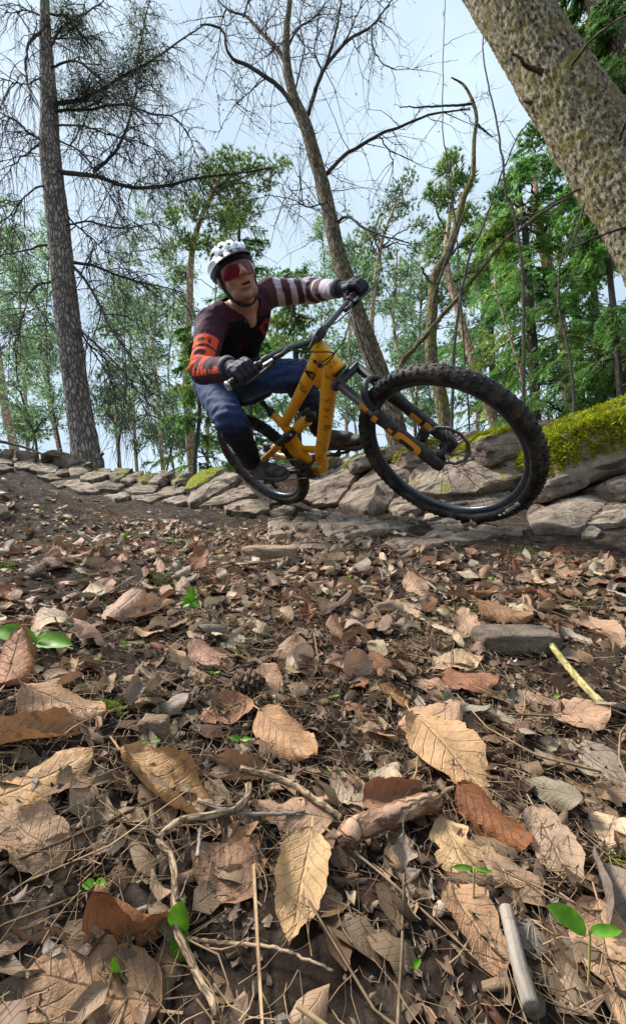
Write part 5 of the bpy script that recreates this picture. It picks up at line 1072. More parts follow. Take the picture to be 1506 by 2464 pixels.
tag(put_at('bark_piece', b_, mat('bark_chunk', [(.20, .13, .08), (.36, .26, .18)], scale=120, rough=.95, bump=.8, bscale=300), c), 'crumbly brown lump of bark beside a seedling', 'bark')
d = hit(395, 1520); c = P(395, 1511, d); s_ = d / F_PX
b_, V = rock('pebble', c, np.stack([CR, nrm(np.cross(CU, CR)), CU]), (14 * s_, 9 * s_, 10 * s_), 14, 0, nu=20, nv=12, box=.7)
tag(put_at('pebble', b_, mat('blue_grey_pebble', [(.06, .08, .12), (.14, .18, .25)], scale=200, rough=.5), c), 'small blue grey pebble in the dark hollow', 'pebble')
# ---- pine cone
d = hit(590, 1680); c = P(592, 1660, d); c = c + Hn(c[:2])[0] * .008; s_ = d / F_PX * 1.15; ca = nrm(CR * .9 + FWD * .5); n = Hn(c[:2])[0]
t = thing('pine_cone', 'dark open pine cone behind the tilted reddish leaf', 'pine cone', c); core = MB(); add_lathe(core, c - ca * 40 * s_, ca, [(0, .001), (10 * s_, 9 * s_), (50 * s_, 11 * s_), (80 * s_, 3 * s_)], 12)
CONE = mat('cone_scale', [(.035, .022, .015), (.10, .06, .04), (.20, .14, .10)], scale=200, rough=.8); put('core', core, CONE, t)
e1 = nrm(np.cross(ca, n)); e2 = np.cross(ca, e1); sc = None
for q in range(64):
    f = q / 64; a = q * 2.39996; out = math.cos(a) * e1 + math.sin(a) * e2; r = (10 + 20 * math.sin(math.pi * min(1, f * .9 + .12))) * s_
    b0 = c - ca * 40 * s_ + ca * (6 + 70 * f) * s_; tipd = nrm(out + ca * (.15 + .6 * f)); sd = nrm(np.cross(tipd, ca))
    m_ = MB(); m_.add([b0 + sd * r * .12, b0 - sd * r * .12, b0 + tipd * r * .7 + sd * r * .36, b0 + tipd * r * .7 - sd * r * .36, b0 + tipd * r + sd * r * .2, b0 + tipd * r - sd * r * .2,
        b0 + tipd * r * .75 - ca * r * .16, b0 + tipd * r * 1.0 - ca * r * .12], [[0, 1, 3, 2], [2, 3, 5, 4], [1, 0, 2, 3], [3, 2, 6, 6 + 0]][:2], [[2, 6, 3], [0, 6, 2], [1, 3, 6], [0, 1, 6], [2, 4, 7], [2, 7, 6], [3, 6, 7], [3, 7, 5], [4, 5, 7]])
    put('scale', m_, CONE, t, smooth=False)
# ---- seedlings
SEED = mat('seedling_green', [(.07, .20, .012), (.12, .31, .018), (.20, .40, .03)], scale=120, rough=.45, spec=.4, transl=.35)
STEM = mat('seedling_stem', [(.30, .28, .05), (.36, .26, .12)], scale=60, rough=.6)
def seedling(x, y, hpx, leaves, lab, d=None, w_=.42):
    """stem foot at x, y; leaves = list of (dx, dy) tip offsets in px from the stem top"""
    d = d or (hit(x, y) or 1.); c = P(x, y, d); s = d / F_PX; top = c + CU * hpx * s + CR * 3 * s - FWD * .001
    t = thing('seedling', lab, 'seedling', c); t['group'] = 'green seedlings in the litter'
    put('stem', add_tube(MB(), catmull([c - CU * .004, .5 * (c + top) + CR * 2 * s, top], 8), np.full(8, max(2.2 * s, .0006)), 6), STEM, t)
    for dx, dy in leaves:
        tip = top + CR * dx * s - CU * dy * s - FWD * .12 * math.hypot(dx, dy) * s; ax = tip - top; Ln = np.linalg.norm(ax); ux = ax / Ln; sd = nrm(np.cross(ux, nrm(CU * .9 - FWD * .75))); nrm_ = np.cross(sd, ux)
        V, Q, U = leaf_vf(9, 7, np.random.default_rng(int(abs(x + dx))), W_=w_, roll=.5, curl=-.5, twist=0, wav=.15, petiole=False); V[:, 0] += .5
        put('leaf', MB().add(top + (V * Ln) @ np.stack([ux, sd, nrm_]), Q), SEED, t)
    return t
for args in [(1412, 2390, 155, [(-112, -75), (72, -10)], 'large two leaved green seedling in the bottom right corner', None, .17), (1135, 2190, 105, [(-60, -8), (45, 6)], 'thin forked seedling with two narrow leaves above a cream leaf', None, .10),
    (428, 2300, 60, [(10, -85), (12, 75)], 'seedling with two round bright leaves beside the crooked twig', None, .32), (228, 2150, 28, [(-30, 0), (28, -6)], 'seedling with two rounded leaves over the dark leaves at the left', None, .34),
    (283, 2365, 20, [(-6, -55), (14, -14)], 'tiny upright seedling at the bottom left', None, .2), (985, 2330, 4, [(22, -28)], 'single small green blade at the bottom centre', None, .22),
    (85, 1590, 52, [(-95, -28), (-40, -22), (30, -20), (95, 8)], 'seedling with serrated leaves at the left edge', None, .24), (578, 1800, 22, [(-30, -8), (28, -4)], 'two leaved seedling at the base of the pointed pleated leaf', None, .2),
    (362, 1800, 18, [(-26, 2), (24, -4)], 'two leaved seedling above the lump of bark', None, .24), (395, 1840, 14, [(-28, 4), (22, -4)], 'two leaved seedling in front of the lump of bark', None, .2),
    (900, 1862, 8, [(-12, -2), (14, -4)], 'tiny seedling left of the leaf heap', None, .4), (1328, 1680, 4, [(14, -6)], 'single green leaflet beside the yellow green stalk', None, .35),
    (455, 1500, 50, [(-22, -14), (20, -22), (26, 8), (-18, 10), (6, -40)], 'leafy green sprout with several small leaves in the middle ground', None, .34), (80, 1680, 8, [(-20, -2), (18, -4)], 'small seedling between reddish leaves at the left', None, .2),
    (495, 1655, 8, [(-14, -2), (14, -4)], 'tiny seedling near the rosy brown leaf', None, .25), (515, 1640, 22, [(-14, -4), (14, -4)], 'thin stalked seedling beside the pine cone', None, .22), (800, 1858, 8, [(-22, 0), (20, -3)], 'faint small seedling left of the tan heap', None, .2),
    (800, 1680, 6, [(-16, 2), (14, -4)], 'small yellowish seedling near the middle', None, .2), (185, 1478, 8, [(-8, -2), (12, -6)], 'tiny pale seedling on the dark soil', None, .3), (150, 1262, 6, [(-10, 0), (12, -4)], 'small bright seedling on the soil mound', None, .35), (830, 1395, 6, [(-12, 0), (12, -4)], 'small green sprig among leaves before the trail', None, .3)]:
    seedling(*args)
for x, y, lab in ((130, 1330, 'on the bare soil below the left mound'), (95, 1240, 'highest on the left soil mound'), (300, 1300, 'left of the low grass tuft'), (620, 1345, 'at the left end of the low brown stone'),
      (560, 1420, 'right of the yellow green moss cushion'), (700, 1470, 'in the middle below the low brown stone'), (850, 1520, 'above the faded leaves near the centre'), (900, 1400, 'between the low brown stone and the needled sprigs'),
      (760, 1575, 'right of the mossy wisps'), (1180, 1405, 'below the grass tuft at the trail edge'), (300, 1560, 'under the crumpled greyish pink leaf'), (660, 1610, 'above the crumpled tan leaf by the pine cone'),
      (240, 1600, 'right of the small folded tan leaf'), (1050, 1560, 'below the small needled sprig'), (960, 1465, 'under the pale upturned leaf'), (415, 1310, 'nearest the left stones of the trail')):
    sw = 9 + (x * 7 + y) % 7; t_ = seedling(x, y, 7, [(-sw, -2), (sw, -4), (2, -sw)], 'tiny green sprout ' + lab, None, .3); t_['group'] = 'tiny sprouts in the middle litter'
# ---- tufts of grass, moss and fir sprigs
GRASS = mat('tuft_green', [(.06, .10, .015), (.16, .21, .03), (.28, .30, .06)], scale=20, rough=.6, tint_mix=1., transl=.3)
def tuft(name, lab, x, y, wpx, hpx, cnt, seed, cat, tone=(1, 1, 1), up=.7):
    rg = np.random.default_rng(seed); d = hit(x, y) or 1.; c = P(x, y, d); s = d / F_PX; n = Hn(c[:2])[0]
    p = c + (rg.normal(0, .3, (cnt, 1)) * wpx * s) * CR + (rg.normal(0, .25, (cnt, 1)) * wpx * .6 * s) * nrm(FWD - n * (FWD @ n)); p[:, 2] = H(p[:, :2])
    dd = nrm_rows(n * up + rg.normal(0, .65, (cnt, 3))); Ls = rg.uniform(.5, 1.2, cnt) * hpx * s
    K_ = 4; q = np.linspace(0, 1, K_); PT = p[:, None] + dd[:, None] * (Ls[:, None] * q)[:, :, None]; PT[:, :, 2] -= .35 * Ls[:, None] * q[None] ** 2
    b_ = MB(); tn = np.repeat(rg.uniform(.5, 1.4, (cnt, 1)) * np.array(tone), K_ * 3, 0); batch_tubes(b_, PT, np.broadcast_to(max(.9 * s, .0005) * (1.05 - q)[None], (cnt, K_)), 3, tint=tn)
    o = put_at(name, b_, GRASS, c, tint=True); tag(o, lab, cat); return o
tuft('grass_tuft', 'low grass tuft on the soil left of the trail', 375, 1395, 90, 34, 130, 1, 'grass')
tuft('fir_sprig', 'green needled sprig lying in leaves above the block of stone', 1095, 1475, 120, 34, 240, 2, 'sprig', (1.1, 1.0, .6), .35)
tuft('fir_sprig', 'small needled sprig left of the block of stone', 1050, 1500, 60, 32, 90, 3, 'sprig', (1.0, .95, .6), .3)
tuft('grass_tuft', 'grass tuft at the trail edge below the front wheel', 1275, 1335, 80, 32, 120, 4, 'grass')
tuft('grass_tuft', 'grey green tuft beside the small stones in the trail', 815, 1290, 70, 20, 120, 5, 'grass', (.8, .95, 1.2))
tuft('moss_tuft', 'yellow green moss cushion in the middle of the litter', 455, 1425, 90, 20, 320, 6, 'moss', (1.7, 1.6, .5), .8)
tuft('moss_tuft', 'bright moss tuft left of the lump of bark', 258, 1705, 60, 34, 260, 7, 'moss', (1.7, 1.8, .5), .9)
tuft('moss_tuft', 'dark green moss at the left edge of the soil mound', 5, 1370, 40, 30, 220, 8, 'moss', (.9, 1.2, .4), .9)
tuft('moss_tuft', 'mossy wisps near the faded leaf in the middle', 560, 1570, 50, 24, 120, 9, 'moss', (1.4, 1.3, .5), .5)
tuft('moss_tuft', 'moss strand beside the crumpled greyish leaf', 345, 1440, 60, 16, 150, 10, 'moss', (1.5, 1.4, .5), .7)
tuft('grass_tuft', 'sparse dry grass below the right hand leaves', 1400, 1460, 110, 26, 60, 11, 'grass', (1.5, 1.3, .8), .3)
tuft('grass_tuft', 'short green grass near the rear wheel stones', 570, 1248, 60, 14, 80, 12, 'grass')
tuft('fir_sprig', 'fir sprig with yellow green needles at the right edge', 1480, 2080, 60, 60, 60, 13, 'sprig', (1.2, 1.0, .5), .3)
tuft('grass_tuft', 'small green tuft among pale leaves left of centre', 810, 1440, 40, 22, 60, 14, 'grass')
# ================================================================ THE BICYCLE (local frame: x forward, y to the rider's left, z up)
def rotv(r):
    r = np.array(r); th = np.linalg.norm(r); k = r / th; Kx = np.array([[0, -k[2], k[1]], [k[2], 0, -k[0]], [-k[1], k[0], 0]])
    return np.eye(3) + math.sin(th) * Kx + (1 - math.cos(th)) * Kx @ Kx
BR = rotv([2.2229060051353136, .49360467813986764, -.8854479347707574]); BT = np.array([-.15753586683312157, -.06212678334833695, 2.814749099437569])
C2W = np.stack([CR, -CU, FWD], 1)
BRW = C2W @ BR; BTW = CAM + C2W @ BT
def bw(p): return BTW + BRW @ np.asarray(p, float)
bike = thing('bicycle', 'muddy orange full suspension mountain bike leaned hard into a turn on the trail', 'bicycle')
m4 = np.eye(4); m4[:3, :3] = BRW; m4[:3, 3] = BTW; bike.matrix_world = Matrix(m4.tolist()); ORIG[bike.name] = np.zeros(3)
MUD = (.10, .065, .04)
ORANGE = mat('frame_orange', [(.84, .37, .006), (.92, .44, .010)], scale=3, rough=.38, spec=.5, wear=((.22, .11, .03), 24, .30))
BLACK = mat('black_metal', [(.012, .012, .014), (.022, .022, .026)], scale=20, rough=.5, spec=.35, wear=((.06, .045, .035), 40, .45))
RUBBER = mat('tyre_rubber', [(.009, .009, .009), (.022, .021, .020)], scale=30, rough=.7, spec=.3, wear=((.075, .06, .045), 22, .48), bump=.3, bscale=300, bdist=.002)
RIMM = mat('rim_dark_alloy', [(.05, .055, .065), (.11, .12, .14)], scale=8, rough=.35, metal=.7)
STEEL = mat('steel', [(.35, .35, .36), (.5, .5, .5)], scale=30, rough=.3, metal=1.0)
DECAL = mat('decal_orange', [(.66, .26, .02), (.72, .30, .03)], scale=9, rough=.45)
INK = mat('decal_black', [(.01, .01, .01)], scale=9, rough=.5)
WHITE = mat('print_white', [(.55, .55, .52), (.75, .74, .70)], scale=50, rough=.6)
SADM = mat('saddle_black', [(.012, .012, .013), (.025, .025, .028)], scale=40, rough=.5)
Y3 = np.array([0, 1., 0])
def p3(x, z, y=0.0): return np.array([x, y, z])
def tube2(mb_, pts, r, flat=1.0, ns=16, n=24, m=0):
    pa = catmull([p3(*q) for q in pts], n); return add_tube(mb_, pa, np.interp(np.linspace(0, 1, n), np.linspace(0, 1, len(np.atleast_1d(r))), np.atleast_1d(r)), ns, flat=flat, m=m)
# frame
fr = MB()
tube2(fr, [(.872, .925), (.74, .835), (.58, .728), (.400, .612)], (.030, .026, .023, .020), 1.2)
tube2(fr, [(.905, .880), (.80, .735), (.66, .545), (.555, .415), (.520, .365)], (.034, .033, .032, .030, .024), 1.12)
hax = nrm(p3(.930 - .874, .845 - .975)); add_lathe(fr, p3(.874, .975), hax, [(-.002, .0), (-.001, .026), (.012, .030), (.05, .0265), (.10, .0275), (.128, .033), (.1415, .033), (.142, 0)], 24)
add_prism(fr, [(.865, .955), (.80, .90), (.76, .845), (.80, .775), (.85, .80), (.905, .875)], (0, 0, 0), (1, 0, 0), (0, 0, 1), Y3, .020)
tube2(fr, [(.360, .692), (.402, .602), (.416, .48), (.422, .365)], (.020, .023, .024, .030), 1.1)
tube2(fr, [(.560, .442), (.44, .452), (.345, .470), (.308, .478)], (.017, .015, .016, .018), 1.3)
tube2(fr, [(.556, .425), (.552, .37), (.52, .318), (.468, .297), (.418, .308), (.372, .375), (.320, .470)], (.020, .019, .018, .018, .018, .018, .018), 1.2, n=40)
frame = put('frame', fr, ORANGE, bike)
lg = MB()
def glyph(mb_, bars, c, ux, uz, s, y, h=.0012):
    """flat lettering: bars = (x0, z0, x1, z1, width) in unit cells"""
    for x0, z0, x1, z1, w_ in bars:
        a, b_ = np.array([x0, z0]), np.array([x1, z1]); d = (b_ - a) / (np.linalg.norm(b_ - a) + 1e-9); nn_ = np.array([-d[1], d[0]]) * w_ / 2
        poly = np.array([a - nn_, b_ - nn_, b_ + nn_, a + nn_]) * s; add_prism(mb_, poly, np.asarray(c) + Y3 * y, ux, uz, Y3, h)
glyph(lg, [(-.5, -.5, .5, -.5, .16), (-.42, -.28, .0, .55, .22), (.05, .3, .40, -.30, .2), (.0, .55, .2, .1, .2)], p3(.795, .868), nrm(p3(.80, .60)), nrm(p3(-.60, .80)), .042, -.0315, .0018)
put('logo', lg, INK, frame)
pt = MB()
for x, z in ((.858, .915), (.868, .893)): add_lathe(pt, p3(x, z, -.022), -Y3, [(0, .0085), (.011, .0085), (.012, .006), (.0121, 0)], 14)
put('cable_port', pt, INK, frame)
hs = MB(); add_lathe(hs, p3(.874, .975), -hax, [(0, .029), (.012, .027), (.016, .020), (.03, .018), (.0301, 0)], 22); put('headset_cup', hs, BLACK, bike); hs = MB(); add_lathe(hs, p3(.930, .845), hax, [(0, .034), (.008, .034), (.012, .028), (.0121, 0)], 22); put('headset_cup', hs, BLACK, bike)
# rear triangle, link, shock
for sg in (-1, 1):
    st_ = MB(); tube2(st_, [(.316, .502, sg * .035), (.20, .455, sg * .055), (.08, .405, sg * .068), (-.005, .372, sg * .072)], (.013, .012, .011, .014), 1.5, 12); put('seatstay', st_, ORANGE, bike)
    cs = MB(); tube2(cs, [(.395, .345, sg * .032), (.28, .335, sg * .058), (.12, .345, sg * .07), (-.005, .360, sg * .073)], (.018, .016, .014, .016), 1.35, 12); put('chainstay', cs, BLACK if sg < 0 else ORANGE, bike)
    lk = MB(); tube2(lk, [(.472, .575, sg * .030), (.40, .545, sg * .034), (.306, .515, sg * .034)], (.014, .017, .013), 1.4, 12); put('rocker_link', lk, BLACK, bike)
    for x, z in ((.468, .572), (.395, .542), (.310, .515)): pv = MB(); add_lathe(pv, p3(x, z, sg * .046), Y3 * sg, [(-.01, .008), (.002, .008), (.003, .005), (.0031, 0)], 12); put('pivot_bolt', pv, STEEL, bike)
sa, sb = p3(.660, .655), p3(.466, .575); sv = nrm(sb - sa); sl = np.linalg.norm(sb - sa); sh = MB()
add_lathe(sh, sa, sv, [(0, .0), (0, .015), (.02, .016), (.022, .024), (.05, .024), (.052, .012), (.10, .012), (.101, .012), (sl, .011), (sl, 0)], 20); shock = put('shock', sh, BLACK, bike)
ca_ = MB(); prof = [(.072, .0), (.072, .027)]
for q in range(5): prof += [(.074 + q * .020, .030), (.086 + q * .020, .030), (.088 + q * .020, .0265), (.092 + q * .020, .0265)]
prof += [(.176, .029), (.182, .022), (.183, 0)]; add_lathe(ca_, sa, sv, prof, 24); put('shock_can', ca_, ORANGE, shock)
rs = MB(); add_lathe(rs, sa + p3(-.015, .035, -.03), sv, [(-.03, 0), (-.028, .012), (.03, .013), (.04, .008), (.0401, 0)], 16); put('reservoir', rs, BLACK, shock)
# seat post and saddle
po = MB(); tube2(po, [(.360, .695), (.345, .735), (.330, .785)], (.0135,)); add_lathe(po, p3(.360, .692), nrm(p3(-.4, .9)), [(-.012, .024), (.012, .024), (.013, .014)], 20); put('seat_post', po, BLACK, bike)
sdm = MB(); xs = np.linspace(0, 1, 26); prof = []
for u in xs:
    x = .175 + u * .28; hw = np.interp(u, [0, .12, .35, .6, .85, 1], [.045, .070, .060, .030, .021, .010]); top = np.interp(u, [0, .15, .5, .85, 1], [.822, .818, .806, .816, .812]); th_ = np.interp(u, [0, .1, .5, .9, 1], [.022, .042, .04, .03, .012])
    ring = []
    for a in np.linspace(0, 2 * np.pi, 20, endpoint=False):
        cy_, sz_ = math.cos(a), math.sin(a); ring.append(p3(x, top - th_ * .35 + th_ * (.42 * sz_ if sz_ > 0 else .75 * sz_) - .10 * (cy_ * hw) ** 2 / .07, hw * np.sign(cy_) * abs(cy_) ** .75))
    prof.append(ring)
V = np.array(prof).reshape(-1, 3); i = np.arange(25)[:, None] * 20; j = np.arange(20)[None]; k = (j + 1) % 20
V = np.vstack([V, V[:20].mean(0), V[-20:].mean(0)]); jj = np.arange(20)
sdm.add(V, np.stack([i + j, i + k, i + 20 + k, i + 20 + j], -1).reshape(-1, 4), np.vstack([np.stack([(jj + 1) % 20, jj, np.full(20, 520)], 1), np.stack([500 + jj, 500 + (jj + 1) % 20, np.full(20, 521)], 1)]))
sad = put('saddle', sdm, SADM, bike)
rl = MB()
for sg in (-1, 1): tube2(rl, [(.21, .79, sg * .03), (.25, .776, sg * .022), (.37, .776, sg * .022), (.43, .80, sg * .008)], (.0035,), 1, 8)
put('rails', rl, STEEL, sad)
# fork
FA = p3(1.257, .416); ld = nrm(p3(-.28, .378)); lside = nrm(np.cross(ld, Y3)); fk = MB()
add_box(fk, p3(.948, .815), np.stack([nrm(p3(.91, -.42)) * 0 + nrm(np.cross(Y3, hax)), Y3, -hax]), (.030, .085, .020), bev=.012)
crown = put('fork_crown', fk, BLACK, bike)
for sg in (-1, 1):
    a0 = FA + Y3 * sg * .068; fkl = MB(); add_lathe(fkl, a0, ld, [(-.035, 0), (-.033, .018), (-.01, .024), (.05, .0245), (.26, .0255), (.30, .029), (.318, .029), (.321, .0185), (.50, .0180), (.501, 0)], 24)
    leg = put('fork_leg', fkl, BLACK, bike)
    outw = Y3 * -1.0
    def patch(s0, s1, t0, t1, r=.0268):
        th = np.linspace(t0, t1, 7); ss = np.linspace(s0, s1, 5); e1, e2 = outw, np.cross(ld, outw)
        dc = MB(); V = np.array([a0 + ld * s + r * (math.cos(t) * e1 + math.sin(t) * e2) for s in ss for t in th]); i = np.arange(4)[:, None] * 7; j = np.arange(6)[None]
        dc.add(V, np.stack([i + j, i + j + 1, i + 8 + j, i + 7 + j], -1).reshape(-1, 4)); put('decal', dc, DECAL, leg)
    if sg < 0:
        e1, e2 = outw, np.cross(ld, outw); ts = np.linspace(0, 2 * np.pi, 41)[:-1]; sq = lambda v: np.sign(v) * np.abs(v) ** .45
        lp_ = [np.array([a0 + ld * (.1375 + hl_ * sq(math.sin(t))) + .0268 * (math.cos(ht_ * sq(math.cos(t))) * e1 + math.sin(ht_ * sq(math.cos(t))) * e2) for t in ts]) for hl_, ht_ in ((.062, 1.15), (.036, .45))]
        j = np.arange(40); k = (j + 1) % 40; put('decal', MB().add(np.vstack(lp_), np.stack([j, k, 40 + k, 40 + j], 1)), DECAL, leg)
        patch(.208, .228, -.9, -.35); patch(.212, .236, -.15, .5); patch(.345, .385, -.7, .7, .0192); patch(.29, .312, -.6, .6, .0297)
    else:
        patch(.085, .13, -.5, .9); patch(.145, .20, -.3, .7)
ar = MB(); tube2(ar, [(*((FA + ld * .315)[[0, 2]]), -.072), (*((FA + ld * .38 + lside * -.030)[[0, 2]]), -.062), (*((FA + ld * .415 + lside * -.04)[[0, 2]]), -.02), (*((FA + ld * .415 + lside * -.04)[[0, 2]]), .02), (*((FA + ld * .38 + lside * -.030)[[0, 2]]), .062), (*((FA + ld * .315)[[0, 2]]), .072)], (.013,), 1.4, 10, 30); put('fork_arch', ar, BLACK, bike)
# wheels
def wheel(name, c, R, w_, seed, front):
    t = link(name, None, bike); ORIG[t.name] = np.zeros(3); c = np.asarray(c, float); ns, nm = 28, 120; rc = R - w_
    th = np.linspace(0, 2 * np.pi, nm, endpoint=False); ph = np.linspace(0, 2 * np.pi, ns, endpoint=False)
    rr_ = rc + w_ * np.cos(ph) * np.where(np.cos(ph) > 0, .96, .82); yy = w_ * 1.02 * np.sign(np.sin(ph)) * np.abs(np.sin(ph)) ** .85
    V = np.stack([c[0] + np.outer(np.cos(th), rr_), np.broadcast_to(c[1] + yy, (nm, ns)), c[2] + np.outer(np.sin(th), rr_)], -1).reshape(-1, 3)
    i = np.arange(nm)[:, None]; j = np.arange(ns)[None]; i2 = (i + 1) % nm; j2 = (j + 1) % ns
    tm = MB().add(V, np.stack([i * ns + j, i * ns + j2, i2 * ns + j2, i2 * ns + j], -1).reshape(-1, 4)); ty = put('tyre', tm, RUBBER, t)
    kn = MB(); rg = np.random.default_rng(seed)
    for q in range(84):
        a = 2 * np.pi * q / 84; rad = np.array([math.cos(a), 0, math.sin(a)]); tan = np.array([-math.sin(a), 0, math.cos(a)])
        rows = ((-.32, .0062), (.32, .0062)) if q % 2 else ((-.62, .0055), (.62, .0055), (0, .004))
        for f, hw in rows:
            an = f; od = rad * math.cos(an) + Y3 * math.sin(an); sd_ = np.cross(tan, od); ctr = c + rad * rc + od * (w_ * .97); add_box(kn, ctr, np.stack([tan, sd_, od]), (.0050, hw, .0034), bev=.0012)
        for s in (-1, 1):
            an = s * 1.02; od = rad * math.cos(an) + Y3 * math.sin(an); sd_ = np.cross(tan, od); ctr = c + rad * rc + od * (w_ * .99); add_box(kn, ctr, np.stack([tan, sd_, od]), (.0068, .0050, .0034), bev=.0012)
    put('tread', kn, RUBBER, ty)['kind'] = 'stuff'
    rm = MB(); ri = R - 2 * w_ + .010; add_lathe(rm, c - Y3 * .0, Y3, [(-.0165, ri), (-.0165, ri - .006), (-.010, ri - .020), (0, ri - .024), (.010, ri - .020), (.0165, ri - .006), (.0165, ri)], 96); put('rim', rm, RIMM, t)
    hb = MB(); add_lathe(hb, c - Y3 * .052, Y3, [(0, 0), (0, .010), (.012, .012), (.014, .027), (.019, .027), (.022, .016), (.08, .016), (.083, .029), (.088, .029), (.09, .012), (.104, .010), (.1041, 0)], 20); put('hub', hb, BLACK, t)
    sp = MB()
    for q in range(28):
        a = 2 * np.pi * (q + .5) / 28; s = -1 if q % 2 else 1; ho = a + (.9 if (q // 2) % 2 else -.9)
        p0 = c + np.array([.026 * math.cos(ho), s * .036, .026 * math.sin(ho)]); p1 = c + np.array([(ri - .02) * math.cos(a), s * .004, (ri - .02) * math.sin(a)]); add_tube(sp, np.array([p0, .5 * (p0 + p1), p1]), .0011, 5)
    put('spokes', sp, BLACK, t)['kind'] = 'stuff'
    dk = MB(); rd = .10 if front else .09; dy = .040
    nh = 72; th = np.linspace(0, 2 * np.pi, nh, endpoint=False); wv = .0022 * np.sin(th * 12)
    for y0, y1, flip in ((dy, dy + .002, 0),):
        ro, rin = rd + wv, rd - .016 + wv; V = np.concatenate([np.stack([c[0] + r_ * np.cos(th), np.full(nh, c[1] + y_), c[2] + r_ * np.sin(th)], 1) for r_, y_ in ((ro, y0), (rin, y0), (ro, y1), (rin, y1))])
        j = np.arange(nh); k = (j + 1) % nh; dk.add(V, np.concatenate([np.stack([j, k, nh + k, nh + j], 1), np.stack([2 * nh + k, 2 * nh + j, 3 * nh + j, 3 * nh + k], 1), np.stack([k, j, 2 * nh + j, 2 * nh + k], 1), np.stack([nh + j, nh + k, 3 * nh + k, 3 * nh + j], 1)]))
    for q in range(6): a = q * math.pi / 3; add_tube(dk, np.array([c + [.02 * math.cos(a), dy + .001, .02 * math.sin(a)], c + [(rd - .012) * math.cos(a + .35), dy + .001, (rd - .012) * math.sin(a + .35)]]), .0028, 5)
    put('brake_disc', dk, STEEL, t)
    return t, ty, ri
wf, tyf, rif = wheel('front_wheel', FA, .390, .033, 1, True)
wr, tyr, rir = wheel('rear_wheel', p3(0, .36), .352, .032, 2, False)
# worn white lettering on the front sidewall: strokes of unreadable small capitals and two round badges
tx = MB(); rt = .390 - .033 - .004
def side_pt(a, dr, R=rt): return FA + np.array([(R + dr) * math.cos(a), -.0335 + .3 * dr ** 2 * 0 + abs(dr) * .22, (R + dr) * math.sin(a)])
def side_bar(a0, a1, d0, d1, wd=.0013):
    add_tube(tx, np.array([side_pt(a0 + (a1 - a0) * q, d0 + (d1 - d0) * q) for q in np.linspace(0, 1, 4)]), wd, 5)
A0 = -1.02
strokes = []
for q, ch in enumerate('NUTRION'):
    b0 = A0 + .085 + q * .034; w_ = .020; lo, hi = -.010, .010
    S = {'N': [(0, lo, 0, hi), (0, hi, w_, lo), (w_, lo, w_, hi)], 'U': [(0, hi, 0, lo), (0, lo, w_, lo), (w_, lo, w_, hi)], 'T': [(0, hi, w_, hi), (w_ / 2, hi, w_ / 2, lo)], 'R': [(0, lo, 0, hi), (0, hi, w_, hi), (w_, hi, w_, 0), (w_, 0, 0, 0), (0, 0, w_, lo)], 'I': [(w_ / 2, lo, w_ / 2, hi)], 'O': [(0, lo, 0, hi), (0, hi, w_, hi), (w_, hi, w_, lo), (w_, lo, 0, lo)]}[ch]
    for x0, y0, x1, y1 in S: side_bar(b0 + x0, b0 + x1, y0, y1)
for b0, rr_ in ((A0 + .045, .0055), (A0 - .015, .0045), (A0 - .035, .0045)):
    cpt = side_pt(b0, 0); add_lathe(tx, cpt, -Y3, [(-.001, rr_), (.0012, rr_), (.0013, 0)], 12)
put('lettering', tx, WHITE, tyf)
# bar, stem, grips, levers, cables
bc = p3(.912, 1.003); st = MB(); tube2(st, [(.868, .993), (.888, .999), (.912, 1.003)], (.018, .016, .017), 1.15, 14, 10); add_box(st, bc, np.stack([nrm(p3(.9, .2)), Y3, nrm(p3(-.2, .9))]), (.020, .024, .019), bev=.006); put('stem', st, BLACK, bike)
GL, GR = np.array([.878, .367, 1.020]), np.array([.856, -.363, 1.057])
def barpath(g, s):
    d = nrm(g - np.array([.892, s * .24, g[2] - .004])); return [bc, bc + [.0, s * .06, .004], np.array([.905, s * .15, 1.003 + (g[2] - 1.003) * .55]), np.array([.893, s * .24, g[2] - .003]), g - d * .02, g + d * .075], d
hbm = MB(); pl_, dl_ = barpath(GL, 1); pr_, dr_ = barpath(GR, -1); allp = catmull(pr_[::-1][:-1] + pl_, 70); rad_ = .0112 + .0046 * np.exp(-((np.linspace(-1, 1, 70)) / .16) ** 2); add_tube(hbm, allp, rad_, 14)
put('handlebar', hbm, mat('bar_black', [(.015, .016, .02), (.03, .032, .04)], scale=30, rough=.35, spec=.5), bike)
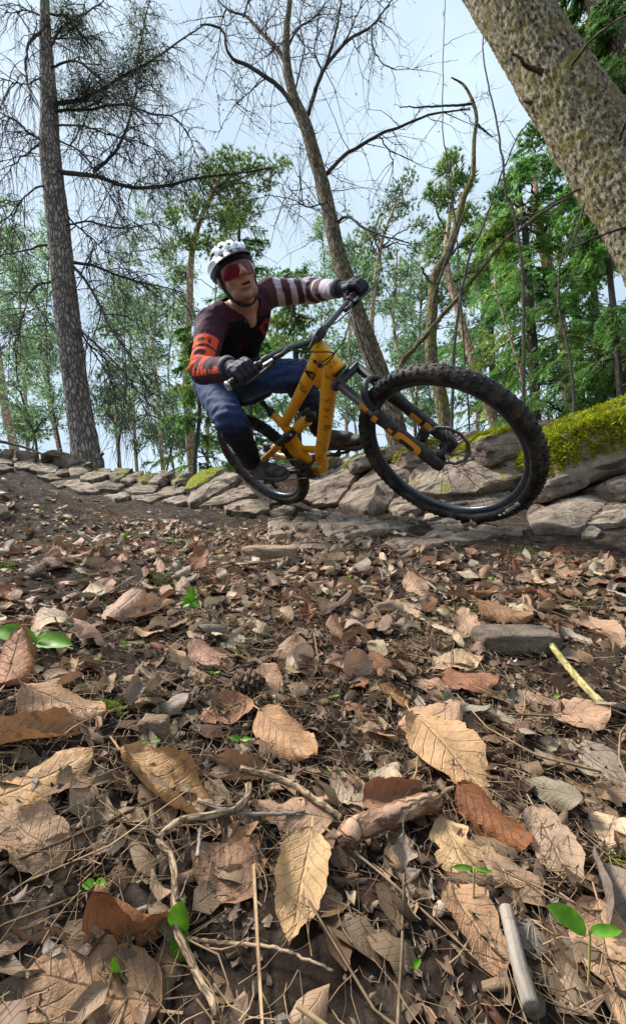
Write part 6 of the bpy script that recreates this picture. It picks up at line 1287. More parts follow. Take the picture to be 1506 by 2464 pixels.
for g, d, s in ((GL, dl_, 1), (GR, dr_, -1)):
    gm = MB(); prof = [(-.065, 0), (-.065, .0165)]
    for q in range(9): prof += [(-.060 + q * .014, .0165), (-.052 + q * .014, .0165), (-.051 + q * .014, .0152), (-.047 + q * .014, .0152)]
    prof += [(.070, .0165)]; add_lathe(gm, g, d, prof, 18); gp = put('grip', gm, SADM, bike)
    em = MB(); add_lathe(em, g, d, [(.070, .0170), (.078, .0170), (.081, .014), (.0812, .009), (.079, .007), (.0789, 0)], 18); put('end_cap', em, STEEL, gp)
    lm = MB(); cl = g - d * .095; add_lathe(lm, cl, d, [(-.012, .017), (.012, .017)], 14); fwd_ = nrm(np.array([1., 0, -.35])); tube = catmull([cl, cl + fwd_ * .030 + d * .004, cl + fwd_ * .045 + d * .03, cl + fwd_ * .052 + d * .085, cl + fwd_ * .055 + d * .14], 16); add_tube(lm, tube, np.linspace(.0085, .0045, 16), 8, flat=.7)
    add_tube(lm, np.array([cl + fwd_ * .02 - d * .02, cl + fwd_ * .028 - d * .05, cl + fwd_ * .022 - d * .085]), .0085, 10); add_box(lm, cl + np.array([.004, 0, -.022]), np.stack([d, fwd_, np.cross(d, fwd_)]), (.022, .012, .009), bev=.003)
    put('brake_lever', lm, BLACK, bike)
    hl = MB(); add_box(hl, cl + fwd_ * .03 + d * .012 + np.array([0, 0, .006]), np.stack([d, fwd_, np.cross(d, fwd_)]), (.020, .006, .004), bev=.002); put('lever_clamp', hl, STEEL, bike)
for pts in ([GR - dr_ * .17 + [.05, 0, -.01], [.95, -.12, .99], [.97, -.03, .93], [.92, -.05, .90], [.868, -.034, .895]], [GL - dl_ * .17 + [.05, 0, -.01], [.96, .13, .97], [.985, .02, .94], [.94, -.05, .92], [.858, -.034, .915]],
            [GR - dr_ * .12 + [.03, 0, -.03], [.93, -.16, .98], [.95, -.03, 1.03], [.93, .09, 1.0], GL - dl_ * .16 + [.03, 0, -.02]], [GL - dl_ * .18 + [.04, 0, -.01], [1.0, .12, .95], [1.01, .09, .80], [1.06, .09, .66], [1.19, .085, .50]]):
    cb = MB(); add_tube(cb, catmull([np.asarray(q, float) for q in pts], 36), .0026, 6); put('cable', cb, SADM, bike)
# drivetrain
BBp = p3(.422, .351); cr_ = MB(); add_lathe(cr_, BBp - Y3 * .06, Y3, [(0, 0), (0, .016), (.012, .022), (.108, .022), (.12, .016), (.1201, 0)], 20); put('crank_axle', cr_, BLACK, bike)
PA = math.radians(176)
for sg, nm_ in ((-1, 'R'), (1, 'L')):
    a = PA if sg < 0 else PA + math.pi; pe = BBp + np.array([.17 * math.cos(a), sg * .085, .17 * math.sin(a)]); ck = MB(); add_tube(ck, catmull([BBp + Y3 * sg * .068, .5 * (BBp + Y3 * sg * .068 + pe) + Y3 * sg * .004, pe], 12), np.linspace(.017, .012, 12), 12, flat=.7); put('crank_arm', ck, BLACK, bike)
    pc = pe + Y3 * sg * .062; pm = MB(); ux = nrm(np.array([1, 0, .12])); uz = np.cross(ux, Y3)
    for sx in (-1, 1): add_box(pm, pc + ux * sx * .044, np.stack([ux, Y3, uz]), (.006, .048, .007), bev=.002)
    for sy in (-1, 0, 1): add_box(pm, pc + Y3 * sy * .044, np.stack([ux, Y3, uz]), (.048, .006, .0065), bev=.002)
    for sx in (-1, 1):
        for sy in (-1, 1): add_tube(pm, np.array([pc + ux * sx * .044 + Y3 * sy * .04 - uz * .011, pc + ux * sx * .044 + Y3 * sy * .04 + uz * .011]), .002, 6)
    put('pedal', pm, BLACK, bike)
def ring_gear(c, r, teeth, y, th=.003):
    g = MB(); n = teeth * 4; a = np.linspace(0, 2 * np.pi, n, endpoint=False); rr_ = r + .004 * np.where((np.arange(n) % 4) < 2, 1, 0); poly = np.stack([rr_ * np.cos(a), rr_ * np.sin(a)], 1); add_prism(g, poly, c + Y3 * y, (1, 0, 0), (0, 0, 1), Y3, th); return g
put('chainring', ring_gear(BBp, .062, 32, -.052), BLACK, bike)
cas = MB()
for q, r in enumerate((.100, .088, .077, .067, .058, .05, .043, .036, .030, .025)):
    g = ring_gear(p3(0, .36), r, max(10, int(r * 500)), -.022 - q * .0035, .0009); cas.add(np.concatenate(g.V), np.concatenate(g.Q), np.concatenate(g.T))
put('cassette', cas, STEEL, bike)
chn = MB()
for a_, b_ in ((p3(.42, .415, -.052), p3(.02, .425, -.042)), (p3(.41, .287, -.052), p3(.03, .235, -.045))):
    d = nrm(b_ - a_); L_ = np.linalg.norm(b_ - a_)
    for q in range(int(L_ / .0127)): add_box(chn, a_ + d * (q + .5) * .0127, np.stack([d, Y3, np.cross(d, Y3)]), (.0062, .0032 if q % 2 else .0024, .004), bev=.0012)
put('chain', chn, STEEL, bike)['kind'] = 'stuff'
dr = MB(); tube2(dr, [(0, .345, -.07), (-.02, .30, -.075), (.02, .265, -.06)], (.012, .015, .012), 1.2, 10, 12); add_box(dr, p3(.03, .225, -.048), np.stack([nrm(p3(.3, -.95)), Y3, nrm(p3(.95, .3))]), (.055, .006, .014), bev=.003)
put('derailleur', dr, BLACK, bike)
for c_, y_ in ((p3(1.165, .475), .045), (p3(.06, .43), .045)):
    cm = MB(); add_box(cm, c_ + Y3 * y_, np.stack([nrm(p3(.6, .8)), Y3, nrm(p3(-.8, .6))]), (.035, .016, .022), bev=.006); put('brake_caliper', cm, BLACK, bike)
# ================================================================ THE RIDER
def capsule(mb_, a, b, ra, rb, ns=16, nc=5, sq=None, ux=None):
    """closed tapered capsule; sq = flattening along axis ux"""
    a, b = np.asarray(a, float), np.asarray(b, float); d = b - a; L_ = np.linalg.norm(d); d = d / L_ if L_ > 1e-6 else np.array([0, 0, 1.])
    prof = [(-ra * math.cos(t), ra * math.sin(t)) for t in np.linspace(.02, math.pi / 2, nc)] + [(L_ + rb * math.sin(t), rb * math.cos(t)) for t in np.linspace(0, math.pi / 2 - .02, nc)]
    t_ = np.array([0, 0, 1.]) if abs(d[2]) < .9 else np.array([1., 0, 0]); u = nrm(np.cross(d, t_)) if ux is None else nrm(np.asarray(ux) - d * (np.asarray(ux) @ d)); v = np.cross(d, u); th = np.linspace(0, 2 * np.pi, ns, endpoint=False)
    k = sq or 1.0; ring = np.cos(th)[:, None] * u * k + np.sin(th)[:, None] * v
    V = np.concatenate([a + d * s + ring * r for s, r in prof]); n = len(prof); i = np.arange(n - 1)[:, None] * ns; j = np.arange(ns)[None]; kk = (j + 1) % ns
    V = np.vstack([V, V[:ns].mean(0), V[-ns:].mean(0)]); jj = np.arange(ns)
    mb_.add(V, np.stack([i + j, i + kk, i + ns + kk, i + ns + j], -1).reshape(-1, 4), np.vstack([np.stack([(jj + 1) % ns, jj, np.full(ns, n * ns)], 1), np.stack([(n - 1) * ns + jj, (n - 1) * ns + (jj + 1) % ns, np.full(ns, n * ns + 1)], 1)])); return mb_
def ellip(mb_, c, ax, r, nu=20, nv=14):
    th = np.linspace(0, 2 * np.pi, nu, endpoint=False); ph = np.linspace(.05, np.pi - .05, nv)
    d = np.stack([np.outer(np.sin(ph), np.cos(th)), np.outer(np.sin(ph), np.sin(th)), np.outer(np.cos(ph), np.ones(nu))], -1).reshape(-1, 3); V = np.asarray(c) + (d * np.asarray(r)) @ np.asarray(ax)
    V = np.vstack([V, V[:nu].mean(0), V[-nu:].mean(0)]); i = np.arange(nv - 1)[:, None] * nu; j = np.arange(nu)[None]; k = (j + 1) % nu; jj = np.arange(nu); M = nu * nv
    mb_.add(V, np.stack([i + j, i + nu + j, i + nu + k, i + k], -1).reshape(-1, 4), np.vstack([np.stack([jj, (jj + 1) % nu, np.full(nu, M)], 1), np.stack([M - nu + (jj + 1) % nu, M - nu + jj, np.full(nu, M + 1)], 1)])); return mb_
def remesh(mb_, vox, smooth=3):
    """fuse overlapping closed shapes into one skin; returns verts, quads"""
    me = mb_.mesh('tmp'); ob = bpy.data.objects.new('tmp', me); COL.objects.link(ob); md = ob.modifiers.new('r', 'REMESH'); md.mode = 'VOXEL'; md.voxel_size = vox
    if smooth: ms = ob.modifiers.new('s', 'SMOOTH'); ms.factor = .5; ms.iterations = smooth
    dg = bpy.context.evaluated_depsgraph_get(); ev = ob.evaluated_get(dg); m2 = bpy.data.meshes.new_from_object(ev)
    V = np.zeros(len(m2.vertices) * 3, np.float32); m2.vertices.foreach_get('co', V); V = V.reshape(-1, 3).astype(float)
    N = np.zeros(len(m2.vertices) * 3, np.float32); m2.vertices.foreach_get('normal', N); N = N.reshape(-1, 3).astype(float)
    lt = np.zeros(len(m2.polygons), np.int32); m2.polygons.foreach_get('loop_total', lt); li = np.zeros(len(m2.loops), np.int32); m2.loops.foreach_get('vertex_index', li)
    st_ = np.r_[0, np.cumsum(lt)[:-1]]; Q = li[st_[lt == 4][:, None] + np.arange(4)]; T = li[st_[lt == 3][:, None] + np.arange(3)] if (lt == 3).any() else np.zeros((0, 3), int)
    bpy.data.objects.remove(ob); bpy.data.meshes.remove(me); bpy.data.meshes.remove(m2); return V, N, Q, T
def seg_t(V, a, b):
    d = b - a; t = np.clip(((V - a) @ d) / (d @ d), 0, 1); return t, np.linalg.norm(V - a - t[:, None] * d, axis=1)
# joints (working pixel, depth)
J = dict(rhip=P(507, 928, 2.35), lhip=P(598, 905, 2.44), rknee=P(556, 1012, 2.05), lknee=P(714, 905, 2.08), rsh=P(508, 778, 1.96), lsh=P(652, 704, 2.12), relb=P(487, 893, 1.78), lelb=P(752, 700, 2.13), neck=P(588, 748, 2.02), head=P(567, 665, 1.92))
RP, LP = bw(BBp + np.array([.17 * math.cos(PA), -.147, .17 * math.sin(PA)])), bw(BBp + np.array([-.17 * math.cos(PA), .147, -.17 * math.sin(PA)]))
bfw, bup, blf = BRW[:, 0], BRW[:, 2], BRW[:, 1]
J['rank'] = RP - bfw * .115 + bup * .10; J['lank'] = LP - bfw * .115 + bup * .10
GRW, GLW = bw(GR), bw(GL); dRw, dLw = BRW @ dr_, BRW @ dl_
def wrist(g, ax, elb):
    v = elb - g; v = v - ax * (v @ ax) * .6; return g + nrm(v) * .085 + bup * .02
J['rwr'], J['lwr'] = wrist(GRW, dRw, J['relb']), wrist(GLW, dLw, J['lelb'])
pel = .5 * (J['rhip'] + J['lhip']); hl, sl_ = nrm(J['lhip'] - J['rhip']), nrm(J['lsh'] - J['rsh'])
def torso(mb_, grow=0., t0=0., t1=1.):
    back = nrm(np.cross(sl_, J['neck'] - pel)); back = back if back @ FWD > 0 else -back
    for t in np.linspace(t0, t1, 10):
        c = pel * (1 - t) + (J['neck'] * .93 + .07 * .5 * (J['rsh'] + J['lsh'])) * t + back * (.05 * math.sin(math.pi * t) + .01) ; lat = nrm(hl * (1 - t) + sl_ * t)
        hw = np.interp(t, [0, .3, .7, .9, 1], [.085, .075, .095, .085, .04]); r = np.interp(t, [0, .3, .7, .9, 1], [.102, .092, .099, .082, .058]); capsule(mb_, c - lat * hw, c + lat * hw, r + grow, r + grow)
    if t1 > .9: capsule(mb_, J['rsh'], J['lsh'], .055 + grow, .055 + grow)
    return back
# head frame: x = rider's left, y = up, z = out of the face
cx3 = lambda x, y, z: x * CR + y * CU - z * FWD
hu = nrm(cx3(-.38, .90, .27)); hf = cx3(.40, -.2, .86); hf = nrm(hf - hu * (hf @ hu)); hx = np.cross(hu, hf); HA = np.stack([hx, hu, hf]); HC = J['head']
def hp(x, y, z): return HC + np.array([x, y, z]) @ HA
bd = MB(); torso(bd)
for a, b, r0, r1 in (('rhip', 'rknee', .085, .056), ('lhip', 'lknee', .085, .056), ('rknee', 'rank', .052, .036), ('lknee', 'lank', .052, .036), ('rsh', 'relb', .050, .040), ('lsh', 'lelb', .050, .040), ('relb', 'rwr', .040, .027), ('lelb', 'lwr', .040, .027)):
    capsule(bd, J[a], J[b], r0, r1)
for g, wv in ((GRW, J['rwr']), (GLW, J['lwr'])): capsule(bd, wv, wv * .5 + g * .5, .026, .026)
for an, pd in (('rank', RP), ('lank', LP)): capsule(bd, J[an], pd + bfw * .03 + bup * .035, .035, .028)
capsule(bd, J['neck'] - nrm(HC - J['neck']) * .03, hp(0, -.05, -.018), .058, .052)
ellip(bd, hp(0, .03, -.018), HA, (.079, .092, .098)); ellip(bd, hp(0, -.03, .026), HA, (.069, .088, .070)); capsule(bd, hp(-.030, -.082, .036), hp(.030, -.082, .036), .035, .035); ellip(bd, hp(0, -.103, .062), HA, (.024, .018, .020))
for s in (-1, 1):
    ellip(bd, hp(s * .036, -.028, .060), HA, (.029, .026, .028)); ellip(bd, hp(s * .079, -.002, -.010), HA, (.010, .032, .019)); ellip(bd, hp(s * .012, -.028, .108), HA, (.010, .008, .011)); ellip(bd, hp(s * .032, .024, .078), HA, (.024, .010, .014))
capsule(bd, hp(0, .018, .094), hp(0, -.022, .119), .0095, .0125, 10); capsule(bd, hp(-.019, -.056, .089), hp(.019, -.056, .089), .0080, .0080, 10); capsule(bd, hp(-.016, -.076, .089), hp(.016, -.076, .089), .0085, .0085, 10)
V, N, Q, T = remesh(bd, .0054, 2)
loc = (V - HC) @ HA.T; tint = np.tile([.46, .265, .19], (len(V), 1)); near = np.linalg.norm(loc, axis=1) < .17
# mouth: part the lips
mo = near & (np.abs(loc[:, 0]) < .021) & (np.abs(loc[:, 1] + .066) < .0034 * (1 - (loc[:, 0] / .024) ** 2) + .001) & (loc[:, 2] > .06); V[mo] -= hf * .016; tint[mo] = (.05, .015, .012)
lip = near & (np.abs(loc[:, 0]) < .026) & (np.abs(loc[:, 1] + .064) < .019 * (1 - (loc[:, 0] / .03) ** 2)) & (loc[:, 2] > .07) & ~mo; tint[lip] = (.40, .15, .12)
stb = near & (loc[:, 1] < -.045) & ~lip & ~mo; tint[stb] *= [.86, .84, .84]; nose = near & (np.abs(loc[:, 0]) < .02) & (loc[:, 2] > .10) & ~lip; tint[nose] *= [1.02, .88, .85]
nk = near & (loc[:, 1] < -.12); tint[nk] *= [.95, .82, .78]
hair = near & (loc[:, 2] < .02) & (loc[:, 1] < .05) & (loc[:, 1] > -.035) & (np.abs(loc[:, 0]) < .078) & (loc[:, 2] < -.03); tint[hair] = (.05, .035, .025)
SKIN = mat('skin', [(.70, .66, .64), (1.0, .98, .96), (1.18, 1.10, 1.06)], scale=55, detail=8, rough=.55, spec=.3, tint_mix=1.0, bump=.25, bscale=260, bdist=.002)
pb = MB().add(V, Q, T, tint=tint); person = put_at('person', pb, SKIN, RP, tint=True)
tag(person, 'rider in white helmet and striped dark jersey leaning the bicycle into the turn', 'person')
# ---- jersey
def cloth(V, N, amp, fr, seed, stretch=None): return V + N * (amp * fbm(V * fr, 3, seed) + amp * .6 * (1 - np.abs(fbm(V * fr * 1.9 + 9, 2, seed + 4))) ** 4)[:, None]
jb = MB(); back = torso(jb, .014, .14, 1.)
capsule(jb, J['rsh'], J['relb'], .066, .056); capsule(jb, J['lsh'], J['lelb'], .066, .055); capsule(jb, J['relb'], J['rwr'] * .93 + J['relb'] * .07, .056, .037); capsule(jb, J['lelb'], J['lwr'] * .93 + J['lelb'] * .07, .055, .036)
V, N, Q, T = remesh(jb, .0060, 4)
tu1, du1 = seg_t(V, J['rsh'], J['relb']); tu2, du2 = seg_t(V, J['relb'], J['rwr']); tl1, dl1 = seg_t(V, J['lsh'], J['lelb']); tl2, dl2 = seg_t(V, J['lelb'], J['lwr']); tt, dtor = seg_t(V, pel, J['neck'])
arm_r = np.minimum(du1, du2) < np.where(tt < 1, dtor * .62, 1); arm_l = np.minimum(dl1, dl2) < dtor * .62
V = cloth(V, N, .006, 11, 3)
for tq, dq, el in ((tu1, du1, 'relb'), (tl1, dl1, 'lelb')):           # creases bunching at the elbows
    k = np.exp(-((np.linalg.norm(V - J[el], axis=1)) / .09) ** 2); V = V + N * (k * .006 * np.sin(np.linalg.norm(V - J[el] - .05 * CU, axis=1) * 190))[:, None]
px_, py_, _ = proj(V)
tint = np.tile([.024, .008, .018], (len(V), 1)); core = (~arm_r) & (~arm_l); chest = core & (px_ > 525) & (px_ < 655) & (py_ > 740 + .0 * px_); tint[chest] = (.006, .005, .007)
sh_ = (arm_r & (tu1 < .45) & (du1 < du2)); tint[sh_] = (.055, .017, .032); tint[arm_r & ~sh_] = (.05, .018, .030)
# orange print on the right sleeve: blocky panels
e1 = nrm(np.cross(J['relb'] - J['rsh'], FWD)); 
def sleeve_uv(V, a, b):
    d = nrm(b - a); u = nrm(-FWD - d * (-FWD @ d)); v = np.cross(d, u); r = V - a; return np.arctan2(r @ v, r @ u)
a1 = sleeve_uv(V, J['rsh'], J['relb']); a2 = sleeve_uv(V, J['relb'], J['rwr'])
up1 = arm_r & (du1 <= du2) & (tu1 > .50) & (np.abs(a1) < 1.15); f1 = arm_r & (du2 < du1) & (tu2 < .90) & (np.abs(a2 + .15) < 1.05)
OR = (.72, .085, .03)
cut1 = ((tu1 > .57) & (tu1 < .66) & (a1 > -.1) & (a1 < .35)) | ((tu1 > .70) & (tu1 < .735)) | ((tu1 > .80) & (tu1 < .90) & (a1 > -.35) & (a1 < .45)) | ((tu1 > .57) & (tu1 < .66) & (a1 < -.4) & (a1 > -.6))
tint[up1 & ~cut1] = OR
cut2 = ((tu2 > .16) & (tu2 < .30) & (a2 > -.7) & (a2 < .55)) | ((tu2 > .42) & (tu2 < .74) & (a2 < .45)) | ((tu2 > .56) & (tu2 < .60)) | ((tu2 > .74) & (a2 < .25)) | ((tu2 > .66) & (tu2 < .70))
tint[f1 & ~cut2] = OR
# bands on the left sleeve
sL = np.where(dl1 <= dl2, tl1 * .5, .5 + tl2 * .5); slant = sL + .10 * ((V - J['lelb']) @ CU) / .06 * .3
lm = arm_l | ((dl1 < .075) & (tl1 > .02)); tint[lm] = (.085, .035, .040)
for a, b in ((.045, .125), (.22, .29), (.37, .52), (.62, .65), (.73, .85), (.93, 1.01)): tint[lm & (slant > a) & (slant < b)] = (.50, .45, .52)
# emblem on the chest, pale collar strips, small red marks
dg = (np.abs((px_ - 641) / 17) + np.abs((py_ - 789) / 26)); tint[core & (dg < 1) & ~((np.abs(px_ - 641) < 6) & (np.abs(py_ - 787) < 9))] = (.36, .022, .02)
tint[core & (np.abs(px_ - 580) < 4) & (np.abs(py_ - 834) < 11)] = (.08, .006, .018)
nb_ = J['neck']; hd = nrm(HC - nb_); rel = V - nb_; hgt = rel @ hd; lat = rel @ sl_; frn = rel @ nrm(-FWD - hd * (-FWD @ hd))
keepv = ~((hgt > -.066 + 1.35 * np.abs(lat + .0)) & (np.abs(lat) < .085) & (frn > -.01)) & ~((np.linalg.norm(rel - hd * hgt[:, None], axis=1) < .078) & (hgt > .02))
col_ = core & (hgt > -.085 + 1.35 * np.abs(lat) - .005) & (np.abs(lat) > .04) & (np.abs(lat) < .11) & (hgt < .06) & (frn > 0); tint[col_] = (.38, .36, .38)
fk_ = keepv[Q].all(1); Q = Q[fk_]; T = T[keepv[T].all(1)] if len(T) else T
JERS = mat('jersey_cloth', [(.85, .85, .85), (1.1, 1.1, 1.1)], scale=60, rough=.85, spec=.2, tint_mix=1.0, bump=.35, bscale=140, bdist=.003)
jer = put('jersey', MB().add(V, Q, T, tint=tint), JERS, person, tint=True)
# ---- trousers
tb = MB(); torso(tb, .016, 0., .24)
capsule(tb, J['rhip'], J['rknee'], .100, .078); capsule(tb, J['lhip'], J['lknee'], .100, .076); capsule(tb, J['rknee'], J['rank'] * .9 + J['rknee'] * .1, .080, .056); capsule(tb, J['lknee'], J['lank'] * .9 + J['lknee'] * .1, .080, .056)
V, N, Q, T = remesh(tb, .0075, 3); V = cloth(V, N, .009, 8, 21)
for kn_ in ('rknee', 'lknee'): k = np.exp(-((np.linalg.norm(V - J[kn_], axis=1)) / .13) ** 2); V = V + N * (k * .005 * np.sin((V - J[kn_]) @ CU * 130 + 3 * fbm(V * 9, 2, 2)))[:, None]
r1, q1 = seg_t(V, J['rhip'], J['rknee']); r2, q2 = seg_t(V, J['rknee'], J['rank']); l1, m1 = seg_t(V, J['lhip'], J['lknee']); l2, m2 = seg_t(V, J['lknee'], J['lank'])
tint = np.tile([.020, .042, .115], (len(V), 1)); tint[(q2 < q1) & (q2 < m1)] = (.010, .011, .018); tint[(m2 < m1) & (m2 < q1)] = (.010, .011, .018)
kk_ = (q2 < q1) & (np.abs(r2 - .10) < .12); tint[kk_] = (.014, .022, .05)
TRO = mat('trouser_cloth', [(.8, .8, .8), (1.15, 1.15, 1.15)], scale=40, rough=.8, spec=.25, tint_mix=1.0, bump=.35, bscale=120, bdist=.003)
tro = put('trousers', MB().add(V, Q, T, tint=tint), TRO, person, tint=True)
# pale print strokes down the right shin
pk = MB(); d_ = nrm(J['rank'] - J['rknee']); tc_ = nrm(CAM - J['rknee']); tc_ = nrm(tc_ - d_ * (tc_ @ d_)); sd_ = np.cross(d_, tc_); sd_ = sd_ if sd_ @ CR < 0 else -sd_
for q in range(4):
    c_ = J['rknee'] + d_ * (.12 + q * .024) ; rr_ = .080 - .024 * (.12 + q * .024) / .42 * 1.2
    o_ = nrm(tc_ * .55 + sd_ * .85); e_ = np.cross(o_, d_); c_ = c_ + o_ * (rr_ + .004)
    add_box(pk, c_, np.stack([d_, e_, o_]), (.0022, .013, .0012)); 
    if q % 2 == 0: add_box(pk, c_ + d_ * .009 + e_ * .010, np.stack([d_, e_, o_]), (.008, .0022, .0012))
put('print', pk, mat('print_grey', [(.25, .25, .27)], rough=.7), tro)
# ---- shoes
SHOE = mat('shoe_black', [(.012, .012, .013), (.05, .05, .052)], scale=25, rough=.6, wear=((.12, .10, .085), 30, .55)); SOLE = mat('shoe_sole', [(.05, .05, .05), (.12, .115, .11)], scale=60, rough=.8)
for an, pd, sg in (('rank', RP, -1), ('lank', LP, 1)):
    top = pd + bup * .018; heel = top - bfw * .125 + bup * .035; toe = top + bfw * .115 + bup * .032; sm = MB()
    capsule(sm, heel, top + bup * .038 + bfw * .03, .040, .044, sq=.85, ux=bup); capsule(sm, top + bup * .036, toe, .044, .032, sq=.8, ux=bup); capsule(sm, heel + bup * .02 + bfw * .02, J[an] + bup * .0, .042, .044); capsule(sm, J[an] - bup * .02 + bfw * .02, top + bfw * .05 + bup * .045, .042, .036)
    V, N, Q, T = remesh(sm, .005, 3); V = V + N * (.0015 * fbm(V * 60, 3, 3))[:, None]; so = put('shoe', MB().add(V, Q, T), SHOE, person)
    ol = [(-.168, 0), (-.16, .030), (-.11, .040), (-.03, .036), (.05, .047), (.10, .045), (.138, .028), (.147, 0), (.138, -.028), (.10, -.045), (.05, -.044), (-.03, -.035), (-.11, -.037), (-.16, -.028)]
    put('sole', add_prism(MB(), catmull(np.array(ol + ol[:1] + []), 40)[:-1], top + bup * .0035, bfw, blf, bup, .011), SOLE, so)
    lc = MB()
    for q in range(4): c_ = top + bfw * (-.01 + q * .024) + bup * (.082 - q * .004); add_tube(lc, catmull([c_ - blf * .026 - bup * .012, c_ + bup * .004, c_ + blf * .026 - bup * .012], 8), .0022, 5)
    put('laces', lc, SOLE, so)
# ---- gloves closed on the grips
GLOV = mat('glove_black', [(.010, .010, .016), (.035, .035, .055)], scale=30, rough=.7, bump=.3, bscale=200, bdist=.002); CUFF = mat('glove_cuff', [(.05, .05, .07), (.12, .12, .15)], scale=80, rough=.7)
for g, ax, wr_, inb in ((GRW, dRw, J['rwr'], -1), (GLW, dLw, J['lwr'], -1)):
    wv = wr_ - g; wv = nrm(wv - ax * (wv @ ax)); bb = np.cross(ax, wv); bb = bb if bb @ (bfw * .6 + bup) > 0 else -bb; gm = MB()
    def rp(al, rho, off): return g + ax * off + rho * (math.cos(al) * wv + math.sin(al) * bb)
    for q, (off, sc_, fr_) in enumerate(((-.033, .96, .0098), (-.011, 1.05, .0102), (.011, 1.0, .0098), (.032, .82, .0088))):
        kn_ = rp(.95, .040, off); p1 = rp(1.75, .036 * sc_ + .001, off); p2 = rp(2.75, .031, off); p3_ = rp(3.55, .027, off)
        capsule(gm, wr_ * .55 + rp(.5, .05, off * .6) * .45, kn_, .016, .0135, 12); capsule(gm, kn_, p1, fr_ + .002, fr_ + .001, 12); capsule(gm, p1, p2, fr_ + .001, fr_, 12); capsule(gm, p2, p3_, fr_, fr_ - .0015, 12); ellip(gm, kn_, np.eye(3), (.0135,) * 3, 12, 8)
    tb0 = wr_ * .6 + rp(-.3, .04, -.035) * .4; t1_ = rp(-.75, .034, -.050); t2_ = rp(-1.7, .029, -.054); t3_ = rp(-2.6, .027, -.044); capsule(gm, tb0, t1_, .016, .0125, 12); capsule(gm, t1_, t2_, .0125, .0108, 12); capsule(gm, t2_, t3_, .0108, .009, 12)
    capsule(gm, wr_ + nrm(wr_ - g) * .03, wr_ * .6 + g * .4 + wv * .008, .034, .030, 16); capsule(gm, rp(.25, .030, -.028), rp(.25, .030, .028), .016, .015, 12)
    V, N, Q, T = remesh(gm, .0034, 2); go = put('glove', MB().add(V, Q, T), GLOV, person)
    cu = MB(); dd = nrm(wr_ - g); add_lathe(cu, wr_ + dd * .026, dd, [(-.012, .0358), (-.010, .038), (.010, .040), (.014, .038), (.0145, .03)], 24); put('cuff', cu, CUFF, go)
    pi = MB(); add_tube(pi, catmull([wr_ * .8 + rp(.5, .05, 0) * .2 + bb * .026, rp(.75, .056, -.01), rp(1.15, .0545, -.02)], 10), .0018, 5); put('piping', pi, CUFF, go)
# ---- helmet
HW = mat('helmet_white', [(.62, .64, .72), (.72, .74, .80)], scale=6, rough=.3, spec=.5); HB = mat('helmet_black', [(.012, .012, .016), (.028, .028, .034)], scale=20, rough=.5)
nu, nv = 132, 44; th = np.linspace(0, 2 * np.pi, nu, endpoint=False); ph = np.linspace(.03, 1.0, nv)
hc, hr = np.array([0, .042, -.016]), np.array([.102, .100, .132]); V = []; dark = []
for v_ in ph:
    for t_ in th:
        low = 1.50 + .16 * math.cos(t_ * 2) * .5 - .07 * math.sin(t_); pol = v_ * low; d = np.array([math.sin(pol) * math.cos(t_), math.cos(pol), math.sin(pol) * math.sin(t_)])
        lane = d[0] * 2.7; fl = abs(lane - round(lane)); vent = (.44 < v_ < .70 and fl < .17 - .25 * abs(v_ - .57)) or (.14 < v_ < .34 and fl < .15); sidev = (abs(d[0]) > .80 and .56 < v_ < .76 and abs(((t_ * 4 / math.pi) % 1) - .5) < .16)
        ridge = .005 * math.cos(lane * 2 * math.pi + math.pi) * (1 if v_ < .85 else .2)
        k = 1.0 + (ridge - (.020 if (vent or sidev) else 0)) / .11; V.append(hc + d * hr * k); dark.append(vent or sidev)
V = np.array(V); dark = np.array(dark); i = np.arange(nv - 1)[:, None] * nu; j = np.arange(nu)[None]; k = (j + 1) % nu; Q = np.stack([i + j, i + k, i + nu + k, i + nu + j], -1).reshape(-1, 4)
inner = hc + (V[-nu:] - hc) * .90 + [0, -.004, 0]; Vh = np.vstack([V, inner]); Q2 = np.stack([(nv - 1) * nu + np.arange(nu), (nv - 1) * nu + (np.arange(nu) + 1) % nu, nv * nu + (np.arange(nu) + 1) % nu, nv * nu + np.arange(nu)], 1)
dk_ = dark[Q].sum(1) >= 2; hm = MB(); hm.add(HC + Vh @ HA, Q[~dk_], m=0); hm.add(HC + Vh @ HA, Q[dk_], m=1); hm.add(HC + Vh @ HA, Q2, m=1)
helm = put('helmet', hm, [HW, HB], person)
ln_ = MB(); pro = []
for v_ in np.linspace(.4, 1.14, 14):
    for t_ in th[::3]:
        low = 1.60 + .16 * math.cos(t_ * 2) * .5 - .05 * math.sin(t_); pol = v_ * low; d = np.array([math.sin(pol) * math.cos(t_), math.cos(pol), math.sin(pol) * math.sin(t_)]); sc_ = np.interp(v_, [.4, .90, 1.02, 1.12, 1.14], [.86, .965, .985, .955, .90]); pro.append(hc + d * hr * sc_)
pro = np.array(pro); m_ = len(th[::3]); i = np.arange(13)[:, None] * m_; j = np.arange(m_)[None]; k = (j + 1) % m_; ln_.add(HC + pro @ HA, np.stack([i + j, i + k, i + m_ + k, i + m_ + j], -1).reshape(-1, 4)); put('liner', ln_, HB, helm)
vz = MB(); a_ = np.linspace(-1.05, 1.05, 17); vi = np.array([[.094 * math.sin(q), .050 + .012 * math.cos(q), .002 + .108 * math.cos(q)] for q in a_]); vo_ = np.array([[.100 * math.sin(q), .040 + .004 * math.cos(q), .004 + .128 * math.cos(q)] for q in a_]); vt = vo_ + [0, .006, -.002]; vu = vi + [0, .012, 0]
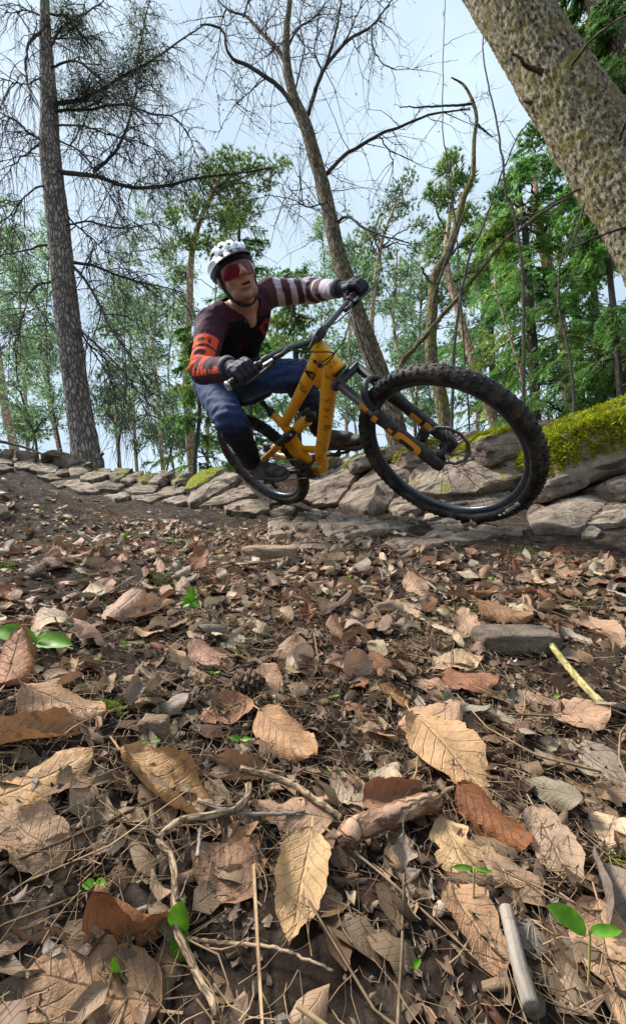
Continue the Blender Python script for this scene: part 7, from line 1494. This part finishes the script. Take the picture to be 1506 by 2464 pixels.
V = np.vstack([vi, vo_, vt, vu]); i = np.arange(16); Qv = np.concatenate([np.stack([a * 17 + i, a * 17 + i + 1, b * 17 + i + 1, b * 17 + i], 1) for a, b in ((0, 1), (1, 2), (2, 3), (3, 0))]); vz.add(HC + V @ HA, Qv); put('visor', vz, HB, helm)
sp_ = MB()
for s in (-1, 1): add_tube(sp_, catmull([hp(s * .080, .02, .010), hp(s * .080, -.03, .012), hp(s * .066, -.085, .018), hp(s * .035, -.128, .030), hp(0, -.142, .036)], 24), .0080, 8, flat=.5); add_tube(sp_, catmull([hp(s * .080, .02, -.05), hp(s * .083, -.02, -.02), hp(s * .078, -.045, .012)], 12), .0046, 8, flat=.5)
put('chin_strap', sp_, HB, helm)
# ---- glasses
def lens_mat():
    m = bpy.data.materials.new('lens_red'); m.use_nodes = True; t = m.node_tree; b = t.nodes['Principled BSDF']; b.inputs['Base Color'].default_value = (.17, .006, .022, 1); b.inputs['Roughness'].default_value = .12; b.inputs['Specular IOR Level'].default_value = .35
    n = nn(t, 'ShaderNodeTexNoise'); n.inputs['Scale'].default_value = 14; tc2 = nn(t, 'ShaderNodeTexCoord'); t.links.new(tc2.outputs['Object'], n.inputs['Vector']); cr = nn(t, 'ShaderNodeValToRGB'); cr.color_ramp.elements[0].color = (.045, .003, .012, 1); cr.color_ramp.elements[1].color = (.24, .010, .018, 1); t.links.new(n.outputs['Fac'], cr.inputs['Fac']); t.links.new(cr.outputs[0], b.inputs['Base Color']); return m
gl = MB(); a_ = np.linspace(-1.12, 1.12, 33); ys = np.linspace(0, 1, 9); V = []
for q in a_:
    nose_ = .017 * math.exp(-(q / .17) ** 2); lo_ = -.034 + nose_ + .010 * abs(q) ** 2 * .6; hi_ = .032 - .004 * abs(q)
    for y_ in ys: yy = lo_ + (hi_ - lo_) * y_; rr_ = .094 - .18 * (y_ - .5) ** 2 * .05; V.append(hp((rr_ - .010) * math.sin(q) * 1.02, yy, .012 + rr_ * math.cos(q) * 1.02))
V = np.array(V); Vb = V - 0.0 - hf * .002; i = np.arange(32)[:, None] * 9; j = np.arange(8)[None]; Qf = np.stack([i + j, i + 9 + j, i + 10 + j, i + 1 + j], -1).reshape(-1, 4); gl.add(V, Qf); gl.add(Vb, Qf[:, ::-1]); glass = put('glasses', gl, lens_mat(), person)
tm_ = MB()
for s in (-1, 1): add_tube(tm_, catmull([hp(s * .078, .026, .050), hp(s * .082, .022, .02), hp(s * .082, .012, -.02)], 8), .003, 6)
add_tube(tm_, np.array([V[q * 9 + 8] + hf * .001 for q in range(33)]), .0026, 6); add_tube(tm_, np.array([V[q * 9] + hf * .001 for q in range(33)]), .0011, 5, m=1)
put('glasses_frame', tm_, [HB, mat('lens_edge', [(.35, .01, .015)], rough=.3)], glass)
